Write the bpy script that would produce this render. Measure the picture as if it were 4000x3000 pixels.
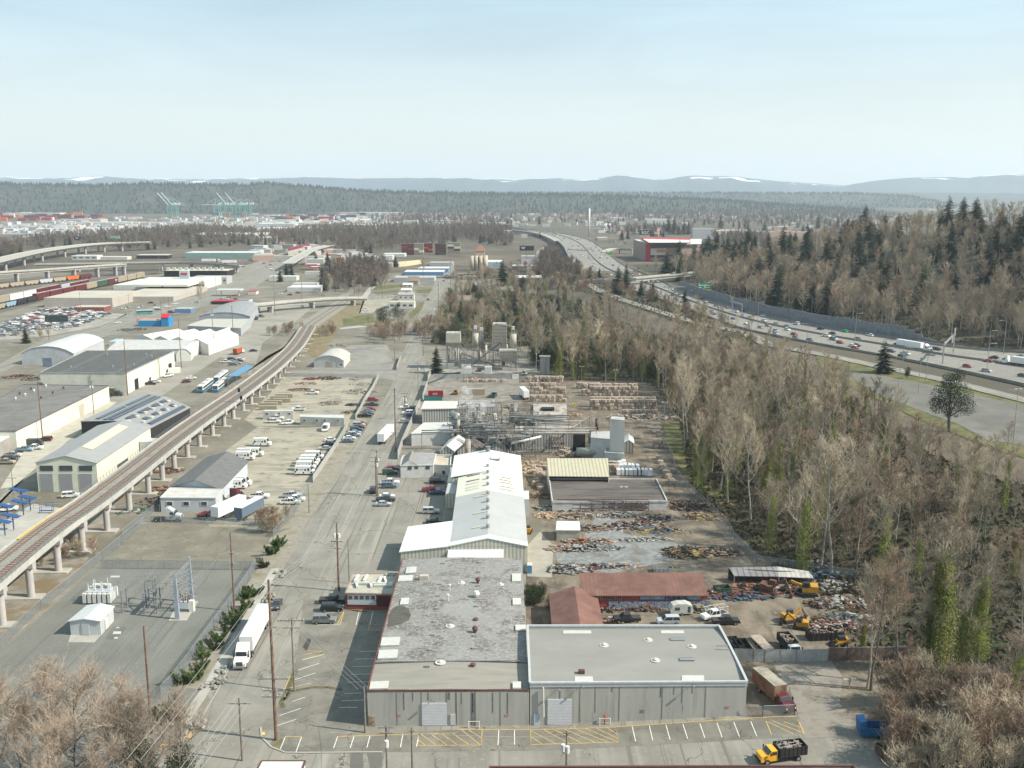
import bpy,bmesh,math,random
rd_=getattr(math,'radians')
from math import sin,cos,pi,atan,sqrt,exp,floor,hypot,atan2
import mathutils
from mathutils import noise
V3=getattr(mathutils,'Vector')
R=random.Random(7)
sc=bpy.context.scene
def _I(n,k,v):n.inputs[k].default_value=v
rg=range;tp=tuple;en_=enumerate;random.Random.un=random.Random.uniform
for o in list(bpy.data.objects):bpy.data.objects.remove(o)
COL=sc.collection
FP,HC=3850.0,89.5
TH=atan(740/FP)
cd=bpy.data.cameras.new('camera');cam=bpy.data.objects.new('camera',cd);COL.objects.link(cam)
cam.location=(0,0,HC);cam.rotation_euler=(pi/2-TH,0,0)
cd.sensor_width=36;cd.lens=36*FP/4000;cd.clip_start=1;cd.clip_end=90000
sc.camera=cam
SUN_EL,SUN_AZ=rd_(41),rd_(-13)
sdir=V3((cos(SUN_EL)*cos(SUN_AZ),cos(SUN_EL)*sin(SUN_AZ),sin(SUN_EL)))
w=bpy.data.worlds.new('World');sc.world=w;w.use_nodes=True
nt=w.node_tree;nt.nodes.clear()
wo=nt.nodes.new('ShaderNodeOutputWorld');bg=nt.nodes.new('ShaderNodeBackground');_I(bg,1,0.0605)
sky=nt.nodes.new('ShaderNodeTexSky');sky.sky_type='NISHITA';sky.sun_disc=False
sky.sun_elevation=SUN_EL;sky.sun_rotation=pi/2-SUN_AZ;sky.altitude=50;sky.air_density=1.0;sky.dust_density=.9;sky.ozone_density=1.3
tc=nt.nodes.new('ShaderNodeTexCoord');mp=nt.nodes.new('ShaderNodeMapping');_I(mp,'Scale',(1.2,1.2,9))
_I(mp,'Rotation',(0,rd_(7),0))
nz=nt.nodes.new('ShaderNodeTexNoise');_I(nz,'Scale',2.2);_I(nz,'Detail',7);_I(nz,'Roughness',.55);_I(nz,'Distortion',.6)
rp=nt.nodes.new('ShaderNodeMapRange');_I(rp,'From Min',.32);_I(rp,'From Max',.75);_I(rp,'To Min',.45);_I(rp,'To Max',.72)
mx=nt.nodes.new('ShaderNodeMix');mx.data_type='RGBA';_I(mx,7,(8.0,10.9,12.2,1))
L=nt.links
L.new(tc.outputs['Generated'],mp.inputs[0]);L.new(mp.outputs[0],nz.inputs['Vector']);L.new(nz.outputs[0],rp.inputs[0])
L.new(rp.outputs[0],mx.inputs[0]);
L.new(sky.outputs[0],mx.inputs[6])
sxz=nt.nodes.new('ShaderNodeSeparateXYZ');L.new(tc.outputs['Generated'],sxz.inputs[0]);rh=nt.nodes.new('ShaderNodeMapRange');rh.interpolation_type='SMOOTHSTEP';_I(rh,'From Min',-.02);_I(rh,'From Max',.2);_I(rh,'To Min',.85);_I(rh,'To Max',0);L.new(sxz.outputs[2],rh.inputs[0])
m3=nt.nodes.new('ShaderNodeMix');m3.data_type='RGBA';_I(m3,7,(10.7,10.6,9.3,1));L.new(rh.outputs[0],m3.inputs[0]);L.new(mx.outputs[2],m3.inputs[6]);L.new(m3.outputs[2],bg.inputs[0]);L.new(bg.outputs[0],wo.inputs[0])
sd=bpy.data.lights.new('sun','SUN');sd.energy=4.8;sd.angle=rd_(.5);sd.color=(1,.925,.79)
so=bpy.data.objects.new('sun',sd);COL.objects.link(so);so.rotation_euler=(-sdir).to_track_quat('-Z','Y').to_euler()
vs=sc.view_settings;vs.view_transform='Standard';vs.look='None';vs.gamma=1;vs.exposure=0.68;vs.use_curve_mapping=False
sc.render.engine='CYCLES'
sc.cycles.max_bounces=5;sc.cycles.diffuse_bounces=3;sc.cycles.volume_bounces=1
TL=dict(A=(0,640,2.212),B=(1000,640,2.212),C=(2000,640,2.212),D=(3000,640,2.212),E=(0,1350,2.212),F=(1000,1350,2.212),G=(2000,1350,2.212),H=(3000,1350,2.212),I=(0,2050,1.7467),J=(1000,2100,1.843),K=(2000,2100,1.843),L=(2900,2100,1.8436),M=(1350,2050,2.07375),P=(0,0,1),O=(0,0,.553))
def ss(a,b,x):
 t=max(0.,min(1.,(x-a)/(b-a)));return t*t*(3-2*t)
HB=[(300,490),(400,385),(492,280),(512,257),(542,234),(580,212),(632,190),(691,174),(765,161),(877,153),(993,148),(1300,144),(3000,130)]
def hb_(Y):
 for(a,p),(b,q)in zip(HB,HB[1:]):
  if Y<b:return p+(q-p)*(Y-a)/(b-a)
 return 130
def HT(X,Y):
 """terrain height: flat valley, plateau with the freeway on the right, wooded hill beyond it"""
 h=0.
 a=74-50*ss(430,900,Y)
 k=1-ss(1000,1500,Y)
 k*=ss(120,240,Y)
 h+=9*k*ss(a,a+46,X)
 h+=max(0,min(1.7,.045*(X-6)))*(1-ss(200,290,Y))*(1-ss(a,a+46,X)*ss(120,240,Y))
 d=(X-hb_(Y))*.85
 if d>0 and Y>250:
  f=(1-ss(820,1350,Y))*ss(300,420,Y)
  h+=58*f*ss(-15,260,d)+3*f*ss(5,40,d)*noise.noise(V3((X*.02,Y*.02,0)))
 return h
def ray(t,x,y):
 ox,oy,s=TL[t];px=ox+x/s;py=oy+y/s
 dx=(px-2000)/FP;dv=(py-1500)/FP
 return V3((dx,cos(TH)-dv*sin(TH),-sin(TH)-dv*cos(TH)))
def G(t,x,y,z=None):
 r=ray(t,x,y)
 if z is not None:
  k=(z-HC)/r.z;return V3((r.x*k,r.y*k,z))
 k=-HC/min(r.z,-.004);z=0
 for _ in rg(14):
  P=r*k;z2=HT(P.x,P.y);z=.5*z+.5*z2;k=(z-HC)/min(r.z,-.004)
 return V3((r.x*k,r.y*k,z))
def ZT(P,t,x,y):
 """height of the pixel above the ground point P (same distance)"""
 r=ray(t,x,y);return HC+r.z*(P.y/r.y)
def W(t,x,y,P,Q,off=0.):
 """point where the pixel's ray meets the upright plane through P and Q (off metres towards the camera)"""
 r=ray(t,x,y);n=V3((Q.y-P.y,P.x-Q.x,0)).normalized()
 if n.y>0:n=-n
 k=(n.x*P.x+n.y*P.y+off)/(n.x*r.x+n.y*r.y);q=r*k;q.z+=HC;return q
MATS={}
def M(name,c=0,rough=.85,var=.12,scale=.35,metal=0.,c2=None,s2=.1,t2=.55,w2=.08,bump=0.,bs=2.,stripe=None,objcol=False,aniso=None,spec=.3,c3=None,s3=1.5,t3=.6,trk=None,crack=None):
 if name in MATS:return MATS[name]
 m=bpy.data.materials.new(name);m.use_nodes=True;n=m.node_tree;b=n.nodes['Principled BSDF'];MATS[name]=m
 _I(b,'Roughness',rough);_I(b,'Metallic',metal)
 _I(b,'Specular IOR Level',spec)
 geo=n.nodes.new('ShaderNodeNewGeometry');vec=geo.outputs['Position']
 if aniso:
  mp=n.nodes.new('ShaderNodeVectorMath');mp.operation='MULTIPLY';_I(mp,1,aniso);n.links.new(vec,mp.inputs[0]);vec=mp.outputs[0]
 def nz(s,d=5,rr=.6):
  t=n.nodes.new('ShaderNodeTexNoise');_I(t,'Scale',s);_I(t,'Detail',d);_I(t,'Roughness',rr)
  n.links.new(vec,t.inputs['Vector']);return t.outputs[0]
 def mix(fac,a,bb):
  x=n.nodes.new('ShaderNodeMix');x.data_type='RGBA'
  n.links.new(fac,x.inputs[0])
  for i,q in((6,a),(7,bb)):
   if isinstance(q,tp):x.inputs[i].default_value=(*q,1)
   else:n.links.new(q,x.inputs[i])
  return x.outputs[2]
 def rng(o,lo,hi):
  r=n.nodes.new('ShaderNodeMapRange');_I(r,'From Min',lo);_I(r,'From Max',hi);n.links.new(o,r.inputs[0]);return r.outputs[0]
 lo=tp(max(0,q*(1-var*1.6))for q in c);hi=tp(q*(1+var*1.6)for q in c)
 if objcol:
  oi=n.nodes.new('ShaderNodeObjectInfo');col=oi.outputs['Color']
 else:
  col=mix(rng(nz(scale),.3,.7),lo,hi)if var else c
  if var and isinstance(col,tp):pass
 if c2:col=mix(rng(nz(s2,6,.65),t2-w2,t2+w2),col,c2)
 if c3:col=mix(rng(nz(s3,4,.7),t3-.05,t3+.05),col,c3)
 def sub(v3,s_):
  q=n.nodes.new('ShaderNodeVectorMath');q.operation='MULTIPLY';_I(q,1,v3);n.links.new(geo.outputs['Position'],q.inputs[0]);t=n.nodes.new('ShaderNodeTexNoise');_I(t,'Scale',s_);_I(t,'Detail',4);_I(t,'Distortion',.4);n.links.new(q.outputs[0],t.inputs['Vector']);return t.outputs[0]
 if trk:col=mix(rng(sub(trk[0],1.),.52,.72),col,trk[1]);col=mix(rng(sub((trk[0][0]*2.7,trk[0][1]*.7,1),1.),.60,.66),col,trk[2])
 if crack:
  vq=n.nodes.new('ShaderNodeTexVoronoi');vq.feature='DISTANCE_TO_EDGE';_I(vq,'Scale',crack[0]);wv=n.nodes.new('ShaderNodeVectorMath');wv.operation='ADD';nn=n.nodes.new('ShaderNodeTexNoise');_I(nn,'Scale',.3);_I(nn,'Detail',4);sm=n.nodes.new('ShaderNodeVectorMath');sm.operation='SCALE';_I(sm,3,6)
  n.links.new(geo.outputs['Position'],nn.inputs['Vector']);n.links.new(nn.outputs[1],sm.inputs[0]);n.links.new(sm.outputs[0],wv.inputs[1]);n.links.new(geo.outputs['Position'],wv.inputs[0]);n.links.new(wv.outputs[0],vq.inputs['Vector']);lt=n.nodes.new('ShaderNodeMath');lt.operation='LESS_THAN';_I(lt,1,crack[1]);n.links.new(vq.outputs[0],lt.inputs[0]);col=mix(lt.outputs[0],col,crack[2])
 if stripe:  # flat colour bands; on corrugated sheet they paint in the rib shade
  ax,per,sc_,wid=stripe
  d=n.nodes.new('ShaderNodeVectorMath');d.operation='DOT_PRODUCT';_I(d,1,ax);n.links.new(geo.outputs['Position'],d.inputs[0])
  q=n.nodes.new('ShaderNodeMath');q.operation='DIVIDE';_I(q,1,per);n.links.new(d.outputs['Value'],q.inputs[0])
  q2=n.nodes.new('ShaderNodeMath');q2.operation='FRACT';n.links.new(q.outputs[0],q2.inputs[0])
  q3=n.nodes.new('ShaderNodeMath');q3.operation='LESS_THAN';_I(q3,1,wid);n.links.new(q2.outputs[0],q3.inputs[0])
  col=mix(q3.outputs[0],col,sc_)
 if isinstance(col,tp):b.inputs['Base Color'].default_value=(*col,1)
 else:n.links.new(col,b.inputs['Base Color'])
 if bump:
  bn=n.nodes.new('ShaderNodeBump');_I(bn,'Strength',bump);_I(bn,'Distance',.3)
  n.links.new(nz(bs),bn.inputs['Height']);n.links.new(bn.outputs[0],b.inputs['Normal'])
 return m
class MB:
 def __init__(s):s.v=[];s.f=[]
 def add(s,vs,fs):
  n=len(s.v);s.v+=[tp(q)for q in vs];s.f+=[tp(i+n for i in f)for f in fs];return s
 def box(s,c,d,rz=0.,taper=1.,tx=None):
  x,y,z=d[0]/2,d[1]/2,d[2]/2;ca,sa=cos(rz),sin(rz);tx=taper if tx is None else tx;vs=[]
  for k,(a,b)in((-1,(1,1)),(1,(tx,taper))):
   for i,j in((-1,-1),(1,-1),(1,1),(-1,1)):
    px,py=i*x*a,j*y*b;vs.append((c[0]+px*ca-py*sa,c[1]+px*sa+py*ca,c[2]+k*z))
  return s.add(vs,[(3,2,1,0),(4,5,6,7),(0,1,5,4),(1,2,6,5),(2,3,7,6),(3,0,4,7)])
 def beam(s,p,q,w,h):
  p=V3(p);q=V3(q);d=(q-p).normalized();u=V3((0,0,1))if abs(d.z)<.95 else V3((1,0,0))
  a=d.cross(u).normalized()*(w/2);b=a.cross(d).normalized()*(h/2);vs=[]
  for e in(p,q):vs+=[e-a-b,e+a-b,e+a+b,e-a+b]
  return s.add(vs,[(0,1,2,3),(7,6,5,4),(0,4,5,1),(1,5,6,2),(2,6,7,3),(3,7,4,0)])
 def tube(s,p,q,r0,r1=None,n=6,cap=True):
  r1=r0 if r1 is None else r1;p=V3(p);q=V3(q);d=(q-p)
  if d.length<1e-6:return s
  d.normalize();u=V3((0,0,1))if abs(d.z)<.9 else V3((1,0,0));a=d.cross(u).normalized();b=d.cross(a);vs=[]
  for e,r in((p,r0),(q,r1)):vs+=[e+a*(r*cos(2*pi*i/n))+b*(r*sin(2*pi*i/n))for i in rg(n)]
  fs=[(i,(i+1)%n,n+(i+1)%n,n+i)for i in rg(n)]
  if cap:fs+=[tp(rg(n-1,-1,-1)),tp(rg(n,2*n))]
  return s.add(vs,fs)
 def path(s,pts,r,n=5):
  for a,b in zip(pts,pts[1:]):s.tube(a,b,r,r,n,False)
  return s
 def prism(s,poly,z0,z1):
  n=len(poly);z0s=z0 if isinstance(z0,(list,tp))else[z0]*n;z1s=z1 if isinstance(z1,(list,tp))else[z1]*n
  ar=sum(poly[i][0]*poly[(i+1)%n][1]-poly[(i+1)%n][0]*poly[i][1]for i in rg(n))
  if ar<0:poly=list(poly)[::-1];z0s=z0s[::-1];z1s=z1s[::-1]
  vs=[(p[0],p[1],z)for p,z in zip(poly,z0s)]+[(p[0],p[1],z)for p,z in zip(poly,z1s)]
  return s.add(vs,[tp(rg(n-1,-1,-1)),tp(rg(n,2*n))]+[(i,(i+1)%n,n+(i+1)%n,n+i)for i in rg(n)])
 def ext(s,prof,y0,y1,axis='y'):
  """profile in (x,z) extruded from y0 to y1"""
  n=len(prof);vs=[(p[0],y0,p[1])for p in prof]+[(p[0],y1,p[1])for p in prof]
  return s.add(vs,[tp(rg(n)),tp(rg(2*n-1,n-1,-1))]+[((i+1)%n,i,n+i,n+(i+1)%n)for i in rg(n)])
 def slab(s,a,b,c,d,t):
  """four points (any order round) with thickness t downwards along z"""
  vs=[V3(q)for q in(a,b,c,d)];lo=[q-V3((0,0,t))for q in vs]
  return s.add(vs+lo,[(0,1,2,3),(7,6,5,4),(0,4,5,1),(1,5,6,2),(2,6,7,3),(3,7,4,0)])
 def ball(s,c,r,sx=1,sy=1,sz=1,n=8,m=5):
  vs=[(c[0],c[1],c[2]-r*sz)]
  for j in rg(1,m):
   a=-pi/2+pi*j/m
   vs+=[(c[0]+r*sx*cos(a)*cos(2*pi*i/n),c[1]+r*sy*cos(a)*sin(2*pi*i/n),c[2]+r*sz*sin(a))for i in rg(n)]
  vs.append((c[0],c[1],c[2]+r*sz));fs=[(0,1+(i+1)%n,1+i)for i in rg(n)]
  for j in rg(m-2):fs+=[(1+j*n+i,1+j*n+(i+1)%n,1+(j+1)*n+(i+1)%n,1+(j+1)*n+i)for i in rg(n)]
  t=len(vs)-1;fs+=[(t,1+(m-2)*n+i,1+(m-2)*n+(i+1)%n)for i in rg(n)]
  return s.add(vs,fs)
 def bd(s,name,mat,parent=None,org=None,smooth=False,lb_=None):
  me=bpy.data.meshes.new(name)
  vs=s.v
  if org is None and parent is not None and parent.get('_o'):org=parent.location
  if org is not None:ox,oy,oz=org[0],org[1],org[2];vs=[(a-ox,b-oy,c-oz)for a,b,c in vs]
  me.from_pydata(vs,[],s.f);me.materials.append(mat)
  if smooth:me.polygons.foreach_set('use_smooth',[True]*len(me.polygons))
  me.update();o=bpy.data.objects.new(name,me);COL.objects.link(o)
  if parent is not None:o.parent=parent
  elif org is not None:o.location=org
  if lb_:o['label']=lb_
  return o
def fx(o):
 bm=bmesh.new();bm.from_mesh(o.data);bmesh.ops.recalc_face_normals(bm,faces=bm.faces);bm.to_mesh(o.data);bm.free();return o
def tag(o,lb_,cat,gp_=None,kind=None):
 if lb_:o['label']=lb_
 if cat:o['category']=cat
 if gp_:o['group']=gp_
 if kind:o['kind']=kind
 return o
def TG(name,lb_,cat,loc=(0,0,0),rz=0.,gp_=None,world=True):
 """Empty at the thing's base; world=True: parts are given in world coordinates"""
 o=bpy.data.objects.new(name,None);COL.objects.link(o);o.location=loc;o.rotation_euler=(0,0,rz);o.empty_display_size=.2
 if world:o['_o']=1
 return tag(o,lb_,cat,gp_)
CH={}
def kids(o):
 if o.name not in CH:CH[o.name]=[c for c in bpy.data.objects if c.parent==o]
 return CH[o.name]
def dup(root,loc,rz=0.,lb_=None,gp_=None,color=None,scale=1.):
 r=root.copy();COL.objects.link(r);r.location=loc;r.rotation_euler=(0,0,rz)
 r.scale=(scale,scale,scale)if not isinstance(scale,tp)else scale
 if lb_:r['label']=lb_
 if gp_:r['group']=gp_
 if color:r.color=(*color,1)
 for c in kids(root):
  q=c.copy();COL.objects.link(q);q.parent=r
  if color:q.color=(*color,1)
  for g in kids(c):
   d=g.copy();COL.objects.link(d);d.parent=q
   if color:d.color=(*color,1)
 return r
XS=sorted(set([-9000,-6000,-4000,-2500,-1500,-900,-500,-200]+list(rg(-100,420,8))+[500,600,700,850,1100,1500,2200,3500,6000,9000]))
YS=sorted(set([-400,0,80]+list(rg(120,700,10))+list(rg(700,1600,30))+[1800,2200,3000,4000,6000,9000,14000,20000]))
import bisect
HG={}
def hg(i,j):
 if(i,j)not in HG:HG[(i,j)]=HT(XS[i],YS[j])
 return HG[(i,j)]
def ZG(X,Y):
 i=min(max(bisect.bisect_right(XS,X)-1,0),len(XS)-2);j=min(max(bisect.bisect_right(YS,Y)-1,0),len(YS)-2)
 u=(X-XS[i])/(XS[i+1]-XS[i]);v=(Y-YS[j])/(YS[j+1]-YS[j])
 a=hg(i,j);c=hg(i+1,j+1);return a+(hg(i+1,j)-a)*u+(c-hg(i+1,j))*v if u>=v else a+(hg(i,j+1)-a)*v+(c-hg(i,j+1))*u
def DR(name,pts,mat,dz=.03,kind='structure',parent=None):
 """flat outline laid on the terrain as a sheet dz above it"""
 bm=bmesh.new();bm.faces.new([bm.verts.new((p[0],p[1],0))for p in pts])
 x0=min(p[0]for p in pts);x1=max(p[0]for p in pts);y0=min(p[1]for p in pts);y1=max(p[1]for p in pts)
 if x1>-20 and y1>100:
  for x in XS:
   if x0<x<x1 and x>-60:bmesh.ops.bisect_plane(bm,geom=bm.verts[:]+bm.edges[:]+bm.faces[:],plane_co=(x,0,0),plane_no=(1,0,0))
  for y in YS:
   if y0<y<y1:bmesh.ops.bisect_plane(bm,geom=bm.verts[:]+bm.edges[:]+bm.faces[:],plane_co=(0,y,0),plane_no=(0,1,0))
 bmesh.ops.triangulate(bm,faces=bm.faces)
 for v in bm.verts:v.co.z=ZG(v.co.x,v.co.y)+dz
 for f in bm.faces:
  if f.normal.z<0:f.normal_flip()
 bm.normal_update()
 for f in bm.faces:
  if f.normal.z<0:f.normal_flip()
 me=bpy.data.meshes.new(name);bm.to_mesh(me);bm.free();me.materials.append(mat)
 o=bpy.data.objects.new(name,me);COL.objects.link(o)
 if parent:o.parent=parent
 elif kind:o['kind']=kind
 return o
def gp(t,*xy,z=None):return[G(t,xy[i],xy[i+1],z)for i in rg(0,len(xy),2)]
def RB_(name,pts,wid,mat,dz=.05,kind='structure',parent=None):
 """strip of width wid following a line of ground points"""
 l=[];r=[]
 for i,p in en_(pts):
  a=pts[max(i-1,0)];b=pts[min(i+1,len(pts)-1)];d=V3((b[0]-a[0],b[1]-a[1])).normalized();n=V3((-d.y,d.x))*wid/2
  l.append((p[0]+n.x,p[1]+n.y));r.append((p[0]-n.x,p[1]-n.y))
 return DR(name,l+r[::-1],mat,dz,kind,parent)
TL.update(N=(1500,1500,1.8433),Q=(1650,1150,3.6867),U=(0,1350,4.148),S=(1200,1400,4.424))
# == SETTING
def terrain():
 nx,ny=len(XS),len(YS);vs=[];fs=[]
 for j in rg(ny):
  for i in rg(nx):vs.append((XS[i],YS[j],hg(i,j)))
 for j in rg(ny-1):
  for i in rg(nx-1):a=j*nx+i;fs+=[(a,a+1,a+nx+1),(a,a+nx+1,a+nx)]
 mb=MB();mb.add(vs,fs)
 m=M('earth',(.115,.095,.07),.95,.3,.02,c2=(.085,.075,.055),s2=.006,t2=.5,w2=.06,c3=(.18,.16,.13),s3=.012,t3=.66)
 o=mb.bd('ground',m,smooth=True);o['kind']='structure'
terrain()
ASPH=M('asphalt',(.215,.205,.178),.9,.10,.12,c2=(.175,.165,.142),s2=.05,t2=.58,w2=.12,c3=(.26,.245,.205),s3=.9,t3=.62,trk=((.45,.018,1),(.28,.265,.225),(.15,.14,.12)),crack=(.055,.004,(.10,.095,.08)))
ASPH2=M('asphalt_dark',(.145,.14,.122),.9,.12,.15,c2=(.115,.11,.10),s2=.07,t2=.58,w2=.12,crack=(.09,.004,(.07,.07,.06)))
CONC=M('concrete',(.36,.345,.31),.9,.10,.3,c2=(.26,.25,.23),s2=.15,t2=.62,w2=.1)
GRAV=M('gravel',(.165,.168,.152),.95,.16,2.5,c2=(.135,.135,.12),s2=.08,t2=.52,w2=.15,c3=(.21,.21,.195),s3=1.6,t3=.64,trk=((.4,.03,1),(.185,.185,.17),(.125,.122,.11)))
LOT=M('old_concrete',(.195,.18,.14),.95,.12,.25,c2=(.145,.132,.105),s2=.12,t2=.5,w2=.12,c3=(.235,.21,.165),s3=.6,t3=.66,crack=(.12,.012,(.12,.11,.09)))
SAND=M('pale_dirt',(.30,.275,.215),.95,.10,.15,c2=(.22,.205,.17),s2=.06,t2=.57,w2=.1,c3=(.17,.16,.13),s3=.12,t3=.62,trk=((.06,.5,1),(.35,.32,.26),(.17,.155,.125)))
DIRT=M('brown_dirt',(.175,.145,.108),.95,.22,.25,c2=(.085,.07,.055),s2=.11,t2=.52,w2=.10,c3=(.29,.255,.21),s3=1.4,t3=.64,trk=((.25,.06,1),(.21,.18,.14),(.10,.085,.065)))
GRASS=M('grass',(.085,.092,.03),.95,.22,.4,c2=(.17,.145,.07),s2=.12,t2=.55,w2=.12)  # grass tone lowered in the colour for shadow on the strip
WEED=M('dry_weeds',(.20,.155,.09),.95,.25,.5,c2=(.10,.10,.045),s2=.2,t2=.55,w2=.1,c3=(.27,.24,.19),s3=.8,t3=.6)
BRAMB=M('shaded_leaf_litter',(.06,.048,.034),.95,.35,.5,c2=(.04,.05,.022),s2=.15,t2=.52,w2=.12,c3=(.09,.07,.05),s3=1.1,t3=.6)  # leaf litter, its colour darkened to hold the shade under the trees
WP=M('white_paint',(.62,.62,.6),.8,.12,1.5);YELP=M('yellow_paint',(.55,.38,.12),.8,.15,1.5)
st_l=gp('I',1100,1500,1290,1420,1420,1180,1560,985,1925,300)+gp('F',405,1560,655,1215,805,960,960,700,1130,420,1190,300)
st_r=gp('F',1480,280,1440,470,1215,960)
DR('street',[V3((-70,138))]+[G('I',500,1659)]+st_l+st_r+gp('F',1700,960,1700,1500)+[V3((60,150))]+[V3((60,138))],ASPH,.03)
DR('street',gp('F',1190,300,1215,215,1255,110)+gp('B',1370,1400,1480,1140,1560,1000,1640,955,1660,900,1690,860,1710,860,1715,900,1720,960,1640,1050,1560,1240,1500,1370,1455,1500)+gp('F',1450,60,1480,280),ASPH,.035)
DR('side_road',gp('F',1190,300,1215,215,560,215,270,215,230,255,700,262,1060,270),M('road_worn',(.22,.21,.19),.9,.1,.2),.03)
DR('town_ground',[(-620,1150),(-150,1150),(20,1150),(20,140),(-80,140),(-260,140)],M('town_ground',(.185,.172,.14),.95,.15,.05,c2=(.13,.12,.09),s2=.03,t2=.55,w2=.1,c3=(.23,.215,.18),s3=.2,t3=.62),.015)
DR('gravel_yard',gp('I',690,265,1735,300,1100,1200,700,1750,-200,1750,-200,1000,0,870),GRAV,.04)
DR('concrete_lot',gp('I',985,5,1240,8,1900,40,1735,300,690,265),LOT,.04)
DR('gravel_lot',gp('F',20,700,250,715,700,700,790,700,500,1170,440,1215,150,1560,-400,1570,-560,1300,-250,900),SAND,.045)
DR('dirt_yard',gp('F',230,262,1060,272,1040,330,870,600,790,690,0,700,-100,640,200,330),SAND,.05)
DR('gravel_lot',gp('F',800,0,1130,-10,1165,60,1180,150,1215,210,470,210),M('lot_grey',(.23,.225,.2),.95,.1,.15,c2=(.17,.165,.15),s2=.05),.04)
walk=gp('I',1180,1400,1330,1150,1470,990,1850,330)
DR('verge',gp('I',1130,1370,1240,1130,1400,830,1760,300,1850,80,1990,20)+gp('F',180,1600,420,1200,500,1180,790,700,850,620,960,640,800,970,650,1220,420,1570)+gp('I',1925,300,1560,1000,1400,1240,1300,1430),M('verge_gravel',(.24,.22,.18),.95,.15,.8,c2=(.15,.14,.08),s2=.2,t2=.6),.06)
RB_('sidewalk',gp('I',1235,1390,1430,1080,1560,860,1880,300),1.9,CONC,.09)
DR('driveway',gp('I',1105,1200,1200,1115,1375,1122,1240,1310),M('driveway_dark',(.17,.16,.14),.9,.1,.4),.10)
for pts in(gp('I',1262,1450,1300,1425,1330,1440,1290,1462),gp('I',1095,1500,1150,1500,1120,1530,1085,1525),gp('I',1785,1417,1810,1417,1808,1440,1783,1440)):
 DR('ramp_pad',pts,YELP,.11)
RB_('kerb',gp('I',1040,1540,1200,1500,1330,1400,1510,1090,1560,985,1700,720),.25,CONC,.13)
RB_('kerb',gp('J',35,1370,40,1440,110,1510,210,1550,320,1552,910,1548),.3,CONC,.15)
DR('grass_patch',gp('J',110,1505,190,1440,195,1475,165,1510,215,1543),GRASS,.07)
DR('road_patch',gp('J',680,1555,770,1550,775,1700,675,1700),ASPH2,.05);DR('road_patch',gp('J',800,1555,910,1550,905,1700,830,1700),ASPH2,.05)
DR('road_patch',gp('J',1290,1548,1497,1548,1495,1590,1288,1590),M('patch_grey',(.21,.2,.18),.9,.1,.4),.05)
DR('parking_lot',gp('J',345,425,650,510,960,520,800,1395,290,1400,20,1380,160,1210,290,880),M('lot_asphalt',(.185,.175,.148),.9,.12,.2,c2=(.135,.128,.11),s2=.12,t2=.55,crack=(.16,.008,(.09,.085,.075))),.05)
DR('parking_lot',gp('J',100,1500,150,1400,800,1410,1450,1385)+gp('K',800,1360,1690,1315,2050,1290,2070,1440,900,1500,0,1535)+gp('J',900,1545,300,1548,210,1545),M('lot_asphalt'),.055)
DR('oil_stain',gp('J',335,790,375,725,400,735,365,820),M('oil',(.055,.05,.042),.7,.3,2),.07)
RB_('weed_strip',gp('J',265,980,235,1090,180,1190,200,1225),.9,M('weed_dark',(.10,.09,.05),.95,.3,1.5),.07)
RB_('weed_strip',gp('J',205,1170,250,1110,400,1080,520,1080,620,1100),.8,M('weed_dark'),.07)
def line(t,pts,mat=None,wd=.14,dz=.09):RB_('parking_line',gp(t,*pts),wd,mat or WP,dz)
for p in((330,885,490,845),(300,958,455,908),(272,1028,428,977),(262,1182,355,1152),(168,1285,322,1232),(150,1358,290,1310),(175,1525,212,1436),(288,1547,328,1438),(558,1520,588,1435),(678,1518,706,1432),(798,1516,822,1425),(1040,1512,1058,1415),(1155,1508,1175,1412),(1742,1498,1748,1390),(635,1125,760,1122),(615,1178,780,1172),(600,1225,730,1225),(655,1045,815,1041),(680,988,835,984),(695,930,850,928),(710,877,865,875),(440,632,605,628),(460,540,620,540),(720,630,742,535),(820,630,842,535),(745,822,870,820)):line('J',p)
for p in((585,1435,1445,1410,1452,1387,1840,1385),(605,628,640,518,840,535,742,537),(585,628,640,520),(210,1436,328,1438),(1175,1412,1165,1500,1622,1498,1628,1388),(1180,1414,1300,1500),(1250,1412,1380,1500),(1330,1411,1455,1500),(1410,1410,1540,1499),(1480,1388,1615,1497),(1530,1388,1628,1450),(1170,1460,1220,1500),(340,845,490,820,490,838,335,880),(360,818,490,822),(240,1085,398,1050),(205,1100,250,990),(808,668,820,628,930,626,905,668,808,668),(590,600,610,600),(598,585,618,584),(602,570,622,568)):line('J',p,YELP)
for p in((865,1362,890,1470),(988,1357,1014,1465),(1108,1352,1138,1458),(1230,1346,1265,1452),(1352,1341,1388,1445),(1475,1336,1512,1440),(1596,1330,1637,1437),(1718,1325,1762,1432),(18,1385,18,1495)):line('K',p)
for p in((0,1386,745,1368,765,1475,135,1492,135,1390),(745,1366,2050,1290),(140,1395,310,1488),(220,1383,405,1484),(290,1381,500,1482),(370,1380,600,1480),(445,1377,690,1477),(520,1375,760,1474),(600,1372,760,1450),(680,1370,760,1420),(135,1435,215,1490)):line('K',p,YELP)
for p in((170,1325,210,1425),(400,1315,445,1415),(185,1330,365,1418),(215,1322,435,1410),(300,1330,420,1370)):line('L',p,YELP)
DR('dirt_yard',gp('K',100,160,260,-40)+gp('G',100,1300,90,900,0,880,0,350,60,250,560,290,850,360,1100,420,1280,560,1290,800,1400,1050,1700,1350,1900,1640)+gp('K',1740,200)+gp('L',380,300,640,470,900,700,1100,900,1000,1200,880,1320,640,1400,440,1420,30,1290)+gp('K',1690,1290,1500,700,100,640),DIRT,.045)
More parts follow.
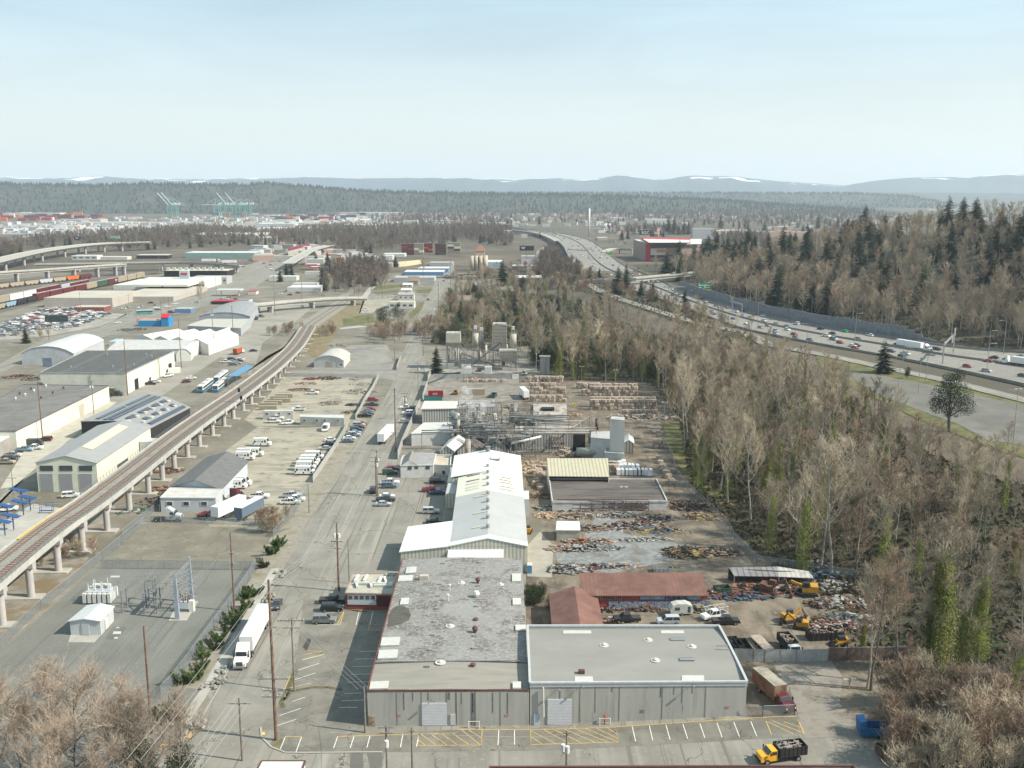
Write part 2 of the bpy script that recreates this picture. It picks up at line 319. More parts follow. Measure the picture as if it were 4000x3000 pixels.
DR('gravel_patch',gp('G',720,1480,950,1500,960,1620,1100,1659)+gp('K',1350,60,1150,170,700,260,330,180,300,60,500,20),M('blue_gravel',(.20,.205,.205),.95,.2,.8,c2=(.13,.115,.1),s2=.15,t2=.6),.07)
DR('driveway',gp('K',110,280,110,60,200,-40,300,60,285,290)+gp('G',0,0)[:0],M('pale_lane',(.30,.28,.24),.95,.1,.3),.075)
DR('driveway',gp('L',215,905,640,890,720,1000,700,1200,830,1330,640,1440,440,1450,380,1200),M('lane_worn',(.23,.21,.18),.95,.12,.3,c2=(.15,.13,.11),s2=.3),.07)
DR('paved_yard',gp('F',1530,240,1700,235)+gp('G',60,250,60,700,0,880)+gp('F',1700,1000,1220,950,1340,650,1440,480,1480,330),M('yard_mix',(.21,.19,.165),.95,.2,.3,c2=(.14,.13,.11),s2=.1),.05)
DR('plant_yard',gp('Q',60,1160,20,1050,340,960,1450,950,1700,1100,1690,1150,1420,1160,800,1150),M('yard_mix2',(.25,.24,.21),.95,.15,.15),.05)
RB_('grass_strip',gp('G',1400,660,1460,900,1600,1100,1800,1400),9,GRASS,.06)
DR('grass_verge',gp('H',400,60,1000,170,1500,290,2300,500,2300,1000,1950,900,1600,760,1300,640,950,470,640,330,480,240),GRASS,.2)
DR('park_and_ride_lot',gp('H',650,222,1000,268,1400,345,2300,545,2300,900,2100,845,1900,830,1650,690,1400,600,1000,450,790,330),ASPH2,.3)
RB_('frontage_road',gp('C',640,1030,760,1100,960,1180,1300,1290,1560,1370)+gp('H',-180,-100,0,0,560,100,1000,196,1500,300,2300,500),8.5,ASPH,.5)
RB_('road_line',gp('H',560,100,1000,196,1500,300,2300,500),.2,WP,.56)
for k in rg(7):RB_('parking_line',gp('H',1820-k*25+60,790-k*10,1960-k*22+60,800-k*9),.12,WP,.36)
def zf(Y):return 9.12-3*ss(900,1500,Y)
def GF(t,x,y,off=0.):
 z=9.
 for _ in rg(6):p=G(t,x,y,z+off);z=zf(p.y)
 p.z=z+off;return p
near=[GF(*q)for q in(('H',2400,385),('H',2212,345),('H',1500,190),('H',1000,90),('D',580,1590),('D',0,1480),('C',1950,1420),('C',1560,1275),('C',1240,1160),('C',900,1050),('C',620,950),('C',520,870),('C',480,790),('C',440,700),('C',330,625),('C',200,590),('C',60,560),('C',-60,545))]
far=[GF(*q)for q in(('H',2400,95),('H',2212,62),('D',1640,1600),('D',1060,1505),('D',550,1430),('D',0,1325),('C',1900,1240),('C',1560,1140),('C',1300,1020),('C',1130,945),('C',960,880),('C',860,800),('C',790,735),('C',700,670),('C',540,620),('C',330,590),('C',160,566),('C',-40,545))]
def IT(pl,n):
 L_=[0.]
 for a,b in zip(pl,pl[1:]):L_.append(L_[-1]+(b-a).length)
 out=[]
 for k in rg(n):
  s=L_[-1]*k/(n-1);i=min(bisect.bisect_right(L_,s)-1,len(pl)-2);out.append(pl[i].lerp(pl[i+1],(s-L_[i])/(L_[i+1]-L_[i])))
 return out
def smooth(pl,it=3):
 for _ in rg(it):
  q=[pl[0]]
  for a,b in zip(pl,pl[1:]):q+=[a.lerp(b,.25),a.lerp(b,.75)]
  pl=q+[pl[-1]]
 return pl
near_s=smooth(near,2);far_s=smooth(far,2);NN=len(near_s)
def fw(i,u,dz=0.):
 """point on the freeway: i station (float), u 0 near edge..1 far edge"""
 i=max(0,min(NN-1.001,i));k=int(i);f=i-k
 a=near_s[k].lerp(near_s[k+1],f);b=far_s[k].lerp(far_s[k+1],f);p=a.lerp(b,u);p.z=zf(p.y)+dz;return p
FWM=M('freeway_concrete',(.225,.215,.19),.9,.08,.2,c2=(.19,.18,.165),s2=.03,t2=.55,w2=.12)
mb=MB();st=[]
for k in rg(NN):
 p=fw(k,0,.05);q=fw(k,1,.05);st.append((p,q))
for(a,b),(c,d)in zip(st,st[1:]):mb.slab(a,c,d,b,1.4)
fx(mb.bd('freeway',FWM))['kind']='structure'
def fline(u,i0,i1,w_,mat,dash=None,name='lane_line'):
 mb=MB();i=i0
 while i<i1:
  step=.1 if dash else.5
  a=fw(i,u,.09);b=fw(min(i+step,i1),u,.09);d=(b-a);n=V3((-d.y,d.x,0)).normalized()*w_/2
  mb.add([a-n,a+n,b+n,b-n],[(0,3,2,1)]);i+=.3 if dash else step
 mb.bd(name,mat)['kind']='structure'
for u in(.07,.50):fline(u,0,NN-6,.18,WP)
for u in(.14,.21,.29,.37,.64,.72,.80,.88):fline(u,0,NN-10,.16,WP,1)
BARR=M('barrier_concrete',(.24,.235,.22),.9,.12,.3,c2=(.22,.21,.2),s2=.2,t2=.55)
def barrier(u,i0,i1,h=1.,wd=.45,lb_='',name='concrete_barrier'):
 mb=MB();i=i0;pts=[]
 while i<=i1:pts.append(fw(i,u,.05));i+=.5
 for a,b in zip(pts,pts[1:]):mb.beam(a+V3((0,0,h/2)),b+V3((0,0,h/2)),wd,h)
 o=mb.bd(name,BARR);tag(o,lb_,'barrier');return o
barrier(0,0,NN-2,1.1,.5,'long low concrete barrier along the near edge of the freeway beside the frontage road')
barrier(.55,0,NN-2,1.1,.6,'concrete median barrier running between the two directions of the freeway')
barrier(1.,0,NN-2,1.1,.5,'concrete barrier along the far edge of the freeway below the wooded hill')
mb=MB()
for i in rg(0,12):mb.beam(fw(i,-.03,-1.2),fw(i+1,-.03,-1.2),.5,3.0)
tag(mb.bd('retaining_wall',M('ivy_dark',(.05,.058,.035),.95,.3,.6)),'dark ivy covered retaining wall under the near freeway barrier at the right','retaining wall')
mb=MB();cap=[]
i=10.6
prev=None
while i<31:
 p=fw(i,1.045,0);hgt=2.0+5.2*ss(10.4,13,i)+(0.5 if int(i/1.7)%2 else 0);p2=fw(i+.5,1.045,0)
 mb.prism([(p.x-.2,p.y-.2),(p.x+.25,p.y+.1),(p2.x+.25,p2.y+.1),(p2.x-.2,p2.y-.2)],p.z-1,p.z+hgt);i+=.5
tag(fx(mb.bd('noise_wall',M('noise_wall_blue',(.19,.205,.225),.9,.1,.5,c2=(.15,.16,.17),s2=.3))),'long grey stepped noise wall between the far lanes and the wooded hill','wall')
def GD(t,x,y,dz=0.):
 z=9.
 for _ in rg(6):p=G(t,x,y,max(z,0)+dz);z=9.3-.0143*(p.y-223)
 p.z=max(z,.4)+dz;return p
deck=smooth([GD(*q)for q in(('I',-260,660),('I',0,425),('I',470,25),('E',860,1410),('E',1200,1145),('E',1700,735),('E',2060,480),('F',0,372),('F',240,180),('F',330,92),('F',420,0),('B',515,1405))],2)
RAILN=len(deck)
def dk(i,u,dz=0.):
 i=max(0,min(RAILN-1.001,i));k=int(i);f=i-k;p=deck[k].lerp(deck[k+1],f);d=(deck[min(k+2,RAILN-1)]-deck[max(k-1,0)]);n=V3((-d.y,d.x,0)).normalized()
 q=p+n*u;q.z=p.z+dz;return q
vi=TG('rail_viaduct','double track railway viaduct on round concrete columns running up the left side','viaduct',(0,0,0))
BAL=M('ballast',(.235,.23,.20),.95,.15,3,c2=(.19,.155,.125),s2=.3,t2=.6)
mb=MB()
for k in rg(RAILN-1):mb.slab(dk(k,0),dk(k+1,0),dk(k+1,9.4),dk(k,9.4),.55)
fx(mb.bd('deck',CONC,vi))
mb=MB()
for k in rg(RAILN-1):
 for u in(.12,9.3):mb.beam(dk(k,u,-.15),dk(k+1,u,-.15),.3,1.3)
 mb.beam(dk(k,1.5,-1.1),dk(k+1,1.5,-1.1),.8,1.5);mb.beam(dk(k,7.8,-1.1),dk(k+1,7.8,-1.1),.8,1.5)
mb.bd('girder',M('girder_concrete',(.40,.39,.36),.9,.08,.3,c2=(.3,.29,.27),s2=.4,t2=.6),vi)
mb=MB()
for k in rg(RAILN-1):mb.slab(dk(k,.9,.12),dk(k+1,.9,.12),dk(k+1,9.0,.12),dk(k,9.0,.12),.1)
fx(mb.bd('ballast_bed',BAL,vi))
def tracks(mk,K,mats,par,step_len):
 for tr,u0 in(('near',2.8),('far',6.9)):
  a=MB();b=MB()
  for k in rg(K):
   for du in(-.72,.72):a.beam(mk(k,u0+du,.26),mk(k+1,u0+du,.26),.14,.16)
   b.slab(mk(k,u0-.62,.17),mk(k+1,u0-.62,.17),mk(k+1,u0+.62,.17),mk(k,u0+.62,.17),.03)
  a.bd('rail',mats[0],par);fx(b.bd('track_bed',mats[1]if tr=='near' else mats[2],par))
RUST=M('rail_rust',(.12,.075,.055),.7,.2,2)
tracks(dk,RAILN-1,(RUST,M('rust_bed',(.15,.09,.07),.95,.15,2),M('rust_bed2',(.19,.135,.105),.95,.15,2)),vi,4)
mb=MB()
dl=[0.]
for a,b in zip(deck,deck[1:]):dl.append(dl[-1]+(b-a).length)
def dstat(s):
 i=min(bisect.bisect_right(dl,s)-1,RAILN-2);return i+(s-dl[i])/(dl[i+1]-dl[i])
s=0
while s<dl[-1]-1:
 i=dstat(s);a=dk(i,4.85-3.35,.19);b=dk(i,4.85-.75,.19);mb.beam(a,b,.25,.1);mb.beam(dk(i,5.6,.19),dk(i,8.2,.19),.25,.1);s+=1.4
mb.bd('ties',M('tie_concrete',(.30,.28,.26),.9,.15,2),vi)['kind']='stuff'
PIER=M('pier_concrete',(.38,.36,.35),.9,.08,.4)
pier_px=[('I',30,690),('I',245,490),('I',440,325),('I',617,180),('E',980,1600),('E',1145,1440),('E',1303,1290),('E',1450,1175),('E',1575,1068),('E',1697,975),('E',1803,878),('E',1903,785),('E',1995,706),('E',2078,640),('E',2157,568),('F',20,510),('F',85,450),('F',145,390),('F',193,335),('F',237,285),('F',285,240),('F',320,190),('F',352,140),('F',384,95),('F',415,50),('B',430,1600),('B',455,1560),('B',480,1520),('B',500,1480)]
for n_,q in en_(pier_px):
 p=G(*q,z=0)
 k=min(rg(RAILN),key=lambda k:(deck[k]-V3((p.x,p.y,deck[k].z))).length)
 c=dk(k,2.0);best=min((dk(k+f/6,1.2)for f in rg(-6,7)),key=lambda v:hypot(v.x-p.x,v.y-p.y));d=dk(k,9.0)-dk(k,0.);d.normalize()
 g=MB();zt=best.z-2.2
 p1=V3((best.x,best.y,0))+d*.3;p2=p1+d*6.2
 if zt<.8:continue
 g.tube(p1,p1+V3((0,0,zt)),.85 if n_<16 else.6,n=14,cap=False);g.bd('column',PIER,vi,smooth=True)
 g=MB();g.tube(p2,p2+V3((0,0,zt)),.85 if n_<16 else.6,n=14,cap=False);g.bd('column',PIER,vi,smooth=True)
 g=MB();g.beam(p1-d*1.3+V3((0,0,zt+.6)),p2+d*1.3+V3((0,0,zt+.6)),1.9,1.3);g.bd('pier_cap',PIER,vi)
 g=MB();g.beam(p1-d*2.6+V3((0,0,.15)),p2+d*1.+V3((0,0,.15)),3.2,.5);g.bd('footing',CONC,vi)
def RL(name,pts,h,mat,parent,post=2.0,w_=.07,rails=(1.,.5)):
 g=MB()
 for a,b in zip(pts,pts[1:]):
  for r in rails:g.beam(a+V3((0,0,h*r)),b+V3((0,0,h*r)),w_,w_)
  n=max(1,int((b-a).length/post))
  for k in rg(n):q=a.lerp(b,k/n);g.beam(q,q+V3((0,0,h)),w_,w_)
 return g.bd(name,mat,parent)
GV_=M('galvanised',(.33,.34,.35),.5,.1,2,metal=.5);SL_=M('grey_steel',(.22,.23,.24),.6,.12,1.5,metal=.3)
RL('handrail',[dk(k,.15,.5)for k in rg(RAILN)],1.1,SL_,vi)
RL('handrail',[dk(k,9.3,.5)for k in rg(14,30)],1.1,SL_,vi)
grade=smooth([G('B',440,1400,.3),G('B',560,1320,.1),G('B',640,1270,.1),G('B',740,1205,.1),G('B',800,1170,.1)],2)
RB_('railway_bed',grade,16,BAL,.1);RB_('track',[p+V3((-2,0,0))for p in grade],1.6,M('rust_bed2'),.2);RB_('track',[p+V3((2.5,0,0))for p in grade],1.6,M('rust_bed2'),.2)
DR('weed_bank',gp('B',500,1400,560,1310,700,1200,940,1180,900,1290,740,1400,640,1540,590,1659)+gp('F',480,100,400,50),WEED,.05)
DR('railway_ground',gp('B',440,1400,400,1500,100,1659)+gp('E',2212,350,1700,760,1200,1200,940,1460)+gp('I',620,200,400,500,0,850,0,300,400,-20)+gp('E',500,1600,1600,650,2100,250),M('rail_ground',(.22,.20,.165),.95,.2,.3,c2=(.17,.13,.08),s2=.08,t2=.56,w2=.06),.03)
DR('grass_patch',gp('B',745,1345,900,1310,1010,1300,1040,1370,760,1400),GRASS,.06)
DR('dirt_lot',gp('B',930,1160,1200,1150,1130,1220,1000,1290,890,1290),SAND,.05)
DR('paved_lane',gp('B',720,1420,1020,1380,1010,1405,730,1430),CONC,.07)
DR('street',gp('E',-100,1480,200,1000,730,600,1500,100,2120,-280,2212,-340)+gp('B',200,1200,420,1180,480,1250,300,1400,60,1540)+gp('E',2212,160,1900,100,1600,300,1300,500,330,1020,-100,1440),M('lane_concrete',(.27,.255,.22),.9,.1,.12,c2=(.2,.19,.165),s2=.06),.05)
DR('concrete_apron',gp('E',0,1240,260,830,720,560,900,480,1010,490,800,640,500,900,120,1220),M('apron_pale',(.38,.36,.30),.9,.1,.3),.07)
DR('avenue',gp('E',-150,200)+gp('E',0,160,400,-70)+gp('A',850,1420,1100,1290,1700,1140,2000,960,2060,900)+gp('B',60,830,300,740,330,690,480,690,560,700,440,760,260,900,100,1000,0,1060)+gp('A',1700,1250,1300,1370,900,1500,400,1640)+gp('E',180,150,-150,330),ASPH,.06)
DR('platform',[GD('I',-260,90,.3),GD('I',0,200,.3),GD('E',160,1659,.3),GD('E',540,1400,.3),GD('E',290,1360,.3),GD('E',120,1450,.3),GD('E',-300,1750,.3)],CONC,0)
fix=bpy.data.objects['platform']
for v in fix.data.vertices:v.co.z+=9.4-.0143*(v.co.y-223)
# == BUILDINGS
def hof(t,x,yb,yt):return ZT(G(t,x,yb),t,x,yt)
def gz(pts):return min(ZG(p[0],p[1])for p in pts)
def mid(a,b,z=None):
 m=(V3(a)+V3(b))/2
 if z is not None:m.z=z
 return m
def rect(par,name,mat,t,x0,y0,x1,y1,P,Q,th=.12,lb_=None):
 c=[W(t,x,y,P,Q,.02)for x,y in((x0,y1),(x1,y1),(x1,y0),(x0,y0))]
 lo=min(c[0].z,c[1].z);hi=max(c[2].z,c[3].z);a,b=c[0],c[1];d=(b-a);d.z=0;n=V3((d.y,-d.x,0)).normalized()
 if n.y>0:n=-n
 mb=MB();mb.prism([(a.x,a.y),(b.x,b.y),(b.x+n.x*th,b.y+n.y*th),(a.x+n.x*th,a.y+n.y*th)],lo,hi);return mb.bd(name,mat,par,lb_=lb_)
GS_=M('window_glass',(.05,.06,.07),.12,0,spec=.8);FRAME=M('window_frame',(.6,.6,.58),.6,0)
DARK=M('dark_opening',(.02,.02,.022),.9,0)
def window(par,t,x0,y0,x1,y1,P,Q,fr=FRAME):
 f=rect(par,'window',fr,t,x0,y0,x1,y1,P,Q,.08);w_,h_=(x1-x0)*.12,(y1-y0)*.12
 g=rect(par,'pane',GS_,t,x0+w_,y0+h_,x1-w_,y1-h_,P,Q,.12);g.parent=f;g.matrix_parent_inverse.identity();return f
def centre(pts):return V3((sum(p[0]for p in pts)/len(pts),sum(p[1]for p in pts)/len(pts),gz(pts)))
def flat(name,lb_,pts,h,wall,roof,par_h=0.,cat='building',gp_=None,over=0.,trim=None,h2=None):
 """flat (or tilted: h2 = height of the far edge) roofed building; pts = NL, NR, FR, FL outline"""
 c=centre(pts);z=c.z;o=TG(name,lb_,cat,c,gp_=gp_);n=len(pts)
 hs=[h]*n if h2 is None else[h,h]+[h2]*(n-2)
 MB().prism(pts,z-.8,[z+q-.02 for q in hs]).bd('wall',wall,o)
 e=[(p[0]+(p[0]-c.x)*over/max(1,hypot(p[0]-c.x,p[1]-c.y)),p[1]+(p[1]-c.y)*over/max(1,hypot(p[0]-c.x,p[1]-c.y)))for p in pts]
 MB().prism(e,[z+q for q in hs],[z+q+(.12 if par_h else.3)for q in hs]).bd('roof',roof,o)
 if par_h:
  mb=MB()
  for i in rg(n):
   a,b=V3((*pts[i][:2],z+hs[i]+par_h/2)),V3((*pts[(i+1)%n][:2],z+hs[(i+1)%n]+par_h/2));mb.beam(a,b,.32,par_h+.1)
  mb.bd('parapet',trim or wall,o)
 return o
def GB(name,lb_,pts,he,hr,wall,roof,along=True,cat='building',gp_=None,over=.3,barrel=0,roof2=None):
 """NL, NR, FR, FL at eave height; ridge runs near-far (along) or left-right; barrel>0: arched roof"""
 c=centre(pts);z=c.z;o=TG(name,lb_,cat,c,gp_=gp_);p=[V3((q[0],q[1],z))for q in pts]
 if not along:p=[p[1],p[2],p[3],p[0]]
 NL,NR,FR,FL=p;n=barrel or 2;wl=MB();r1=MB();r2=MB()
 def prof(k):u=k/n;return u,(he+(hr-he)*(1-abs(2*u-1))if not barrel else he+(hr-he)*(1-(2*u-1)**2)**.8)
 ax=(FL-NL).normalized()*over
 for k in rg(n):
  u0,h0=prof(k);u1,h1=prof(k+1);a,b=NL.lerp(NR,u0),NL.lerp(NR,u1);d,e=FL.lerp(FR,u0),FL.lerp(FR,u1);up=V3((0,0,1))
  wl.add([a+up*-.8,b+up*-.8,b+up*(h1-.05),a+up*(h0-.05)],[(0,1,2,3)]);wl.add([d+up*-.8,e+up*-.8,e+up*(h1-.05),d+up*(h0-.05)],[(3,2,1,0)])
  tgt=r2 if(roof2 and k>=n/2)else r1
  ou=(NL-NR).normalized()*over*(1 if k==0 else 0);ov=(NR-NL).normalized()*over*(1 if k==n-1 else 0);dz0=-over*(hr-he)/((NR-NL).length/2)if k==0 and not barrel else 0;dz1=-over*(hr-he)/((NR-NL).length/2)if k==n-1 and not barrel else 0
  tgt.slab(a-ax+ou+up*(h0+.1+dz0),b-ax+ov+up*(h1+.1+dz1),e+ax+ov+up*(h1+.1+dz1),d+ax+ou+up*(h0+.1+dz0),.16)
 wl.add([NL-up*.8,NL+up*he,FL+up*he,FL-up*.8],[(0,1,2,3)]);wl.add([NR-up*.8,NR+up*he,FR+up*he,FR-up*.8],[(3,2,1,0)])
 fx(wl.bd('wall',wall,o));fx(r1.bd('roof',roof,o,smooth=False))
 if roof2:fx(r2.bd('roof',roof2,o))
 return o
def para(t,a,b,c_,z):
 """three roof corners NL, NR, FL -> parallelogram"""
 p,q,r=G(t,*a,z),G(t,*b,z),G(t,*c_,z);return[p,q,q+(r-p),r]
def TU(par,p,r=.45,mat=None,h=1.1,name='roof_vent'):
 mb=MB();mb.tube(p,p+V3((0,0,h*.6)),r*.5,n=8);mb.ball((p.x,p.y,p.z+h*.75),r,n=8,m=4);return mb.bd(name,mat or GV_,par)
def hood(par,p,r,mat,h=.5,name='roof_vent'):
 mb=MB();mb.tube(p,p+V3((0,0,h)),r,r*.8,n=10);mb.tube(p+V3((0,0,h)),p+V3((0,0,h+.2)),r*1.25,r*.5,n=10);return mb.bd(name,mat,par)
REDV=M('red_vent',(.11,.05,.045),.6,.1,2);WHT=M('white_metal',(.56,.56,.53),.5,.05,1);CR_=M('cream_metal',(.52,.49,.41),.6,.05,.5)
CW1=M('tilt_concrete',(.37,.36,.33),.9,.08,.25,c2=(.25,.243,.222),s2=.35,t2=.62,w2=.1,aniso=(1.6,1.6,.16),c3=(.10,.10,.09),s3=1.0,t3=.70)
TAR1=M('tar_roof_worn',(.23,.228,.215),.85,.18,.1,c2=(.125,.113,.104),s2=.2,t2=.515,w2=.05,aniso=(1,1.3,1),c3=(.27,.267,.255),s3=1.3,t3=.54,crack=(.32,.012,(.28,.275,.26)))
TARF=M('tar_roof_front',(.24,.228,.195),.9,.08,.3,c2=(.24,.23,.21),s2=.25,t2=.6,aniso=(.5,2.5,1));PA=M('white_patch',(.47,.47,.44),.8,.05,1)
TAR2=M('membrane_roof',(.235,.232,.215),.9,.06,.12,c2=(.22,.21,.195),s2=.10,t2=.60,w2=.1,aniso=(.6,1.4,1))
gNL,gNR=G('J',808,1357),G('K',122,1352);h1=ZT(gNL,'J',808,1098)
p1_=[gNL,gNR];fl=G('J',1055,150,h1);fr=G('K',72,150,h1);p1_+=[fr,fl]
for q in p1_:q.z=0
W1=TG('concrete_warehouse','long concrete warehouse with patchy white and black tar roof beside the parking lot','warehouse',centre(p1_))
MB().prism(p1_,-.6,h1-.35).bd('wall',CW1,W1)
def lerp2(u,v,z):a=p1_[0].lerp(p1_[1],u);b=p1_[3].lerp(p1_[2],u);q=a.lerp(b,v);q.z=z;return q
def zr1(u):return h1-.1+.4*(1-abs(2*u-1)**1.6)
def zarc(u,v):return zr1(u)if v>.16 else h1-.1+(zr1(u)-h1+.1)*(v/.16)
for nm,v0,v1,mt in(('roof',.165,1,TAR1),('front_roof_strip',0,.16,TARF)):
 mb=MB()
 for k in rg(12):
  u0,u1=k/12,(k+1)/12;mb.slab(lerp2(u0,v0,zr1(u0)-.12*(v0==0)),lerp2(u1,v0,zr1(u1)-.12*(v0==0)),lerp2(u1,v1,zr1(u1)-.12*(v0==0)),lerp2(u0,v1,zr1(u0)-.12*(v0==0)),.3)
 fx(mb.bd(nm,mt,W1))
mb=MB();mb.beam(lerp2(0,0,h1-.05),lerp2(0,1,h1-.05),.2,.22);mb.beam(lerp2(0,0,h1-.02),lerp2(1,0,h1-.02),.2,.15);mb.bd('red_trim',M('red_trim',(.15,.055,.045),.7,.15,1),W1)
mb=MB();a,b=lerp2(0,0,0),lerp2(1,0,0)
for x in(0,):mb.beam(lerp2(0,.163,h1+.15),lerp2(1,.163,h1+.3),.12,.12)
mb.bd('roof_seam',SL_,W1)
for(x0,y0,x1,y1)in((815,1040,950,1092),(875,813,1015,873),(895,722,1030,780),(1035,440,1095,485),(1020,275,1125,315),(1075,215,1150,258)):
 pp=[G('J',x,y,h1+.12)for x,y in((x0,y1),(x1,y1),(x1+(8 if y0>300 else 6),y0),(x0+12,y0))]
 pp=[V3((q.x,q.y,h1+.22+.4*(1-abs(2*min(1,max(0,(q.x-p1_[0].x)/(p1_[1].x-p1_[0].x)))-1)**1.6)))for q in pp];fx(MB().slab(*pp,.25).bd('roof_patch',PA,W1))
for(x0,y0,x1,y1)in((5,1040,65,1085),(25,630,100,668),(5,438,65,485),(0,262,65,315)):
 pp=[G('K',x,y,h1+.2)for x,y in((x0,y1),(x1,y1),(x1,y0),(x0,y0))];fx(MB().slab(*[V3((q.x,q.y,h1+.32))for q in pp],.3).bd('roof_patch',PA,W1))
def ON(x,y,t='J'):
 q=G(t,x,y,h1+.5);u=min(1,max(0,(q.x-p1_[0].x)/(p1_[1].x-p1_[0].x)));return V3((q.x,q.y,zr1(u)))
for x,y,r in((1597,320,.55),(1577,675,.6)):TU(W1,ON(x,y),r,REDV)
for x,y in((1563,912),(1583,585)):hood(W1,ON(x,y),.45,REDV,.3)
for x,y,r in((1328,893,.75),(1398,632,.7),(1480,322,.65),(1760,327,.6)):MB().tube(ON(x,y),ON(x,y)+V3((0,0,.12)),r*1.3,n=14).bd('roof_patch_ring',PA,W1);hood(W1,ON(x,y),.35,CR_,.3)
TU(W1,ON(1586,420),.75,WHT,1.0)
for x,y in((1395,375),(1383,447)):mb=MB();p=ON(x,y);mb.tube(p,p+V3((0,0,1.1)),.12,n=6);mb.tube(p+V3((0,0,1.1)),p+V3((0,0,1.4)),.3,n=8);mb.bd('vent_pipe',WHT,W1)
for x,y in((1256,803),(1237,918),(1273,694),(1287,600),(1302,506),(1313,414),(1326,330),(1350,180),(1570,792),(1576,702),(1588,490),(1600,342),(1605,243),(1610,175)):mb=MB();p=ON(x,y);mb.box((p.x,p.y,p.z+.15),(.7,.6,.35));mb.bd('roof_hatch',GV_,W1)
p=ON(1210,290);mb=MB();mb.box((p.x,p.y,p.z+.5),(1.9,1.2,1.0));mb.box((p.x-1.2,p.y,p.z+.35),(.8,.8,.6));mb.bd('air_handler',M('tan_metal',(.42,.38,.32),.6,.1,1),W1)
p=ON(1090,235);mb=MB()
for dx in(-.4,.4):mb.beam(p+V3((dx,0,0)),p+V3((dx,0,1.4)),.06,.06)
mb.bd('roof_ladder',GV_,W1)
M('damp_stain',(.09,.085,.072),.8,.2,.6)
mb=MB();ring=[(945,622),(955,540),(975,498),(1010,475),(1060,475),(1100,500),(1115,545),(1100,580),(1050,605),(990,618)]
c0=ON(1030,550)+V3((0,0,.06));rp=[ON(*q)+V3((0,0,.05))for q in ring]
for a_,b_ in zip(rp,rp[1:]+rp[:1]):mb.add([c0,a_,b_],[(0,1,2)])
fx(mb.bd('damp_stain',MATS['damp_stain'],W1))
P0,P1=p1_[0],p1_[1]
DOORW=M('roll_door',(.52,.53,.55),.5,.04,1,stripe=((0,0,1),.55,(.40,.41,.43),.12))
rect(W1,'roller_door',DOORW,'J',1196,1190,1376,1350,P0,P1);rect(W1,'door',M('door_white',(.48,.49,.5),.6,.05),'J',1400,1270,1437,1348,P0,P1)
rect(W1,'door',M('rusty_door',(.30,.24,.17),.8,.4,1.2),'J',815,1283,858,1352,P0,P1,lb_='rust streaked cream door')
for x in(1017,1196,1376,1445,1553,1760):rect(W1,'panel_joint',M('joint',(.12,.115,.105),.9,.2),'J',x-1.2,1108,x+1.2,1352,P0,P1,.03)
rect(W1,'panel_joint',MATS['joint'],'J',1578,1108,1582,1352,P0,P1,.15)
for x in(1030,1808):rect(W1,'notice',M('pink_sign',(.45,.18,.2),.6,.1),'J',x-12,1272,x+12,1286,P0,P1,.04)
for x,w_,y1 in((1066,6,1240),(1443,6,1330),(1480,3,1200),(1705,5,1260),(1812,5,1270),(1560,8,1260),(1130,4,1180),(1390,12,1165),(1240,5,1170)):rect(W1,'wall_streak',M('streak',(.115,.11,.095),.9,.3,1.5),'J',x-w_/2,1116,x+w_/2,y1,P0,P1,.02)
def WL(par,t,x,y,P,Q):
 q=W(t,x,y,P,Q,.1);mb=MB();mb.beam(q,q+V3((0,-.7,.1)),.08,.08);mb.box((q.x,q.y-.8,q.z),(.35,.35,.25));mb.bd('wall_lamp',GV_,par)
WL(W1,'J',1283,1158,P0,P1)
gNL,gNR=G('K',124,1352),G('K',1690,1287);h2=ZT(gNL,'K',120,1046);gN2=V3((G('K',1692,1036,h2).x,G('K',1692,1036,h2).y,0))
p2_=[V3((gNL.x+.1,gNL.y,0)),gN2,G('K',1490,634,h2),G('K',97,634,h2)];p2_[3].x=max(p2_[3].x,p1_[1].lerp(p1_[2],.36).x+.3)
for q in p2_:q.z=0
W2=TG('concrete_warehouse','square concrete warehouse with plain grey roof, white edge and six wall panels','warehouse',centre(p2_))
MB().prism(p2_,-.6,h2-.6).bd('wall',CW1,W2)
def l2(u,v,z):a=p2_[0].lerp(p2_[1],u);b=p2_[3].lerp(p2_[2],u);q=a.lerp(b,v);q.z=z;return q
def zr2(v):return h2-.55+.75*(1-abs(2*v-1)**2)
mb=MB()
for k in rg(10):v0,v1=k/10,(k+1)/10;mb.slab(l2(.004,.008+.984*v0,zr2(v0)),l2(.996,.008+.984*v0,zr2(v0)),l2(.996,.008+.984*v1,zr2(v1)),l2(.004,.008+.984*v1,zr2(v1)),.3)
fx(mb.bd('roof',TAR2,W2))
mb=MB()
for(a,b)in(((0,0),(1,0)),((0,1),(1,1))):mb.beam(l2(*a,h2),l2(*b,h2),.4,.3);mb.beam(l2(*a,h2-.4),l2(*b,h2-.4),.22,.7)
for u in(0,1):
 for k in rg(8):v0,v1=k/8,(k+1)/8;za,zb=h2+.25*(1-abs(2*v0-1)**2),h2+.25*(1-abs(2*v1-1)**2);mb.beam(l2(u,v0,za+.02),l2(u,v1,zb+.02),.42,.3);mb.beam(l2(u,v0,za-.5),l2(u,v1,zb-.5),.2,.9)
mb.bd('parapet',M('parapet_cap',(.42,.435,.44),.5,.06,1),W2)
P0,P1=p2_[0],p2_[1]
def on2(x,y):q=G('K',x,y,h2-.2);v=(q.y-p2_[0].y)/(p2_[3].y-p2_[0].y);return V3((q.x,q.y,zr2(min(1,max(0,v)))+.01))
for(x0,y0,x1,y1)in((367,663,572,692),(1072,663,1240,690),(452,1000,585,1034),(1222,993,1385,1030)):q=[on2(x,y)+V3((0,0,.05))for x,y in((x0,y1),(x1,y1),(x1-4,y0),(x0,y0))];fx(MB().slab(*q,.08).bd('roof_patch',PA,W2))
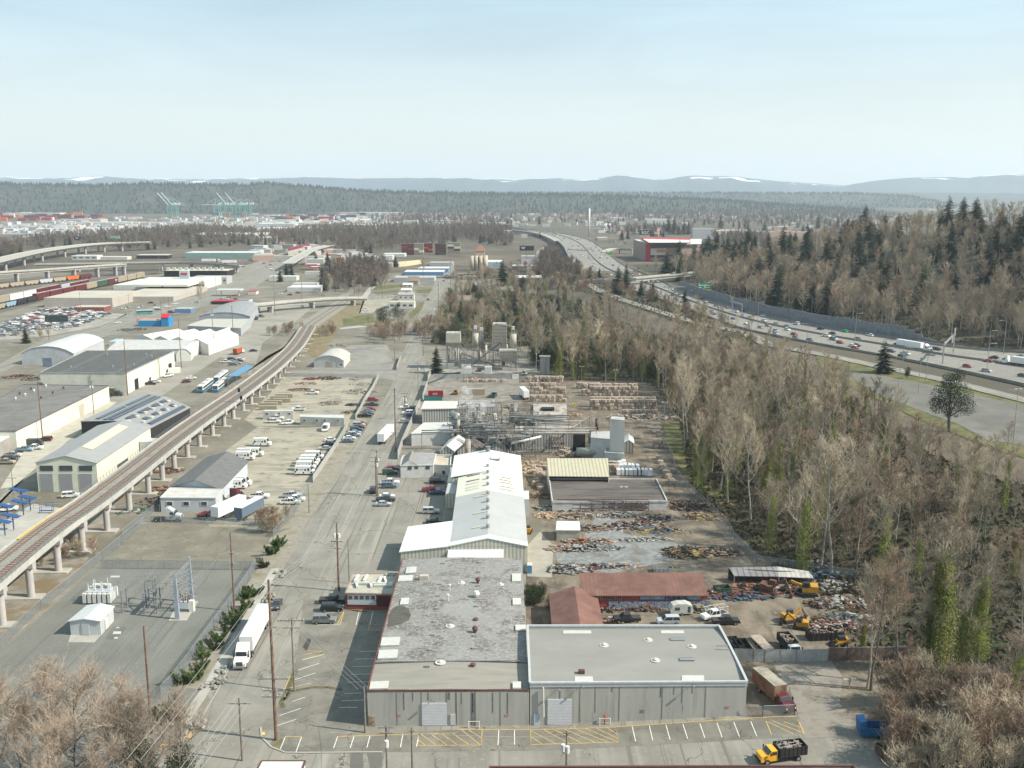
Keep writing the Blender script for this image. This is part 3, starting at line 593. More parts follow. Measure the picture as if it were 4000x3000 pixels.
for x,y in((663,790),(980,748),(1295,800),(1033,898)):p=on2(x,y);MB().tube(p,p+V3((0,0,.1)),.85,n=14).bd('roof_patch_ring',PA,W2);hood(W2,p,.38,CR_,.3)
p=on2(500,978);mb=MB();mb.box((p.x,p.y,p.z+.3),(1.1,.7,.6));mb.bd('roof_vent',REDV,W2)
for x,y in((1190,745),(1258,893)):
 p=on2(x,y);mb=MB();mb.box((p.x,p.y,p.z+.08),(2.6,1.0,.14));mb.tube(p+V3((-1.3,-.5,.25)),p+V3((1.4,-.5,.25)),.06);mb.tube(p+V3((-1.3,.5,.25)),p+V3((1.6,.5,.25)),.06);mb.bd('roof_pipework',GV_,W2)
for q in((1470,795,1560,795),(1465,822,1565,824)):mb=MB();mb.tube(on2(*q[:2])+V3((0,0,.15)),on2(*q[2:])+V3((0,0,.15)),.07);mb.bd('roof_pipe',GV_,W2)
rect(W2,'roller_door',DOORW,'K',255,1163,430,1343,P0,P1);rect(W2,'door',M('door_blue',(.42,.48,.53),.6,.05),'K',158,1268,200,1350,P0,P1)
for x in(487,770,1078,1388):rect(W2,'panel_joint',MATS['joint'],'K',x-1.3,1050,x+1.3,1342-.03*x,P0,P1,.03)
for x,w_,y1 in((598,3,1260),(1165,3,1130),(1223,4,1190),(345,4,1165),(1070,6,1150),(720,4,1110),(1298,4,1120)):rect(W2,'wall_streak',MATS['streak'],'K',x-w_/2,1055,x+w_/2,y1,P0,P1,.02)
for x,y in((343,1082),(512,1060),(1303,1058)):WL(W2,'K',x,y,P0,P1)
q=W('K',225,1080,P0,P1,.35);q2=W('K',228,1292,P0,P1,.35);MB().tube(q2,q,.14,n=8).bd('vent_pipe',WHT,W2)
rect(W2,'notice',MATS['pink_sign'],'K',1536,1214,1562,1228,P0,P1,.04);rect(W2,'wall_vent',SL_,'K',928,1238,953,1257,P0,P1,.05)
for t,x,y in(('K',668,1350),('J',1568,1372)):
 p=G(t,x,y);f=TG('guard_rail','white guard posts round a red standpipe at the foot of the right warehouse' if t=='K' else 'pair of white guard posts at the foot of the left warehouse wall','guard rail',p);mb=MB()
 for dx in(-.9,.9):mb.tube(p+V3((dx,0,0)),p+V3((dx,0,1.3)),.1)
 mb.tube(p+V3((-.9,0,1.25)),p+V3((.9,0,1.25)),.05);mb.bd('post',WHT,f)
 if t=='K':mb=MB();mb.tube(p+V3((0,.3,0)),p+V3((0,.3,1.5)),.1);mb.ball((p.x,p.y+.3,p.z+1.5),.25);mb.bd('standpipe',M('red_paint',(.45,.05,.04),.5,0),f)
SHG=M('shed_grey',(.39,.395,.39),.55,.04,.2,stripe=((0,1,0),.8,(.35,.355,.35),.2),metal=0)
SHC=M('shed_cream',(.62,.60,.51),.55,.04,.2,stripe=((0,1,0),.8,(.56,.54,.46),.2));SHW=M('shed_white',(.64,.645,.60),.5,.03,.2,stripe=((0,1,0),1.2,(.66,.68,.67),.15))
CORR=M('cream_corrugation_shade',(.55,.53,.43),.6,.05,.3,stripe=((1,0,0),.9,(.35,.35,.33),.4))  # shade between the ribs put into the colour as stripes, no relief
he=6.6;hr=8.6
nr=G('M',1467,174,he);fr=G('N',975,488,he);nl=G('M',850,172,he+1.0);rN=G('M',1150,152,hr);rF=G('N',745,488,hr)
SH=TG('long_metal_shed','very long metal shed with white, cream and grey roof sections end to end','shed',(rN.x,rN.y,0))
yN,yF=nr.y,fr.y
xr=lambda y:nr.x+(fr.x-nr.x)*(y-yN)/(yF-yN)
xc=lambda y:rN.x+(rF.x-rN.x)*(y-yN)/(yF-yN)
secs=[]
yA=G('M',1150,80,hr).y;yB=G('N',760,768,hr).y;yC=G('N',758,630,hr).y;yD=G('N',760,478,hr).y
xl1=G('N',480,1090,he).x;xl2=G('N',523,775,he).x;xl3=G('N',540,648,he).x;xl4=G('N',488,645,he).x;xl5=G('N',513,490,he).x
wl=MB()
for y0,y1,mt,la,lb,nm in((yN,yA,SHW,xl1,xl1,'front_roof'),(yA,yB,SHG,xl1,xl2,'grey_roof'),(yB,yC,SHC,xl2,xl3,'cream_roof'),(yC,yD,SHW,xl4,xl5,'white_roof')):
 off={'front_roof':.1,'grey_roof':0,'cream_roof':.12,'white_roof':.3}[nm];mb=MB()
 mb.slab((la,y0,he+off),(xc(y0),y0,hr+off),(xc(y1),y1,hr+off),(lb,y1,he+off),.2);mb.slab((xc(y0),y0,hr+off),(xr(y0)+.3,y0,he+off),(xr(y1)+.3,y1,he+off),(xc(y1),y1,hr+off),.2);fx(mb.bd(nm,mt,SH))
 wl.prism([(la+.3,y0+.2),(xr(y0),y0+.2),(xr(y1),y1-.2),(lb+.3,y1-.2)],-.1,he-.1)
wl.bd('wall',CORR,SH)
gN=MB();gN.add([(xl1+.3,yN+.15,he-.1),(xr(yN),yN+.15,he-.1),(xc(yN),yN+.15,hr-.1)],[(0,1,2)]);gN.bd('gable_wall',CORR,SH)
for v in(605,648,690,735,800,852,905,970,1040):y=v;q=G('N',758,y-6,hr);hood(SH,V3((xc(q.y),q.y,hr+.1)),.5,GV_,.7)
q=G('N',762,490,hr);hood(SH,V3((xc(q.y),q.y,hr+.2)),.8,SL_,1.6)
SKY_=M('skylight_brown',(.15,.12,.10),.6,.1,1);SKY2=M('skylight_pale',(.5,.48,.4),.6,.05)
for x,y,m_ in((645,650,0),(640,687,0),(638,707,1),(636,732,1),(636,750,1),(875,650,1),(877,667,0),(877,686,0),(878,704,0),(880,733,0),(880,753,0),(700,812,1),(695,929,1),(690,1031,1)):
 q=G('N',x,y,(he+hr)/2+.5);s_=(q.x-xc(q.y));sg=1 if s_>0 else-1;W_=abs(xr(q.y)-xc(q.y));z=lambda xx:hr+.17-(hr-he)*abs(xx-xc(q.y))/W_
 mb=MB();mb.slab((q.x-1.9,q.y-.35,z(q.x-1.9)),(q.x+1.9,q.y-.35,z(q.x+1.9)),(q.x+1.9,q.y+.35,z(q.x+1.9)),(q.x-1.9,q.y+.35,z(q.x-1.9)),.1);fx(mb.bd('skylight',SKY2 if m_ else SKY_,SH))
q=G('N',800,542,hr);mb=MB();mb.box((q.x,q.y,hr+.2),(3,2.6,.5));mb.bd('roof_hatch',SL_,SH);mb=MB();mb.box((q.x,q.y,hr+.45),(2.6,2.2,.1));mb.bd('roof_hatch',WHT,SH)
wl_=G('M',438,205,5.2);wf=G('N',320,1022,5.2);mb=MB()
mb.slab((wl_.x,yN,5.2),(xl1+.1,yN,he+.05),(xl1+.1,wf.y,he+.05),(wl_.x+.2,wf.y-.5,5.2),.2);fx(mb.bd('wing_roof',SHW,SH))
MB().prism([(wl_.x+.3,yN+.2),(xl1+.1,yN+.2),(xl1+.1,wf.y-.4),(wl_.x+.4,wf.y-.6)],-.1,[5.1,6.5,6.5,5.1]).bd('wing_wall',CORR,SH)
a_,b_,c_,d_=G('M',825,264,4.6),G('M',1278,264,4.6),G('M',1278,195,5.8),G('M',832,193,5.8)
AW=TG('lean_to','bright white corrugated lean-to roof against the gable of the long metal shed','lean-to',(a_.x,a_.y,0))
fx(MB().slab(a_,b_,c_,d_,.15).bd('roof',M('white_corr',(.72,.73,.68),.5,.03,stripe=((1,0,0),.8,(.6,.61,.57),.25)),AW));MB().prism([(a_.x+.2,a_.y+.2),(b_.x-.2,b_.y+.2),(c_.x-.2,c_.y),(d_.x+.2,d_.y)],0,[4.4,4.4,5.5,5.5]).bd('wall',CORR,AW)
flat('side_annex','light grey lean-to annex on the left side of the long shed beside parked cars',[G('N',443,795,4.2),G('N',515,795,4.2),G('N',527,725,4.2),G('N',463,725,4.2)],4.2,CORR,SHG,h2=4.6,cat='annex')
flat('side_annex','narrow pale annex on the left of the long shed next to the white office',[G('N',455,712,4.0),G('N',520,712,4.0),G('N',533,645,4.0),G('N',470,645,4.0)],4.0,CORR,SHC,cat='annex')
flat('metal_cabinet','tall grey metal cabinet standing against the right side of the long shed',[G('N',1005,835,5.0),G('N',1045,835,5.0),G('N',1042,775,5.0),G('N',1000,775,5.0)],5.0,M('cabinet_grey',(.42,.44,.45),.6,.06),WHT,cat='cabinet')
BRICK=M('red_brick',(.22,.065,.055),.9,.15,3);WHW=M('white_wall',(.52,.52,.5),.8,.06,.6,c2=(.42,.42,.4),s2=.4,t2=.62)
h=hof('J',650,515,403);pO=[G('J',645,405,h),G('J',985,412,h),G('J',1022,264,h),G('J',702,266,h)]
OF=flat('brick_office','small red brick office with white ducts on its flat roof beside the left warehouse',pO,h,BRICK,M('office_roof',(.36,.35,.29),.9,.1,.6),.25,trim=M('trim_brown',(.30,.24,.21),.8,.1),cat='office')
for k in rg(5):window(OF,'J',662+k*41,413,700+k*41,448,pO[0],pO[1])
rect(OF,'window_panel',M('panel_pale',(.45,.47,.5),.6,.05),'J',660,452,866,480,pO[0],pO[1],.1);rect(OF,'porch',M('porch_dark',(.08,.03,.03),.9,0),'J',872,425,962,495,pO[0],pO[1],.05)
def duct(par,pts,w_=.5,z=h,mat=WHT):
 mb=MB()
 for a,b in zip(pts,pts[1:]):mb.beam(a+V3((0,0,.5)),b+V3((0,0,.5)),w_,w_)
 mb.bd('duct',mat,par)
for q in((738,285,710,330),(802,285,775,330),(705,340,985,350),(905,300,890,325,875,345),(850,358,985,358),(720,340,730,368),(825,345,832,368),(925,300,940,345,985,340)):duct(OF,[G('J',q[i],q[i+1],h)for i in rg(0,len(q),2)])
for x,y in((935,275),(960,275),(990,278)):p=G('J',x,y,h);hood(OF,p,.3,GV_,.4)
hw=hof('N',356,645,560);q=[G('N',118,590,hw),G('N',356,585,hw),G('N',375,505,hw),G('N',235,500,hw),G('N',135,520,hw)]
WO=flat('white_office','low white office with grey roof and wheelchair ramp beside the street',q,hw,WHW,M('grey_roof',(.27,.27,.27),.9,.1,.5),.15,cat='office')
g_=[G('N',112,590,hw),G('N',245,588,hw),G('N',262,520,hw),G('N',145,520,hw)]
pr=[mid(g_[0],g_[1],hw+1.9),mid(g_[3],g_[2],hw+1.9)];SHING=M('shingle',(.20,.195,.19),.95,.12,1.5)
mb=MB();mb.slab(g_[0],pr[0],pr[1],g_[3],.15);mb.slab(pr[0],g_[1],g_[2],pr[1],.15);fx(mb.bd('gable_roof',SHING,WO));mb=MB();mb.add([g_[0],g_[1],pr[0]],[(0,1,2)]);mb.bd('gable_wall',WHW,WO)
for x0,y0,x1,y1 in((172,590,200,617),(222,584,246,610),(300,584,330,612)):window(WO,'N',x0,y0,x1,y1,q[0],q[1],M('brown_frame',(.16,.12,.10),.7,0))
mb=MB()
for k in rg(3):a=G('N',165+k*5,655-k*8,.5+.3*k);b=G('N',330+k*8,628+k*8,.5);RL('ramp_rail',[a,b],1.0,WHT,WO,1.2)
hc=hof('N',358,650,590);c4=[G('N',358,592,hc),G('N',478,600,hc),G('N',483,522,hc),G('N',372,520,hc)]
CB=flat('white_block_office','small white cube shaped office with parapet between the house and long shed',c4,hc,WHW,M('cream_roof',(.42,.37,.29),.9,.1,.5),.6,cat='office');window(CB,'N',415,620,445,655,c4[0],c4[1])
CORG=M('grey_corrugation_shade',(.40,.40,.38),.6,.08,.4,stripe=((1,0,0),1.0,(.18,.18,.175),.45));GR=M('roof_grey_metal',(.38,.38,.37),.6,.08,.3);DRF=M('dark_metal_roof',(.075,.07,.068),.7,.3,.5,c2=(.15,.11,.09),s2=.5,t2=.6)  # corrugated grey: darker stripes paint the shade between ribs
RST=M('rusty_sheet',(.28,.22,.18),.8,.25,.6,c2=(.36,.35,.33),s2=.3,t2=.5)
flat('metal_building','corrugated metal building with pale grey roof behind the slatted fence',[G('N',272,183,6),G('N',530,178,6),G('N',530,128,6),G('N',295,128,6)],6,CORG,M('pale_roof',(.50,.49,.45),.7,.05,.3),over=.5)
flat('metal_building','low building with stained dark grey roof behind the steaming pipes',[G('N',532,172,6),G('N',800,168,6),G('N',798,118,6),G('N',532,120,6)],6,CORG,M('roof_stained',(.25,.24,.23),.9,.15,.3))
flat('white_block_building','white flat roofed block building with bright white roof near the street fence',[G('N',197,360,4.5),G('N',500,350,4.5),G('N',480,278,4.5),G('N',290,282,4.5)],4.5,WHW,PA,.2)
GB('small_metal_shed','small pale metal shed with gable roof at the far left end of long shed',[G('N',405,478,4.5),G('N',500,478,4.5),G('N',600,402,4.5),G('N',475,400,4.5)],4.5,6.2,CORG,M('pale_roof'))
GB('dark_roofed_shed','shed with patched black metal gable roof touching the long white shed',[G('N',530,478,5),G('N',690,474,5),G('N',745,408,5),G('N',600,408,5)],5,7.5,CORG,DRF)
GB('dark_roofed_shed','right hand one of the two black roofed sheds behind the long shed',[G('N',700,472,5),G('N',900,468,5),G('N',890,420,5),G('N',755,415,5)],5,7.5,CORG,DRF)
flat('plant_building','long low corrugated plant building carrying the safety banner and rust stains',[G('N',940,362,6),G('N',1360,362,6),G('N',1355,308,6),G('N',945,308,6)],6,CORG,RST)
flat('plant_building','soot dark boiler house under the tangle of pipes',[G('N',570,345,6.5),G('N',935,345,6.5),G('N',930,292,6.5),G('N',575,292,6.5)],6.5,CORG,M('dark_roof_mix',(.16,.15,.14),.9,.3,.4))
flat('dark_bay','open dark loading bay at the right end of the plant building',[G('N',1362,362,6),G('N',1450,362,6),G('N',1450,320,6),G('N',1362,320,6)],6,DARK,SL_,cat='loading bay')
zh=[G('N',1210,422),G('N',1355,422)];pz=W('N',1210,372,*[G('N',945,420),G('N',1360,420)],.15)
b0,b1=G('N',940,362,6),G('N',1360,362,6)
bn=MB();bx0,bx1=G('N',1210,364,6),G('N',1282,364,6)
bn.box(((bx0.x+bx1.x)/2,b0.y-.25,3.6),(bx1.x-bx0.x,.1,4.0));tag(bn.bd('safety_banner',M('banner_grey',(.55,.53,.5),.8,.05)),'white safety banner reading ZERO HARM on the plant wall','banner')
def text(s,size,loc,rot,mat,name,parent=None,lb_=None,cat=None,depth=.03,sx=1.):
 cu=bpy.data.curves.new(name,'FONT');cu.body=s;cu.size=size;cu.extrude=depth;cu.align_x='CENTER';cu.align_y='CENTER';cu.resolution_u=2;cu.offset=size*.015
 tmp=bpy.data.objects.new(name,cu);COL.objects.link(tmp);bpy.context.view_layer.update();dg=bpy.context.evaluated_depsgraph_get()
 me=bpy.data.meshes.new_from_object(tmp.evaluated_get(dg));bpy.data.objects.remove(tmp);o=bpy.data.objects.new(name,me);COL.objects.link(o);me.materials.clear();me.materials.append(mat)
 o.location=loc;o.rotation_euler=rot;o.scale=(sx,1,1)
 if parent:o.parent=parent;o.location=V3(loc)-(V3(parent.location)if parent.get('_o')else V3((0,0,0)))
 if lb_:tag(o,lb_,cat)
 return o
safety=bpy.data.objects['safety_banner'];xm=(bx0.x+bx1.x)/2
for s_,z_ in(('ZERO',4.5),('HARM',2.7)):text(s_,2.0,(xm,b0.y-.36,z_),(pi/2,0,0),M('banner_ink',(.22,.12,.09),.8,0),'lettering',parent=safety)
flat('white_plant_building','white blocky plant building with several roof levels beside the tall rusty tower',[G('N',1488,390,7),G('N',1650,405,7),G('N',1640,345,7),G('N',1492,350,7)],7,WHW,GR)
flat('white_plant_building','lower white plant block under the rusty tower, second from the front',[G('N',1593,410,6),G('N',1722,400,6),G('N',1700,358,6),G('N',1600,360,6)],6,WHW,GR)
tw=[G('N',1628,258,15),G('N',1733,268,15),G('N',1733,245,15),G('N',1640,238,15)]
TWR=flat('plant_tower','tall square white metal tower with a long rust stain',tw,15,M('tower_white',(.55,.53,.49),.7,.06,.3,c2=(.33,.24,.17),s2=.22,t2=.58,aniso=(1,1,.25)),GR,cat='tower')
flat('white_plant_building','small white block building with dark roof stain in front of the plant',[G('N',1592,495,4),G('N',1726,503,4),G('N',1715,452,4),G('N',1598,450,4)],4,WHW,M('roof_stained'),.15)
GB('small_metal_shed','small white corrugated shed right of the rusty tower',[G('N',1732,420,4),G('N',1797,425,4),G('N',1790,380,4),G('N',1732,372,4)],4,5,CORG,WHT)
gr=[G('N',1080,222,6),G('N',1312,222,6),G('N',1305,150,6),G('N',1082,150,6)]
GRB=GB('hopper_building','grey curved roof building with a dark square opening in its roof',gr,6,7.6,WHW,RST,along=False,barrel=6);p=G('N',1180,180,7.4);mb=MB();mb.box((p.x,p.y,7.6),(5,3.6,.5));mb.bd('roof_opening',DARK,GRB)
a_,b_,c_,d_=G('N',1183,662,4.6),G('N',1622,667,4.6),G('N',1613,534,6.4),G('N',1172,534,6.4)
CS=TG('cream_roofed_shed','open shed with cream corrugated roof between yard and dark roofed building','shed',(a_.x,a_.y,0));fx(MB().slab(a_,b_,c_,d_,.2).bd('roof',M('cream_corr',(.45,.42,.31),.7,.08,.3,c2=(.34,.31,.22),s2=.3,t2=.62,stripe=((1,0,0),1.1,(.30,.28,.21),.3)),CS));mb=MB()
mb.prism([(c_.x,c_.y-.4),(d_.x,d_.y-.4),(d_.x,d_.y),(c_.x,c_.y)],0,6.1);mb.prism([(a_.x,a_.y),(a_.x+.3,a_.y),(d_.x+.3,d_.y),(d_.x,d_.y)],0,[4.3,4.3,6.1,6.1]);mb.prism([(b_.x-.3,b_.y),(b_.x,b_.y),(c_.x,c_.y),(c_.x-.3,c_.y)],0,[4.3,4.3,6.1,6.1]);mb.bd('wall',WHW,CS)
hb=hof('N',1215,920,848);dp=[G('N',1213,847,hb),G('N',2038,842,hb),G('N',1962,687,hb),G('N',1190,682,hb)]
DB=flat('dark_roofed_building','low block building with weathered black roof and storage rack on its front wall',dp,hb-.3,M('block_white',(.45,.45,.44),.85,.1,.5,c2=(.33,.32,.31),s2=.3,t2=.6),M('black_roof',(.085,.075,.072),.95,.2,.6,aniso=(.4,2,1),c2=(.125,.11,.10),s2=.25,t2=.5),.45,cat='building')
REDR=M('red_roof',(.155,.082,.066),.75,.18,.3,c2=(.22,.13,.10),s2=.12,t2=.62,stripe=((1,0,0),.9,(.15,.07,.055),.15));REDR2=M('red_roof_b',(.17,.088,.07),.75,.18,.3,c2=(.23,.135,.10),s2=.12,t2=.62)
he_=hof('K',900,520,415);a_,b_,c_,d_=G('K',617,417,he_),G('K',1410,417,he_),G('K',1367,251,he_+2),G('K',482,253,he_+2)
RB=TG('red_roofed_workshop','long workshop with rusty red metal roof and graffiti mural wall','workshop',(a_.x,a_.y,0))
fx(MB().slab(V3((d_.x,a_.y,he_)),b_,c_,d_,.2).bd('roof',REDR,RB))
MB().prism([(d_.x+.3,a_.y+.5),(b_.x-.4,a_.y+.5),(b_.x-.4,c_.y),(d_.x+.3,c_.y)],-.2,[he_-.1,he_-.1,he_+1.7,he_+1.7]).bd('wall',M('mural_red',(.25,.07,.06),.8,.15,.5),RB)
mm=bpy.data.materials.new('mural_paint');mm.use_nodes=True;n_=mm.node_tree;bs=n_.nodes['Principled BSDF'];tcx=n_.nodes.new('ShaderNodeNewGeometry');vo=n_.nodes.new('ShaderNodeTexNoise');_I(vo,'Scale',1.1);_I(vo,'Distortion',2.5);cr=n_.nodes.new('ShaderNodeValToRGB');cr.color_ramp.interpolation='CONSTANT'
n_.links.new(tcx.outputs['Position'],vo.inputs['Vector']);n_.links.new(vo.outputs[0],cr.inputs[0]);n_.links.new(cr.outputs[0],bs.inputs['Base Color'])
els=cr.color_ramp.elements;els[0].position=0;els[0].color=(.04,.04,.05,1);els[1].position=.42;els[1].color=(.12,.22,.33,1)
for ps,c in((.47,(.5,.52,.55,1)),(.50,(.08,.13,.22,1)),(.54,(.35,.45,.52,1)),(.58,(.04,.04,.05,1)),(.62,(.3,.08,.08,1))):e=els.new(ps);e.color=c
MB().box(((a_.x+b_.x)/2+1.5,a_.y+.42,(he_-.6)*.42),((b_.x-a_.x)*.92,.1,(he_-.6)*.72)).bd('mural',mm,RB)
INK=M('mural_ink',(.02,.02,.02),.8,0);PANEL=M('mural_panel',(.36,.16,.13),.8,.1)
MB().box((a_.x+2.6,a_.y+.36,he_-.62),(5.4,.08,.95)).bd('mural_panel',PANEL,RB);text('STRENGTH',1.05,(a_.x+2.6,a_.y+.26,he_-.65),(pi/2,0,0),INK,'mural_lettering',RB,sx=.95)
MB().box((a_.x+15.8,a_.y+.36,he_-.6),(13,.08,.9)).bd('mural_mountains',M('mural_blue',(.20,.30,.38),.8,.3,1.2),RB);text('HONOR',1.15,(a_.x+17,a_.y+.26,he_-.62),(pi/2,0,0),INK,'mural_lettering',RB,sx=1.15)
mb=MB();mb.box((d_.x+2.7,d_.y-4,he_+1.45),(5,7,.1))
e_=G('K',285,390,3.6);f_=G('K',660,640,3.6);r0,r1_=G('K',450,347,5.6),G('K',492,640,5.6);xl_,xr_=G('K',300,628,3.6).x-.4,f_.x;yb=min(f_.y,r1_.y)-2;yt=r0.y
LB=TG('red_roofed_workshop','gable ended workshop with red metal roof just behind the square warehouse','workshop',(r0.x,yb,0))
yb=max(yb,p2_[3].y+.3);mb=MB();mb.slab((xl_,yb,3.6),(r1_.x,yb,5.6),(r0.x,yt,5.6),(xl_,yt,3.6),.2);mb.slab((r1_.x,yb,5.6),(xr_,yb,3.6),(G('K',612,402,3.6).x,yt,3.6),(r0.x,yt,5.6),.2);fx(mb.bd('roof',REDR2,LB))
MB().prism([(xl_+.4,yb+.2),(xr_-.4,yb+.2),(xr_-.6,yt-.3),(xl_+.4,yt-.3)],0,3.5).bd('wall',MATS['mural_red'],LB);mb=MB();mb.add([(xl_+.4,yt-.3,3.4),(xr_-.6,yt-.3,3.4),(r0.x,yt-.3,5.4)],[(0,1,2)]);mb.bd('gable_wall',MATS['mural_red'],LB)
a_,b_,c_,d_=G('L',0,262,3.6),G('L',515,292,3.4),G('L',480,242,4.4),G('L',0,212,4.6);a_=G('K',1600,275,3.6);d_=G('K',1560,215,4.6);m0,m1=G('L',262,280,3.6),G('L',250,208,4.6)
CP=TG('carport','long open carport with patchwork tin roof full of machinery','carport',(a_.x,a_.y,ZG(a_.x,a_.y)))
fx(MB().slab(a_,m0,m1,d_,.12).bd('dark_roof',M('tin_dark',(.20,.195,.2),.6,.15,.6,stripe=((1,0,0),1.4,(.13,.125,.13),.3)),CP));fx(MB().slab(m0,b_,c_,m1,.12).bd('pale_roof',M('tin_pale',(.42,.41,.38),.6,.12,.6,stripe=((1,0,0),1.1,(.33,.32,.3),.3)),CP))
for q in(a_,m0,b_,c_,m1,d_):MB().tube((q.x,q.y,0),(q.x,q.y,q.z-.12),.12).bd('post',SL_,CP)
MB().prism([(d_.x,d_.y-.2),(c_.x,c_.y-.2),(c_.x,c_.y),(d_.x,d_.y)],0,[4.4,4.2,4.2,4.4]).bd('back_wall',M('rust_wall',(.08,.06,.05),.9,.4,1),CP)
wc=[G('G',385,1600,3),G('G',583,1603,3),G('G',577,1533,3),G('G',392,1530,3)]
o_=flat('canopy_hut','small white roofed open hut in the middle of the scrap yard',wc,3,M('hut_wall',(.35,.33,.28),.9,.15,.6),M('hut_roof',(.62,.63,.58),.6,.05),over=.3,cat='hut')
for q,hh,lb in(((K_:=('K',-160,1652,1560,1650)),5,'dark flat roof edge with red trim at the bottom of the frame'),):
 a_=G('K',-160,1664,5);b_=G('L',800,1656,5);flat('bottom_building',lb,[V3((a_.x,a_.y-14,0)),V3((b_.x,b_.y-14,0)),V3((b_.x,b_.y,0)),V3((a_.x,a_.y,0))],5,BRICK,DRF,.35,trim=M('maroon',(.11,.05,.045),.7,.1))
a_=G('J',40,1612,4);b_=G('J',353,1612,4);flat('bottom_building','pale metal roofed shed cut off by the bottom edge left of the pole',[V3((a_.x-.6,a_.y-12,0)),V3((b_.x,b_.y-12,0)),V3((b_.x,b_.y,0)),V3((a_.x,a_.y,0))],4,WHW,M('pale_green_roof',(.50,.54,.50),.6,.06,.5),.1,trim=M('maroon'))
# == buildings left of the street
hq=hof('E',1845,1440,1318);p_=[G('E',1385,1318,hq),G('E',1862,1320,hq),G('E',1920,1245,hq),G('E',1470,1232,hq)]
VD=flat('white_depot_office','white painted block office with three windows in front of the dark gable roof',p_,hq,M('grey_white',(.46,.47,.48),.8,.05),M('roof_offwhite',(.46,.45,.42),.9,.08,.4),.2,cat='office')
for x in(1437,1580,1735):window(VD,'E',x,1345,x+60,1383,p_[0],p_[1])
GB('depot_shed','dark grey gable roofed depot shed beside the delivery vans',[G('E',1470,1222,4.2),G('E',1905,1238,4.2),G('E',2135,1000,4.2),G('E',1800,960,4.2)],4.2,6.6,M('blue_white',(.42,.46,.5),.8,.05),M('dark_shingle',(.13,.13,.132),.9,.1,.6),over=.5)
hq=hof('E',832,1265,1012);p_=[G('E',310,1012,hq),G('E',832,1014,hq),G('E',1298,706,hq),G('E',850,690,hq)];CRW=M('cream_wall',(.62,.62,.50),.8,.04,.3,stripe=((0,0,1),5.5,(.5,.5,.42),.02));LM=M('light_metal_roof',(.29,.29,.285),.5,.05,.3,stripe=((.85,.52,0),.9,(.25,.25,.25),.2))
MT=GB('tram_workshop','cream tram workshop with three tall doors and a pale yellow skylight strip',p_,hq,hq+2.2,CRW,LM,cat='workshop')
def doorset(par,P,Q):
 for x in(348,516,686):
  rect(par,'window',GS_,'E',x,1037,x+112,1082,P,Q,.1);rect(par,'roller_door',M('door_grey',(.28,.28,.29),.6,.05),'E',x+10,1107,x+118,1255,P,Q,.1)
doorset(MT,p_[0],p_[1])
r0,r1_=mid(p_[0],p_[1],hq+2.2),mid(p_[3],p_[2],hq+2.2)
def rp_(u,v):a=r0.lerp(p_[1],u);b=r1_.lerp(p_[2],u);q=a.lerp(b,v);q.z=hq+2.2*(1-u)+.3;return q
fx(MB().slab(rp_(.08,.22),rp_(.42,.22),rp_(.42,.86),rp_(.08,.86),.1).bd('skylight',M('yellow_skylight',(.66,.62,.38),.5,.03),MT))
pb,pc=p_[1],p_[2]
for v0,v1,z0,z1,m_ in((.33,.52,0,4.2,DARK),):a,b=pb.lerp(pc,v0),pb.lerp(pc,v1);MB().prism([(a.x,a.y),(b.x,b.y),(b.x+.15,b.y),(a.x+.15,a.y)],z0,z1).bd('door',m_,MT)
a=pb.lerp(pc,.8);MB().box((a.x+2.6,a.y,3.6),(4.5,5,7)).bd('annex',WHW,MT)
hq=hof('E',1380,815,715)+1;p_=[G('E',700,655,6.5),G('E',1300,712,6.5),G('E',1640,535,6.5),G('E',1232,412,6.5)]
BLK=M('black_cladding',(.035,.035,.038),.7,.1,.5)
SB=GB('solar_roof_building','black clad building with solar panels and round skylights on its grey roof',p_,6.5,8.0,BLK,M('solar_roof_grey',(.27,.27,.27),.7,.06,.4));r0,r1_=mid(p_[0],p_[1],8.0),mid(p_[3],p_[2],8.0)
def sp(u,v,dz=.3):
 L0=p_[0].lerp(p_[3],v);R0=p_[1].lerp(p_[2],v);q=L0.lerp(R0,u);q.z=6.5+1.5*(1-abs(2*u-1))+dz;return q
PV=M('solar_panel',(.03,.045,.07),.25,.1,1,spec=.6)
for u,v0,v1 in((.20,.05,.5),(.20,.55,.97),(.34,.02,.95),(.43,.02,.95),(.60,.1,.25),(.60,.34,.55),(.60,.62,.74),(.60,.8,.9),(.93,.1,.95),(.78,.2,.28),(.78,.4,.5),(.78,.6,.68),(.78,.8,.88)):
 def seg(v_,u_):return sp(u_,v_,.45)
 fx(MB().slab(seg(v0,u-.035),seg(v0,u+.035),seg(v1,u+.035),seg(v1,u-.035),.1).bd('solar_panel',PV,SB))
for k in rg(6):hood(SB,sp(.66,.05+.17*k,.1),.75,CR_,.5,'round_skylight')
for k in rg(5):hood(SB,sp(.83,.12+.18*k,.1),.7,CR_,.5,'round_skylight')
hq=hof('E',1110,415,240);p_=[G('E',345,237,hq),G('E',1095,240,hq),G('E',1503,52,hq),G('E',742,47,hq)];PW=M('panel_white',(.60,.59,.51),.8,.07,.3,c2=(.48,.46,.39),s2=.15,t2=.6)
o_=flat('black_roofed_warehouse','white warehouse with black flat roof beside the tram yard',p_,hq,PW,M('black_flat_roof',(.085,.09,.088),.9,.1,.3,stripe=((.6,-.8,0),7,(.12,.12,.12),.03)),.3,trim=M('trim_grey',(.3,.3,.29),.8,.1),cat='warehouse')
for x,y in((610,190),(925,85),(975,190),(1262,85),(1155,175),(1310,105)):hood(o_,G('E',x,y,hq),.4,GV_,1.)
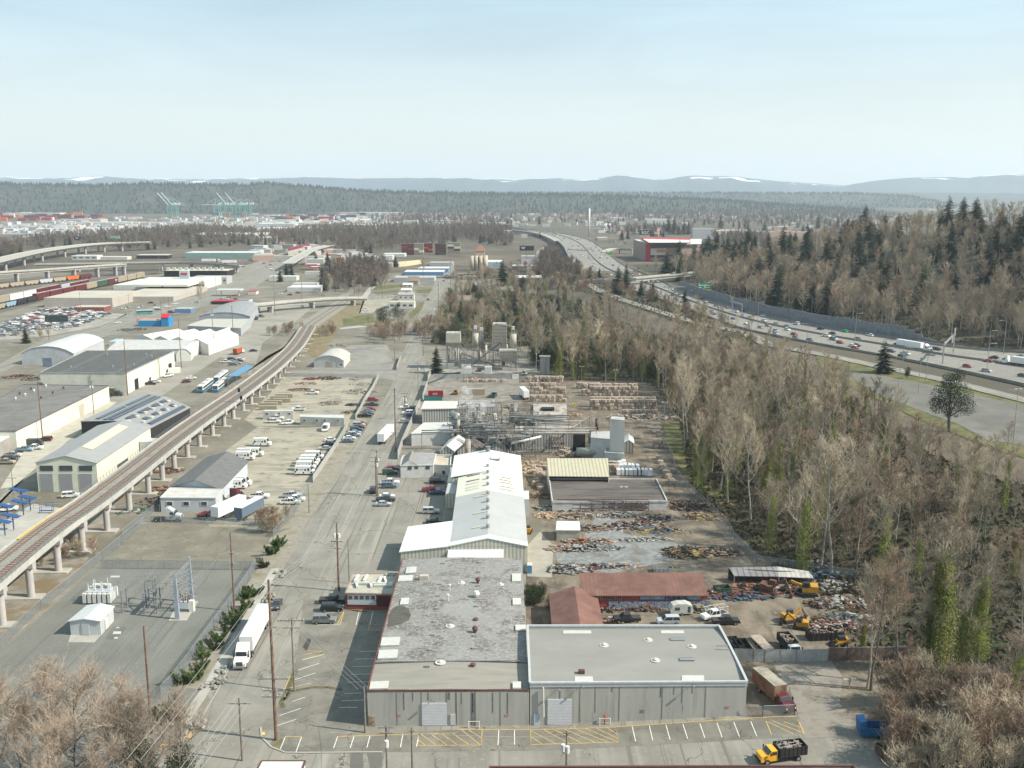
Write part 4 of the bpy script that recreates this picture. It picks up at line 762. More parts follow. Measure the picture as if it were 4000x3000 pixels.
for v0,v1,zz in((.13,.2,5),(.85,.92,4.5),(.42,.45,2.5)):a,b=p_[1].lerp(p_[2],v0),p_[1].lerp(p_[2],v1);MB().prism([(a.x,a.y),(b.x,b.y),(b.x+.15,b.y),(a.x+.15,a.y)],0,zz).bd('door',DARK,o_)
hq=7.0;p_=[G('E',-500,745,hq),G('E',135,742,hq),G('E',938,350,hq),G('E',200,340,hq)]
o_=flat('grey_roofed_warehouse','cream walled warehouse with wide grey tar roof dotted with red vents at the left edge',p_,hq,PW,M('grey_tar',(.165,.16,.15),.95,.1,.2,c2=(.13,.125,.12),s2=.08,t2=.55,stripe=((.3,-.95,0),12,(.12,.115,.11),.04)),.3,trim=M('trim_dark',(.12,.12,.12),.8,.1),cat='warehouse')
for x,y,m_ in((365,345,1),(398,362,0),(270,385,1),(295,405,0),(172,425,1),(218,438,0),(135,472,0),(550,378,1),(458,418,1),(357,463,1)):TU(o_,G('E',x,y,hq),.5,REDV if m_ else WHT,1.2)
for v0,v1,zz in((.63,.68,5),):a,b=p_[1].lerp(p_[2],v0),p_[1].lerp(p_[2],v1);MB().prism([(a.x,a.y),(b.x,b.y),(b.x+.15,b.y),(a.x+.15,a.y)],0,zz).bd('roller_door',M('tan_door',(.42,.38,.3),.7,.06),o_)
flat('loading_canopy','white loading canopy at the near end of the grey roofed warehouse',[G('E',-200,880,5),G('E',0,835,5),G('E',143,755,5),G('E',-150,750,5)],5,M('canopy_shade',(.3,.28,.26),.8,.1),WHT,cat='canopy')
for lb,q,he,hr_,mt,rf,al in(('pale grey hangar with arched roof beside the avenue at the left',[G('U',345,130,6),G('U',1190,130,6),G('A',895,1525,6),G('A',540,1530,6)],6,10,M('hangar_wall',(.42,.43,.45),.8,.08,.3),M('hangar_roof',(.45,.46,.46),.7,.06,.3),True),('grey warehouse with long low arched roof behind the white workshops',[G('A',930,1610,6),G('A',1590,1600,6),G('A',1760,1540,6),G('A',1150,1530,6)],6,8.5,WHW,M('arch_grey',(.42,.42,.41),.7,.06),False),('small white building with half round end wall beside the parking row',[G('E',1520,75,4),G('E',1650,70,4),G('A',1700,1565,4),G('A',1600,1570,4)],4,7,WHT,WHT,True),('broad grey warehouse with arched roof near the curved row of cars',[G('A',1620,1400,5),G('A',2080,1420,5),G('A',2170,1340,5),G('A',1800,1340,5)],5,5.6,M('blue_grey_wall',(.33,.35,.37),.8,.06),M('arch_tan',(.40,.39,.35),.8,.06),False),('older grey barrel vault warehouse behind the broad grey warehouse',[G('A',1720,1320,6),G('A',2160,1320,6),G('B',30,1210,6),G('A',1900,1230,6)],6,9,M('blue_grey_wall'),M('arch_slate',(.24,.25,.26),.8,.06),True)):
 o_=GB('arched_warehouse',lb,q,he,hr_,mt,rf,along=al,barrel=8,cat='warehouse')
o_=[o for o in bpy.data.objects if o.get('label','').startswith('pale grey hangar')][0];rect(o_,'sliding_door',M('blue_door',(.15,.19,.25),.7,.1),'U',700,200,850,342,G('U',345,345),G('U',850,345),.3)
for k,(x0,y0,x1,y1,x2,y2)in en_(((1150,1505,1330,1522,1400,1412),(1310,1518,1470,1528,1545,1415),(1465,1525,1620,1540,1680,1412),(1610,1538,1800,1562,1815,1412))):
 a,b,c=G('A',x0,y0,6),G('A',x1,y1,6),G('A',x2+90,y2+35,6)
 GB('white_workshop',['leftmost of the four joined white gabled workshops','second from left of the joined white gabled workshops','third from left of the joined white gabled workshops','rightmost of the joined white gabled workshops, with bright end wall'][k],[a,b,b+(c-a)*.9,a+(c-a)*.9],6,8.5,WHT,M('bright_roof',(.60,.59,.50),.6,.04),along=False if 0 else True,cat='workshop',over=.1)
a,b,c=G('A',1800,1565,6),G('A',1985,1495,6),G('A',1830,1415,6);flat('white_workshop','white box shaped workshop end block facing the lane',[a,b,b+(c-a)*.6,a+(c-a)*.6],6,WHT,M('bright_roof'),cat='workshop')
flat('white_garage','narrow white garage building attached in front of the gabled workshops',[G('E',1500,-20,5),G('E',1655,-20,5),G('A',1790,1560,5),G('A',1640,1560,5)],5,WHT,M('arch_grey'),cat='garage')
hq=3.8;o_=GB('quonset_warehouse','small warehouse with curved grey roof and white front beside the gravel lot',[G('F',500,128,hq),G('F',757,133,hq),G('F',812,70,hq),G('F',598,62,hq)],hq,6.6,M('offwhite_front',(.50,.49,.46),.8,.06,.6),M('quonset_roof',(.40,.39,.36),.8,.08,.5),barrel=8,cat='warehouse')
P,Q=G('F',500,200),G('F',757,205);rect(o_,'garage_door',M('tan_door2',(.36,.33,.29),.7,.1),'F',600,138,662,190,P,Q);rect(o_,'door',M('tan_door2'),'F',690,153,706,190,P,Q);window(o_,'F',722,155,752,174,P,Q)
for t,pts,lb in(('F',(55,572,322,570,325,560,80,560),'tan site office trailer with three windows behind the utility trucks'),('F',(380,620,760,632,757,604,380,602),'long white site office trailer facing the van lot')):
 o_=flat('office_trailer',lb,gp(t,*pts,z=3.2),3.2,M('trailer_cream',(.44,.43,.39),.7,.05),M('trailer_roof',(.46,.47,.46),.6,.05),cat='office trailer');b=[G(t,pts[0],pts[1],3.2),G(t,pts[2],pts[3],3.2)]
 for x0 in((85,187,278)if pts[0]==55 else(408,516,583,698)):y=578 if pts[0]==55 else 636;window(o_,t,x0,y,x0+24,y+17,*b)
# == VEHICLES
PAINT=M('car_paint',(.5,.5,.5),.3,0,objcol=True,spec=.6);TYRE=M('tyre',(.02,.02,.02),.85,0);RIM=M('rim',(.35,.35,.36),.4,0,metal=.6);CGL=M('car_glass',(.025,.03,.035),.08,0,spec=.9)
LAMP=M('headlight',(.75,.75,.72),.2,0,spec=.8);CHAS=M('chassis',(.03,.03,.032),.8,0);TAIL=M('tail_light',(.35,.03,.03),.4,0)
C=dict(white=(.72,.72,.70),silver=(.40,.42,.44),grey=(.17,.18,.19),dark=(.055,.06,.065),black=(.018,.018,.02),blue=(.045,.075,.14),red=(.30,.025,.03),green=(.03,.09,.05),tan=(.33,.28,.2),lightblue=(.22,.34,.42),maroon=(.11,.015,.02),yellow=(.75,.38,.02),orange=(.65,.13,.02),bluegrey=(.10,.14,.19),brightgreen=(.03,.45,.12))
def cabin(mb,x0,x1,x2,x3,z0,z1,w0,w1):
 vs=[(x0,-w0,z0),(x1,-w0,z0),(x1,w0,z0),(x0,w0,z0),(x2,-w1,z1),(x3,-w1,z1),(x3,w1,z1),(x2,w1,z1)]
 mb.add(vs,[(3,2,1,0),(4,5,6,7),(0,1,5,4),(1,2,6,5),(2,3,7,6),(3,0,4,7)])
def whl(o,xs,y,r,name='wheel',w_=.24):
 for x in xs:
  for s in(-1,1):mb=MB();mb.tube((x,s*(y-w_/2),r),(x,s*(y+w_/2),r),r,n=12);wo_=mb.bd(name,TYRE,o);mb=MB();mb.tube((x,s*(y+w_/2-.02),r),(x,s*(y+w_/2+.02),r),r*.55,n=8);q=mb.bd('rim',RIM,wo_)
def car(kind):
 o=TG({'sedan':'car','hatch':'car','suv':'suv','pickup':'pickup_truck','van':'van','minivan':'van'}[kind],kind,{'sedan':'car','hatch':'car','suv':'SUV','pickup':'pickup truck','van':'van','minivan':'van'}[kind],world=False)
 b=MB();g=MB()
 if kind=='sedan':L_,W_,prof,cb=4.7,.88,[(-2.35,.35),(-2.35,.85),(-2.2,.98),(-1.5,1.02),(.75,.98),(2.1,.82),(2.35,.65),(2.35,.3)],(-1.75,1.2,-1.05,.35,.98,1.45,.84,.66)
 elif kind=='hatch':L_,W_,prof,cb=4.3,.88,[(-2.1,.35),(-2.15,1.0),(.75,1.0),(1.9,.85),(2.15,.65),(2.15,.3)],(-2.05,1.1,-1.5,.3,1.0,1.55,.84,.68)
 elif kind=='suv':L_,W_,prof,cb=4.9,.95,[(-2.4,.4),(-2.45,1.12),(1.0,1.12),(2.3,1.0),(2.45,.8),(2.45,.35)],(-2.4,1.25,-2.15,.55,1.1,1.78,.92,.76)
 elif kind=='van':L_,W_,prof,cb=5.6,1.0,[(-2.8,.4),(-2.8,1.3),(1.9,1.3),(2.6,1.05),(2.8,.8),(2.8,.35)],(-2.8,2.3,-2.75,1.3,1.3,2.4,.98,.86)
 else:L_,W_,prof,cb=5.8,.98,[(-2.9,.5),(-2.9,1.1),(-.9,1.1),(-.9,1.12),(1.3,1.12),(2.7,1.05),(2.9,.85),(2.9,.4)],(-.85,1.4,-.7,.65,1.1,1.85,.92,.76)
 n=len(prof);vs=[]
 for s,k in((-1,1.),(1,1.)):
  vs+=[(x,s*W_*(1 if z>.4 else.94),z)for x,z in prof]
 b.add(vs,[tp(rg(n)),tp(rg(2*n-1,n-1,-1))]+[((i+1)%n,i,n+i,n+(i+1)%n)for i in rg(n)])
 x0,x1,x2,x3,z0,z1,w0,w1=cb;b.box(((x2+x3)/2,0,z1+.02),(x3-x2+.1,w1*2+.04,.06))
 for s in(-1,1):
  for xa,xb in((x0,x2),(x1,x3),((x0+x1)/2-.1,(x2+x3)/2-.1)):b.beam((xa,s*w0,z0),(xb,s*w1,z1),.09,.06)
 if kind=='van':b.prism([(-2.8,-1),(.6,-1),(.6,1),(-2.8,1)],1.2,2.44)
 fx(b.bd('body',PAINT,o));cabin(g,*cb);fx(g.bd('window',CGL,o))
 if kind=='pickup':mb=MB();mb.box((-1.9,0,1.105),(1.75,1.62,.03));mb.bd('truck_bed',M('bed',(.05,.05,.05),.9,0),o)
 whl(o,(-L_*.3,L_*.31),W_-.1,.36 if kind in('suv','pickup','van')else.32)
 for s in(-1,1):mb=MB();mb.box((L_/2+.005,s*(W_-.25),.78),(.05,.36,.18));mb.bd('headlight',LAMP,o);mb=MB();mb.box((-L_/2-.005,s*(W_-.2),.88),(.05,.25,.2));mb.bd('tail_light',TAIL,o)
 return o
def bx_(mb,x0,x1,y0,y1,z0,z1,**k):mb.box(((x0+x1)/2,(y0+y1)/2,(z0+z1)/2),(x1-x0,y1-y0,z1-z0),**k);return mb
def tractor(name='semi_tractor',lab='',cat='truck tractor'):
 o=TG(name,lab,cat,world=False)
 mb=MB();bx_(mb,-3.4,4.0,-.55,.55,.55,.95);mb.bd('chassis',CHAS,o)
 mb=MB();mb.ext([(.2,1.0),(.2,3.9),(.9,3.95),(2.35,2.9),(2.6,2.1),(4.1,1.75),(4.3,1.4),(4.3,.6),(.9,.6)],-1.15,1.15)
 fx(mb.bd('cab',PAINT,o))
 mb=MB();mb.ext([(2.36,2.86),(2.64,2.12),(2.7,2.12),(2.42,2.9)],-1.0,1.0);fx(mb.bd('windscreen',CGL,o))
 for s in(-1,1):mb=MB();bx_(mb,1.3,2.2,s*1.17-.02,s*1.17+.02,2.1,2.8);mb.bd('side_window',CGL,o);mb=MB();bx_(mb,2.5,2.7,s*1.4-.15,s*1.4+.15,1.9,2.6);mb.bd('mirror',CHAS,o);mb=MB();bx_(mb,4.28,4.34,s*.9-.2,s*.9+.2,1.0,1.3);mb.bd('headlight',LAMP,o);mb=MB();mb.tube((-.1,s*.85,.8),(1.2,s*.85,.8),.32,n=10);mb.bd('fuel_tank',RIM,o)
 mb=MB();bx_(mb,4.28,4.36,-.6,.6,.9,1.7);mb.bd('grille',M('grille',(.12,.12,.13),.4,0,metal=.5),o);mb=MB();bx_(mb,4.3,4.45,-1.2,1.2,.45,.8);mb.bd('bumper',RIM,o)
 mb=MB();bx_(mb,-2.6,-1.4,-.5,.5,.98,1.12);mb.bd('fifth_wheel',CHAS,o)
 whl(o,(3.3,-1.3,-2.6),1.0,.52,w_=.35);return o
def trailer(name,lab,L_=16.1,h=4.1,mat=None,cat='semi-trailer',dark_front=False):
 o=TG(name,lab,cat,world=False);mat=mat or PAINT
 mb=MB();bx_(mb,-L_,0,-1.29,1.29,1.2,h);mb.bd('box_body',mat,o);mb=MB();bx_(mb,-L_-.03,-L_+.02,-1.2,1.2,1.3,h-.1);mb.bd('rear_door',mat,o)
 mb=MB();bx_(mb,-L_,0,-1.3,1.3,h-.02,h+.04);mb.bd('roof',M('trailer_top',(.55,.58,.60),.5,.04,.5),o)
 mb=MB();bx_(mb,-L_,0,-.5,.5,.95,1.2);bx_(mb,-4.2,-4.0,-.9,.9,.3,1.2);mb.bd('chassis',CHAS,o);whl(o,(-L_+2.2,-L_+3.5),1.0,.5,w_=.4)
 for s in(-1,1):mb=MB();bx_(mb,-3.9,-3.6,s*.8-.1,s*.8+.1,.05,1.2);mb.bd('landing_leg',CHAS,o)
 return o
def stepvan():
 o=TG('delivery_van','','delivery van',world=False);mb=MB();mb.ext([(-3.1,.5),(-3.1,2.9),(1.7,2.9),(2.35,1.6),(3.1,1.4),(3.2,.5)],-1.1,1.1);fx(mb.bd('body',PAINT,o))
 mb=MB();mb.ext([(1.75,2.7),(2.3,1.66),(2.36,1.7),(1.82,2.74)],-1.0,1.0);fx(mb.bd('windscreen',CGL,o));mb=MB();bx_(mb,-3.12,1.6,-1.12,1.12,2.88,2.97);mb.bd('roof',WHT,o)
 for s in(-1,1):
  mb=MB();bx_(mb,1.0,1.6,s*1.11-.02,s*1.11+.02,1.5,2.4);mb.bd('side_window',CGL,o)
  for x,z,r in((-2.4,1.9,.42),(.3,1.85,.36),(-2.9,1.2,.3),(-.3,.9,.28),(2.3,1.0,.3)):mb=MB();mb.tube((x,s*1.1,z),(x,s*1.125,z),r,n=7);mb.bd('black_patch',CHAS,o)
  for z in(2.1,1.8):mb=MB();bx_(mb,-1.7,-.3,s*1.115-.01,s*1.115+.01,z-.06,z+.06);mb.bd('side_marking',M('marking_grey',(.2,.22,.26),.6,0),o)
 whl(o,(2.0,-1.8),.95,.42,w_=.3);return o
PR={}
USED=set()
def PV_(kind,color,t,x,y,rz,lb_,gp_=None,zz=None,world=None,sc_=1.):
 """park a vehicle of the kind: rz in degrees (0 faces right, 90 faces away); the first of a kind is the original itself"""
 p=world if world is not None else G(t,x,y);col=C.get(color,(.5,.5,.5));p=p.copy();p.z=(ZG(p.x,p.y)+.07)if zz is None else zz
 if kind not in PR:
  PR[kind]={'sedan':lambda:car('sedan'),'hatch':lambda:car('hatch'),'suv':lambda:car('suv'),'pickup':lambda:car('pickup'),'van':lambda:car('van'),'stepvan':stepvan,'tractor':tractor,'trailer':lambda:trailer('semi_trailer',''),'farcar':farcar,'bale':bale,'container':container,'boxcar':boxcar,'hopper':hopper,'fartruck':fartruck}[kind]()
 o=PR[kind]
 if kind not in USED:
  USED.add(kind);kids(o);[kids(c)for c in kids(o)];o.location=p;o.rotation_euler.z=rd_(rz);o['label']=lb_;o.scale=(sc_,)*3
  if gp_:o['group']=gp_
  for q in[o]+kids(o)+[g for c in kids(o)for g in kids(c)]:q.color=(*col,1)
  return o
 src=o;q=dup(src,p,rd_(rz),lb_,None,col,sc_)
 if gp_:q['group']=gp_
 elif 'group' in q:del q['group']
 return q
def farcar():
 o=TG('car','','car',world=False);mb=MB();mb.ext([(-2.25,.3),(-2.25,.95),(.9,1.0),(2.2,.75),(2.25,.3)],-.9,.9);bx_(mb,-1.4,.3,-.68,.68,1.48,1.55);fx(mb.bd('body',PAINT,o))
 g=MB();cabin(g,-2.0,1.2,-1.5,.35,.95,1.5,.84,.66);fx(g.bd('window',CGL,o));mb=MB()
 for x in(-1.4,1.4):
  for s in(-1,1):mb.tube((x,s*.75,.32),(x,s*.93,.32),.32,n=8)
 mb.bd('wheels',TYRE,o);return o
def fartruck():
 o=TG('box_truck','','truck',world=False);mb=MB();bx_(mb,-5,1.2,-1.25,1.25,1.0,3.8);mb.bd('cargo_box',PAINT,o);mb=MB();mb.ext([(1.4,.6),(1.4,2.7),(2.6,2.6),(3.0,1.7),(4.0,1.5),(4.0,.5)],-1.1,1.1);fx(mb.bd('cab',WHT,o));mb=MB();bx_(mb,2.62,2.9,-1,1,1.75,2.5);mb.bd('windscreen',CGL,o);mb=MB();bx_(mb,-5,3.6,-.5,.5,.6,1.0);mb.bd('chassis',CHAS,o);whl(o,(3,-3.4),.95,.48);return o
BALEM=M('paper_bale',(.33,.245,.18),.95,.3,2.2,objcol=False,c2=(.42,.38,.34),s2=1.1,t2=.52,w2=.06,c3=(.17,.12,.09),s3=1.8,t3=.58)
def bale():
 o=TG('paper_bale','','bale',world=False);rr=random.Random(3);mb=MB()
 vs=[]
 for z in(0,.6,1.15):
  for k in rg(8):a=2*pi*k/8+pi/8;rx,ry=1.0*(1.05 if z==.6 else.98),.66*(1.05 if z==.6 else.98);cx=max(-1,min(1,1.35*cos(a)));cy=max(-1,min(1,1.35*sin(a)));vs.append((cx*rx+rr.un(-.06,.06),cy*ry+rr.un(-.06,.06),z+rr.un(-.04,.04)))
 fs=[(i,(i+1)%8,8+(i+1)%8,8+i)for i in rg(8)]+[(8+i,8+(i+1)%8,16+(i+1)%8,16+i)for i in rg(8)]+[tp(rg(16,24)),tp(rg(7,-1,-1))];mb.add(vs,fs);mb.bd('bale_body',BALEM,o);return o
def container():
 o=TG('shipping_container','','container',world=False);mb=MB();bx_(mb,-6,6,-1.22,1.22,.1,2.8)
 for k in rg(24):
  x=-5.8+k*.5
  for s in(-1,1):bx_(mb,x,x+.22,s*1.23-.03,s*1.23+.03,.3,2.65)
 mb.bd('box_body',PAINT,o);mb=MB()
 for x in(-6,6):
  for s in(-1,1):bx_(mb,x-.08,x+.08,s*1.2-.08,s*1.2+.08,0,2.85)
 mb.bd('corner_post',PAINT,o);mb=MB();bx_(mb,6.0,6.05,-1.1,1.1,.25,2.7);mb.bd('door',PAINT,o);return o
def boxcar():
 o=TG('boxcar','','rail wagon',world=False);mb=MB();bx_(mb,-8,8,-1.45,1.45,1.1,4.6);
 for k in rg(14):bx_(mb,-7.8+k*1.2,-7.6+k*1.2,-1.5,1.5,1.2,4.5)
 mb.bd('box_body',PAINT,o);mb=MB();bx_(mb,-1.4,1.4,-1.52,1.52,1.2,4.2);mb.bd('door',PAINT,o);mb=MB();bx_(mb,-8,8,-1.4,1.4,4.6,4.68);mb.bd('roof',M('wagon_roof',(.30,.27,.25),.7,.15,.6),o);whl(o,(-6.6,-5,5,6.6),.75,.45);return o
def hopper():
 o=TG('hopper_wagon','','rail wagon',world=False);mb=MB();mb.ext([(-8,4.4),(8,4.4),(8,3),(6,1.2),(3.5,1.2),(2.2,2),(1,1.2),(-1,1.2),(-2.2,2),(-3.5,1.2),(-6,1.2),(-8,3)],-1.4,1.4);fx(mb.bd('hopper_body',PAINT,o));mb=MB();bx_(mb,-7.5,7.5,-.5,.5,4.4,4.6);bx_(mb,-8.4,8.4,-.5,.5,.9,1.2);mb.bd('chassis',CHAS,o);whl(o,(-7.2,-5.8,5.8,7.2),.75,.45);return o
f0=mid(G('P',933.5,2490,4.1),G('P',985.9,2490,4.1));r0=mid(G('P',1008,2356.7,4.1),G('P',1054.6,2356.7,4.1));hd=math.degrees(atan2(f0.y-r0.y,f0.x-r0.x));f0.z=0
tr_=PV_('trailer','white','P',0,0,hd,'long white semi-trailer coupled to the white truck cab on the street',world=f0)
d_=V3((cos(rd_(hd)),sin(rd_(hd)),0));tk=PV_('tractor','white','P',0,0,hd,'white truck cab pulling the long white trailer down the street',world=f0+d_*1.5)
q=PV_('trailer','white','F',0,0,-91,'white semi-trailer parked without a cab at the fence on the street',world=G('F',1112,900)+V3((.2,0,0)));q.location=G('F',1165,770);q.location.z=.07;q.rotation_euler.z=rd_(84)
NEARV=[('pickup','black','J',552,470,2,'black pickup truck nose in beside the small brick office'),('suv','black','J',548,528,2,'black SUV with roof rack between pickup and grey SUV by the brick office'),('suv','grey','J',492,614,2,'grey SUV in the nearest marked bay below the brick office'),('sedan','dark','J',152,500,272,'dark car driving on the street behind the white semi-trailer'),('suv','green','F',1158,1112,3,'green and tan wagon parked left of the white office ramp'),('sedan','red','F',1172,1075,3,'red car behind the green wagon by the white office'),('pickup','white','F',1158,1200,2,'white pickup truck parked right of the double utility poles'),('suv','bluegrey','F',1150,1230,2,'slate blue SUV in front of the white pickup by the double poles'),('suv','black','F',1010,1268,95,'black SUV with spare wheel parked end on left of the double poles'),('sedan','white','F',1132,1318,2,'white car, farthest of the three cars in the open asphalt lot'),('pickup','dark','F',1122,1345,2,'dark pickup, middle of the three vehicles in the open asphalt lot'),('sedan','silver','F',1100,1386,2,'silver sedan, nearest of the three vehicles in the open asphalt lot'),('suv','black','F',1565,1190,2,'black SUV in the shade beside the white block office'),('pickup','red','F',1515,1262,2,'red pickup truck in the shade of the long shed'),('sedan','blue','F',1565,1285,182,'dark blue sedan beside the red pickup in the shade'),('suv','silver','F',1512,1450,2,'silver SUV parked against the grey part of the long shed'),('sedan','black','F',1543,1535,2,'black sedan nearest the white wing of the long shed'),('suv','red','F',1012,480,2,'dark red SUV at the far end of the cars parked along the fence'),('pickup','dark','F',1003,521,2,'dark green pickup second in the far row along the fence'),('sedan','red','F',988,560,2,'bright red car in the far row along the fence'),('sedan','grey','F',968,578,2,'grey car right after the red one in the far row along the fence'),('sedan','bluegrey','F',972,596,2,'blue grey car in the far row along the fence'),('pickup','black','F',942,617,2,'black pickup nearest the camera in the far row along the fence'),('sedan','red','F',908,685,2,'red car at the back of the near row along the fence'),('suv','silver','F',890,700,2,'silver SUV next to the red car in the near row'),('sedan','black','F',888,718,2,'black car between the silver SUV and the dark SUV in the near row'),('suv','dark','F',868,742,2,'charcoal SUV in the middle of the near row along the fence'),('sedan','lightblue','F',858,764,2,'pale blue car in the near row along the fence'),('suv','silver','F',848,785,2,'silver grey SUV in the near row beyond the dark hatchback'),('hatch','dark','F',815,795,2,'dark hatchback in the near row between silver and white cars'),('sedan','white','F',806,812,2,'white sedan in the near row, next to the nearest car'),('sedan','bluegrey','F',795,838,2,'blue grey car, nearest of the row parked along the fence'),('sedan','white','F',648,828,2,'white car inside the van lot by the chain-link fence'),('sedan','black','F',628,864,182,'black car between white and silver cars inside the van lot'),('sedan','silver','F',597,902,182,'silver car inside the van lot, nearest of three by the fence'),('van','white','F',603,735,268,'tall white van facing the camera in front of the white site trailer'),('suv','white','F',1312,595,182,'white SUV parked at the slatted fence of the plant'),('sedan','blue','F',1325,612,2,'dark blue car between white and silver vehicles at the slatted fence'),('sedan','silver','F',1282,668,2,'silver car alone at the slatted fence of the plant'),('pickup','dark','F',1345,560,2,'dark pickup behind the white SUV at the slatted fence'),('pickup','white','F',1300,548,182,'white pickup, farthest vehicle at the slatted fence'),('pickup','tan','E',52,1022,2,'tan pickup nearest the camera by the left loading canopy'),('suv','black','E',88,995,2,'black SUV behind the tan pickup at the left edge'),('pickup','silver','E',112,962,2,'silver pickup behind the black SUV at the left edge'),('pickup','lightblue','E',215,912,2,'light blue pickup beside the cream warehouse wall'),('pickup','white','E',300,897,2,'white pickup beside the cream warehouse wall'),('van','dark','E',310,860,2,'dark van parked against the cream warehouse wall'),('suv','maroon','E',392,825,182,'maroon SUV at the foot of a tall pole by the cream warehouse'),('suv','white','E',610,1312,15,'white SUV parked in front of the tram workshop doors'),('pickup','white','E',62,1430,20,'white pickup behind the blue platform canopies'),('pickup','black','E',1298,338,2,'black pickup beside the black roofed warehouse'),('sedan','white','E',1345,320,2,'white car behind the black pickup at the black roofed warehouse'),('pickup','white','E',1453,270,240,'white pickup beside a white box trailer in the lane'),('hatch','maroon','E',1612,320,35,'dark red car near the tram yard fence'),('sedan','white','E',1655,290,20,'white car near the tram yard fence behind the dark red one'),('sedan','blue','E',1706,72,20,'blue car parked in front of the white workshops'),('sedan','black','E',2190,52,15,'black car in the lane beside the red delivery truck'),('pickup','silver','F',312,1312,2,'silver pickup with canopy at the gate of the van lot'),('pickup','white','F',338,1345,2,'white pickup next to the silver one at the van lot gate'),('pickup','white','F',300,1370,2,'white pickup with blue stripe, nearest at the van lot gate'),('pickup','white','F',30,1318,2,'white pickup behind the dark shipping container'),('pickup','white','F',366,562,182,'white pickup in the middle of the construction yard'),('pickup','white','F',487,420,2,'white long pickup beside the orange pipe stacks'),('pickup','white','F',150,668,2,'white utility truck with racks behind the van lot'),('pickup','white','F',180,640,2,'white utility truck with ladder, farther of the pair by the tan trailer'),('pickup','white','F',282,680,20,'white utility truck alone by the power transformer'),('pickup','black','K',825,606,182,'black pickup with loaded bed behind the gable ended red workshop'),('suv','silver','K',1125,622,182,'silver SUV parked behind the square warehouse'),('pickup','black','K',1538,622,2,'black lifted pickup beside the white rack truck'),('pickup','white','G',110,250,60,'small white pickup by the concrete plant'),('sedan','black','Q',820,1105,100,'black car parked at the concrete batching plant'),('pickup','white','H',1560,325,10,'white pickup driving along the grassy frontage road'),('sedan','white','A',1020,1380,200,'white car driving alone on the wide avenue'),('sedan','white','A',1350,1250,20,'white car on the avenue beyond the bus'),('sedan','blue','A',1362,1265,20,'blue car behind the white one on the avenue beyond the bus'),('sedan','white','A',1445,1240,20,'white sedan on the avenue, second beyond the bus'),('sedan','white','A',1517,1215,200,'white car on the avenue near the big bare tree'),('suv','black','A',1478,1290,5,'black SUV by the blue painted shop'),('sedan','white','A',1500,1268,5,'white car behind the black SUV at the blue shop'),('sedan','black','B',1487,1178,95,'black car driving up the hill on the street'),('sedan','dark','B',1370,1445,260,'dark car driving down the street beside the concrete plant'),('suv','blue','B',1625,1235,2,'blue SUV parked beside the teal house'),('pickup','white','B',1638,1208,90,'white pickup beside the teal house'),('sedan','white','B',1160,1150,2,'white car parked behind the white house by the bridge'),('sedan','silver','B',1215,1155,2,'silver car parked behind the white house by the bridge'),('suv','white','B',1032,1055,2,'white SUV on the curved driveway above the railway'),('pickup','white','B',945,1265,10,'white pickup on the dirt lot beside the railway cutting'),('van','white','B',400,1245,100,'white van coming out under the road bridge'),('sedan','white','B',1655,985,90,'white car near the top of the street'),('sedan','dark','B',1622,1015,90,'dark car near the top of the street'),('sedan','white','B',1700,972,0,'white car parked across the top of the street')]
for kd,cl,t,x,y,rz,lb in NEARV:PV_(kd,cl,t,x,y,rz,lb)
for k,(x,y,cl,kd)in en_(((1950,150,'white','pickup'),(2005,128,'dark','suv'),(2010,148,'silver','sedan'),(2065,140,'maroon','sedan'),(2078,128,'white','sedan'),(2015,170,'bluegrey','sedan'),(2052,158,'silver','sedan'))):
 PV_(kd,cl,'E',x,y,5,['white pickup on the left side of the lane car cluster','dark SUV at the back of the lane car cluster','silver car in the middle of the lane car cluster','maroon car on the right of the lane car cluster','white car at the back right of the lane car cluster','blue grey car at the front of the lane car cluster','silver car at the front right of the lane car cluster'][k],'cars parked in the lane by the fence')
STEPL=['alone near the gravel puddles','farthest in the row by the fence','second from the back in the fence row','third from the back in the fence row','fourth from the back in the fence row','nearest in the row by the fence','nearest beside the dark gable depot','behind the nearest one at the depot','left of the pair at the far depot corner','right of the pair at the far depot corner','at the left edge of the van lot, half behind the shed']
for k,(t,x,y,rz)in en_((('F',55,868,0),('F',505,985,0),('F',470,1020,0),('F',455,1045,0),('F',435,1075,0),('F',425,1115,0),('E',2045,1235,0),('E',2085,1210,0),('E',2120,988,0),('E',2130,962,0),('F',-15,955,0))):
 PV_('stepvan','white',t,x,y,rz,'cow patched dairy van, '+STEPL[k],'white dairy delivery vans')
q=PV_('tractor','silver','E',1440,1515,4,'silver sleeper truck cab without trailer in front of the white depot office')
q=PV_('tractor','maroon','E',2015,1350,75,'maroon truck cab parked with its flatbed beside the depot office')
q=PV_('trailer','white','E',0,0,0,'white container trailer with red lettering beside the maroon flatbed',world=G('E',2085,1400));q.rotation_euler.z=rd_(68);q.scale=(.78,1,1);q.location=G('E',2100,1405)
q=PV_('trailer','bluegrey','E',0,0,0,'dark blue grey container trailer right of the white container trailer',world=G('F',15,1460));q.rotation_euler.z=rd_(72);q.scale=(.7,1,1);q.location=G('F',40,1420)
fb=TG('flatbed_trailer','empty maroon flatbed trailer left of the white container trailer','trailer',G('E',1975,1390),rd_(68),world=False);MAR=M('maroon_paint',(.12,.02,.025),.5,0)
mb=MB();bx_(mb,-13,0,-.35,.35,.9,1.2);bx_(mb,-13,-9,-1.2,1.2,1.2,1.3);bx_(mb,-3,0,-1.2,1.2,1.2,1.35);mb.bd('frame',MAR,fb);whl(fb,(-12,-10.8),1.,.5)
rr=random.Random(21);cols=['white','white','silver','silver','grey','dark','black','black','blue','red','bluegrey','tan'];cn=dict(white='white',silver='silver',grey='grey',dark='charcoal',black='black',blue='blue',red='red',bluegrey='slate blue',tan='tan')
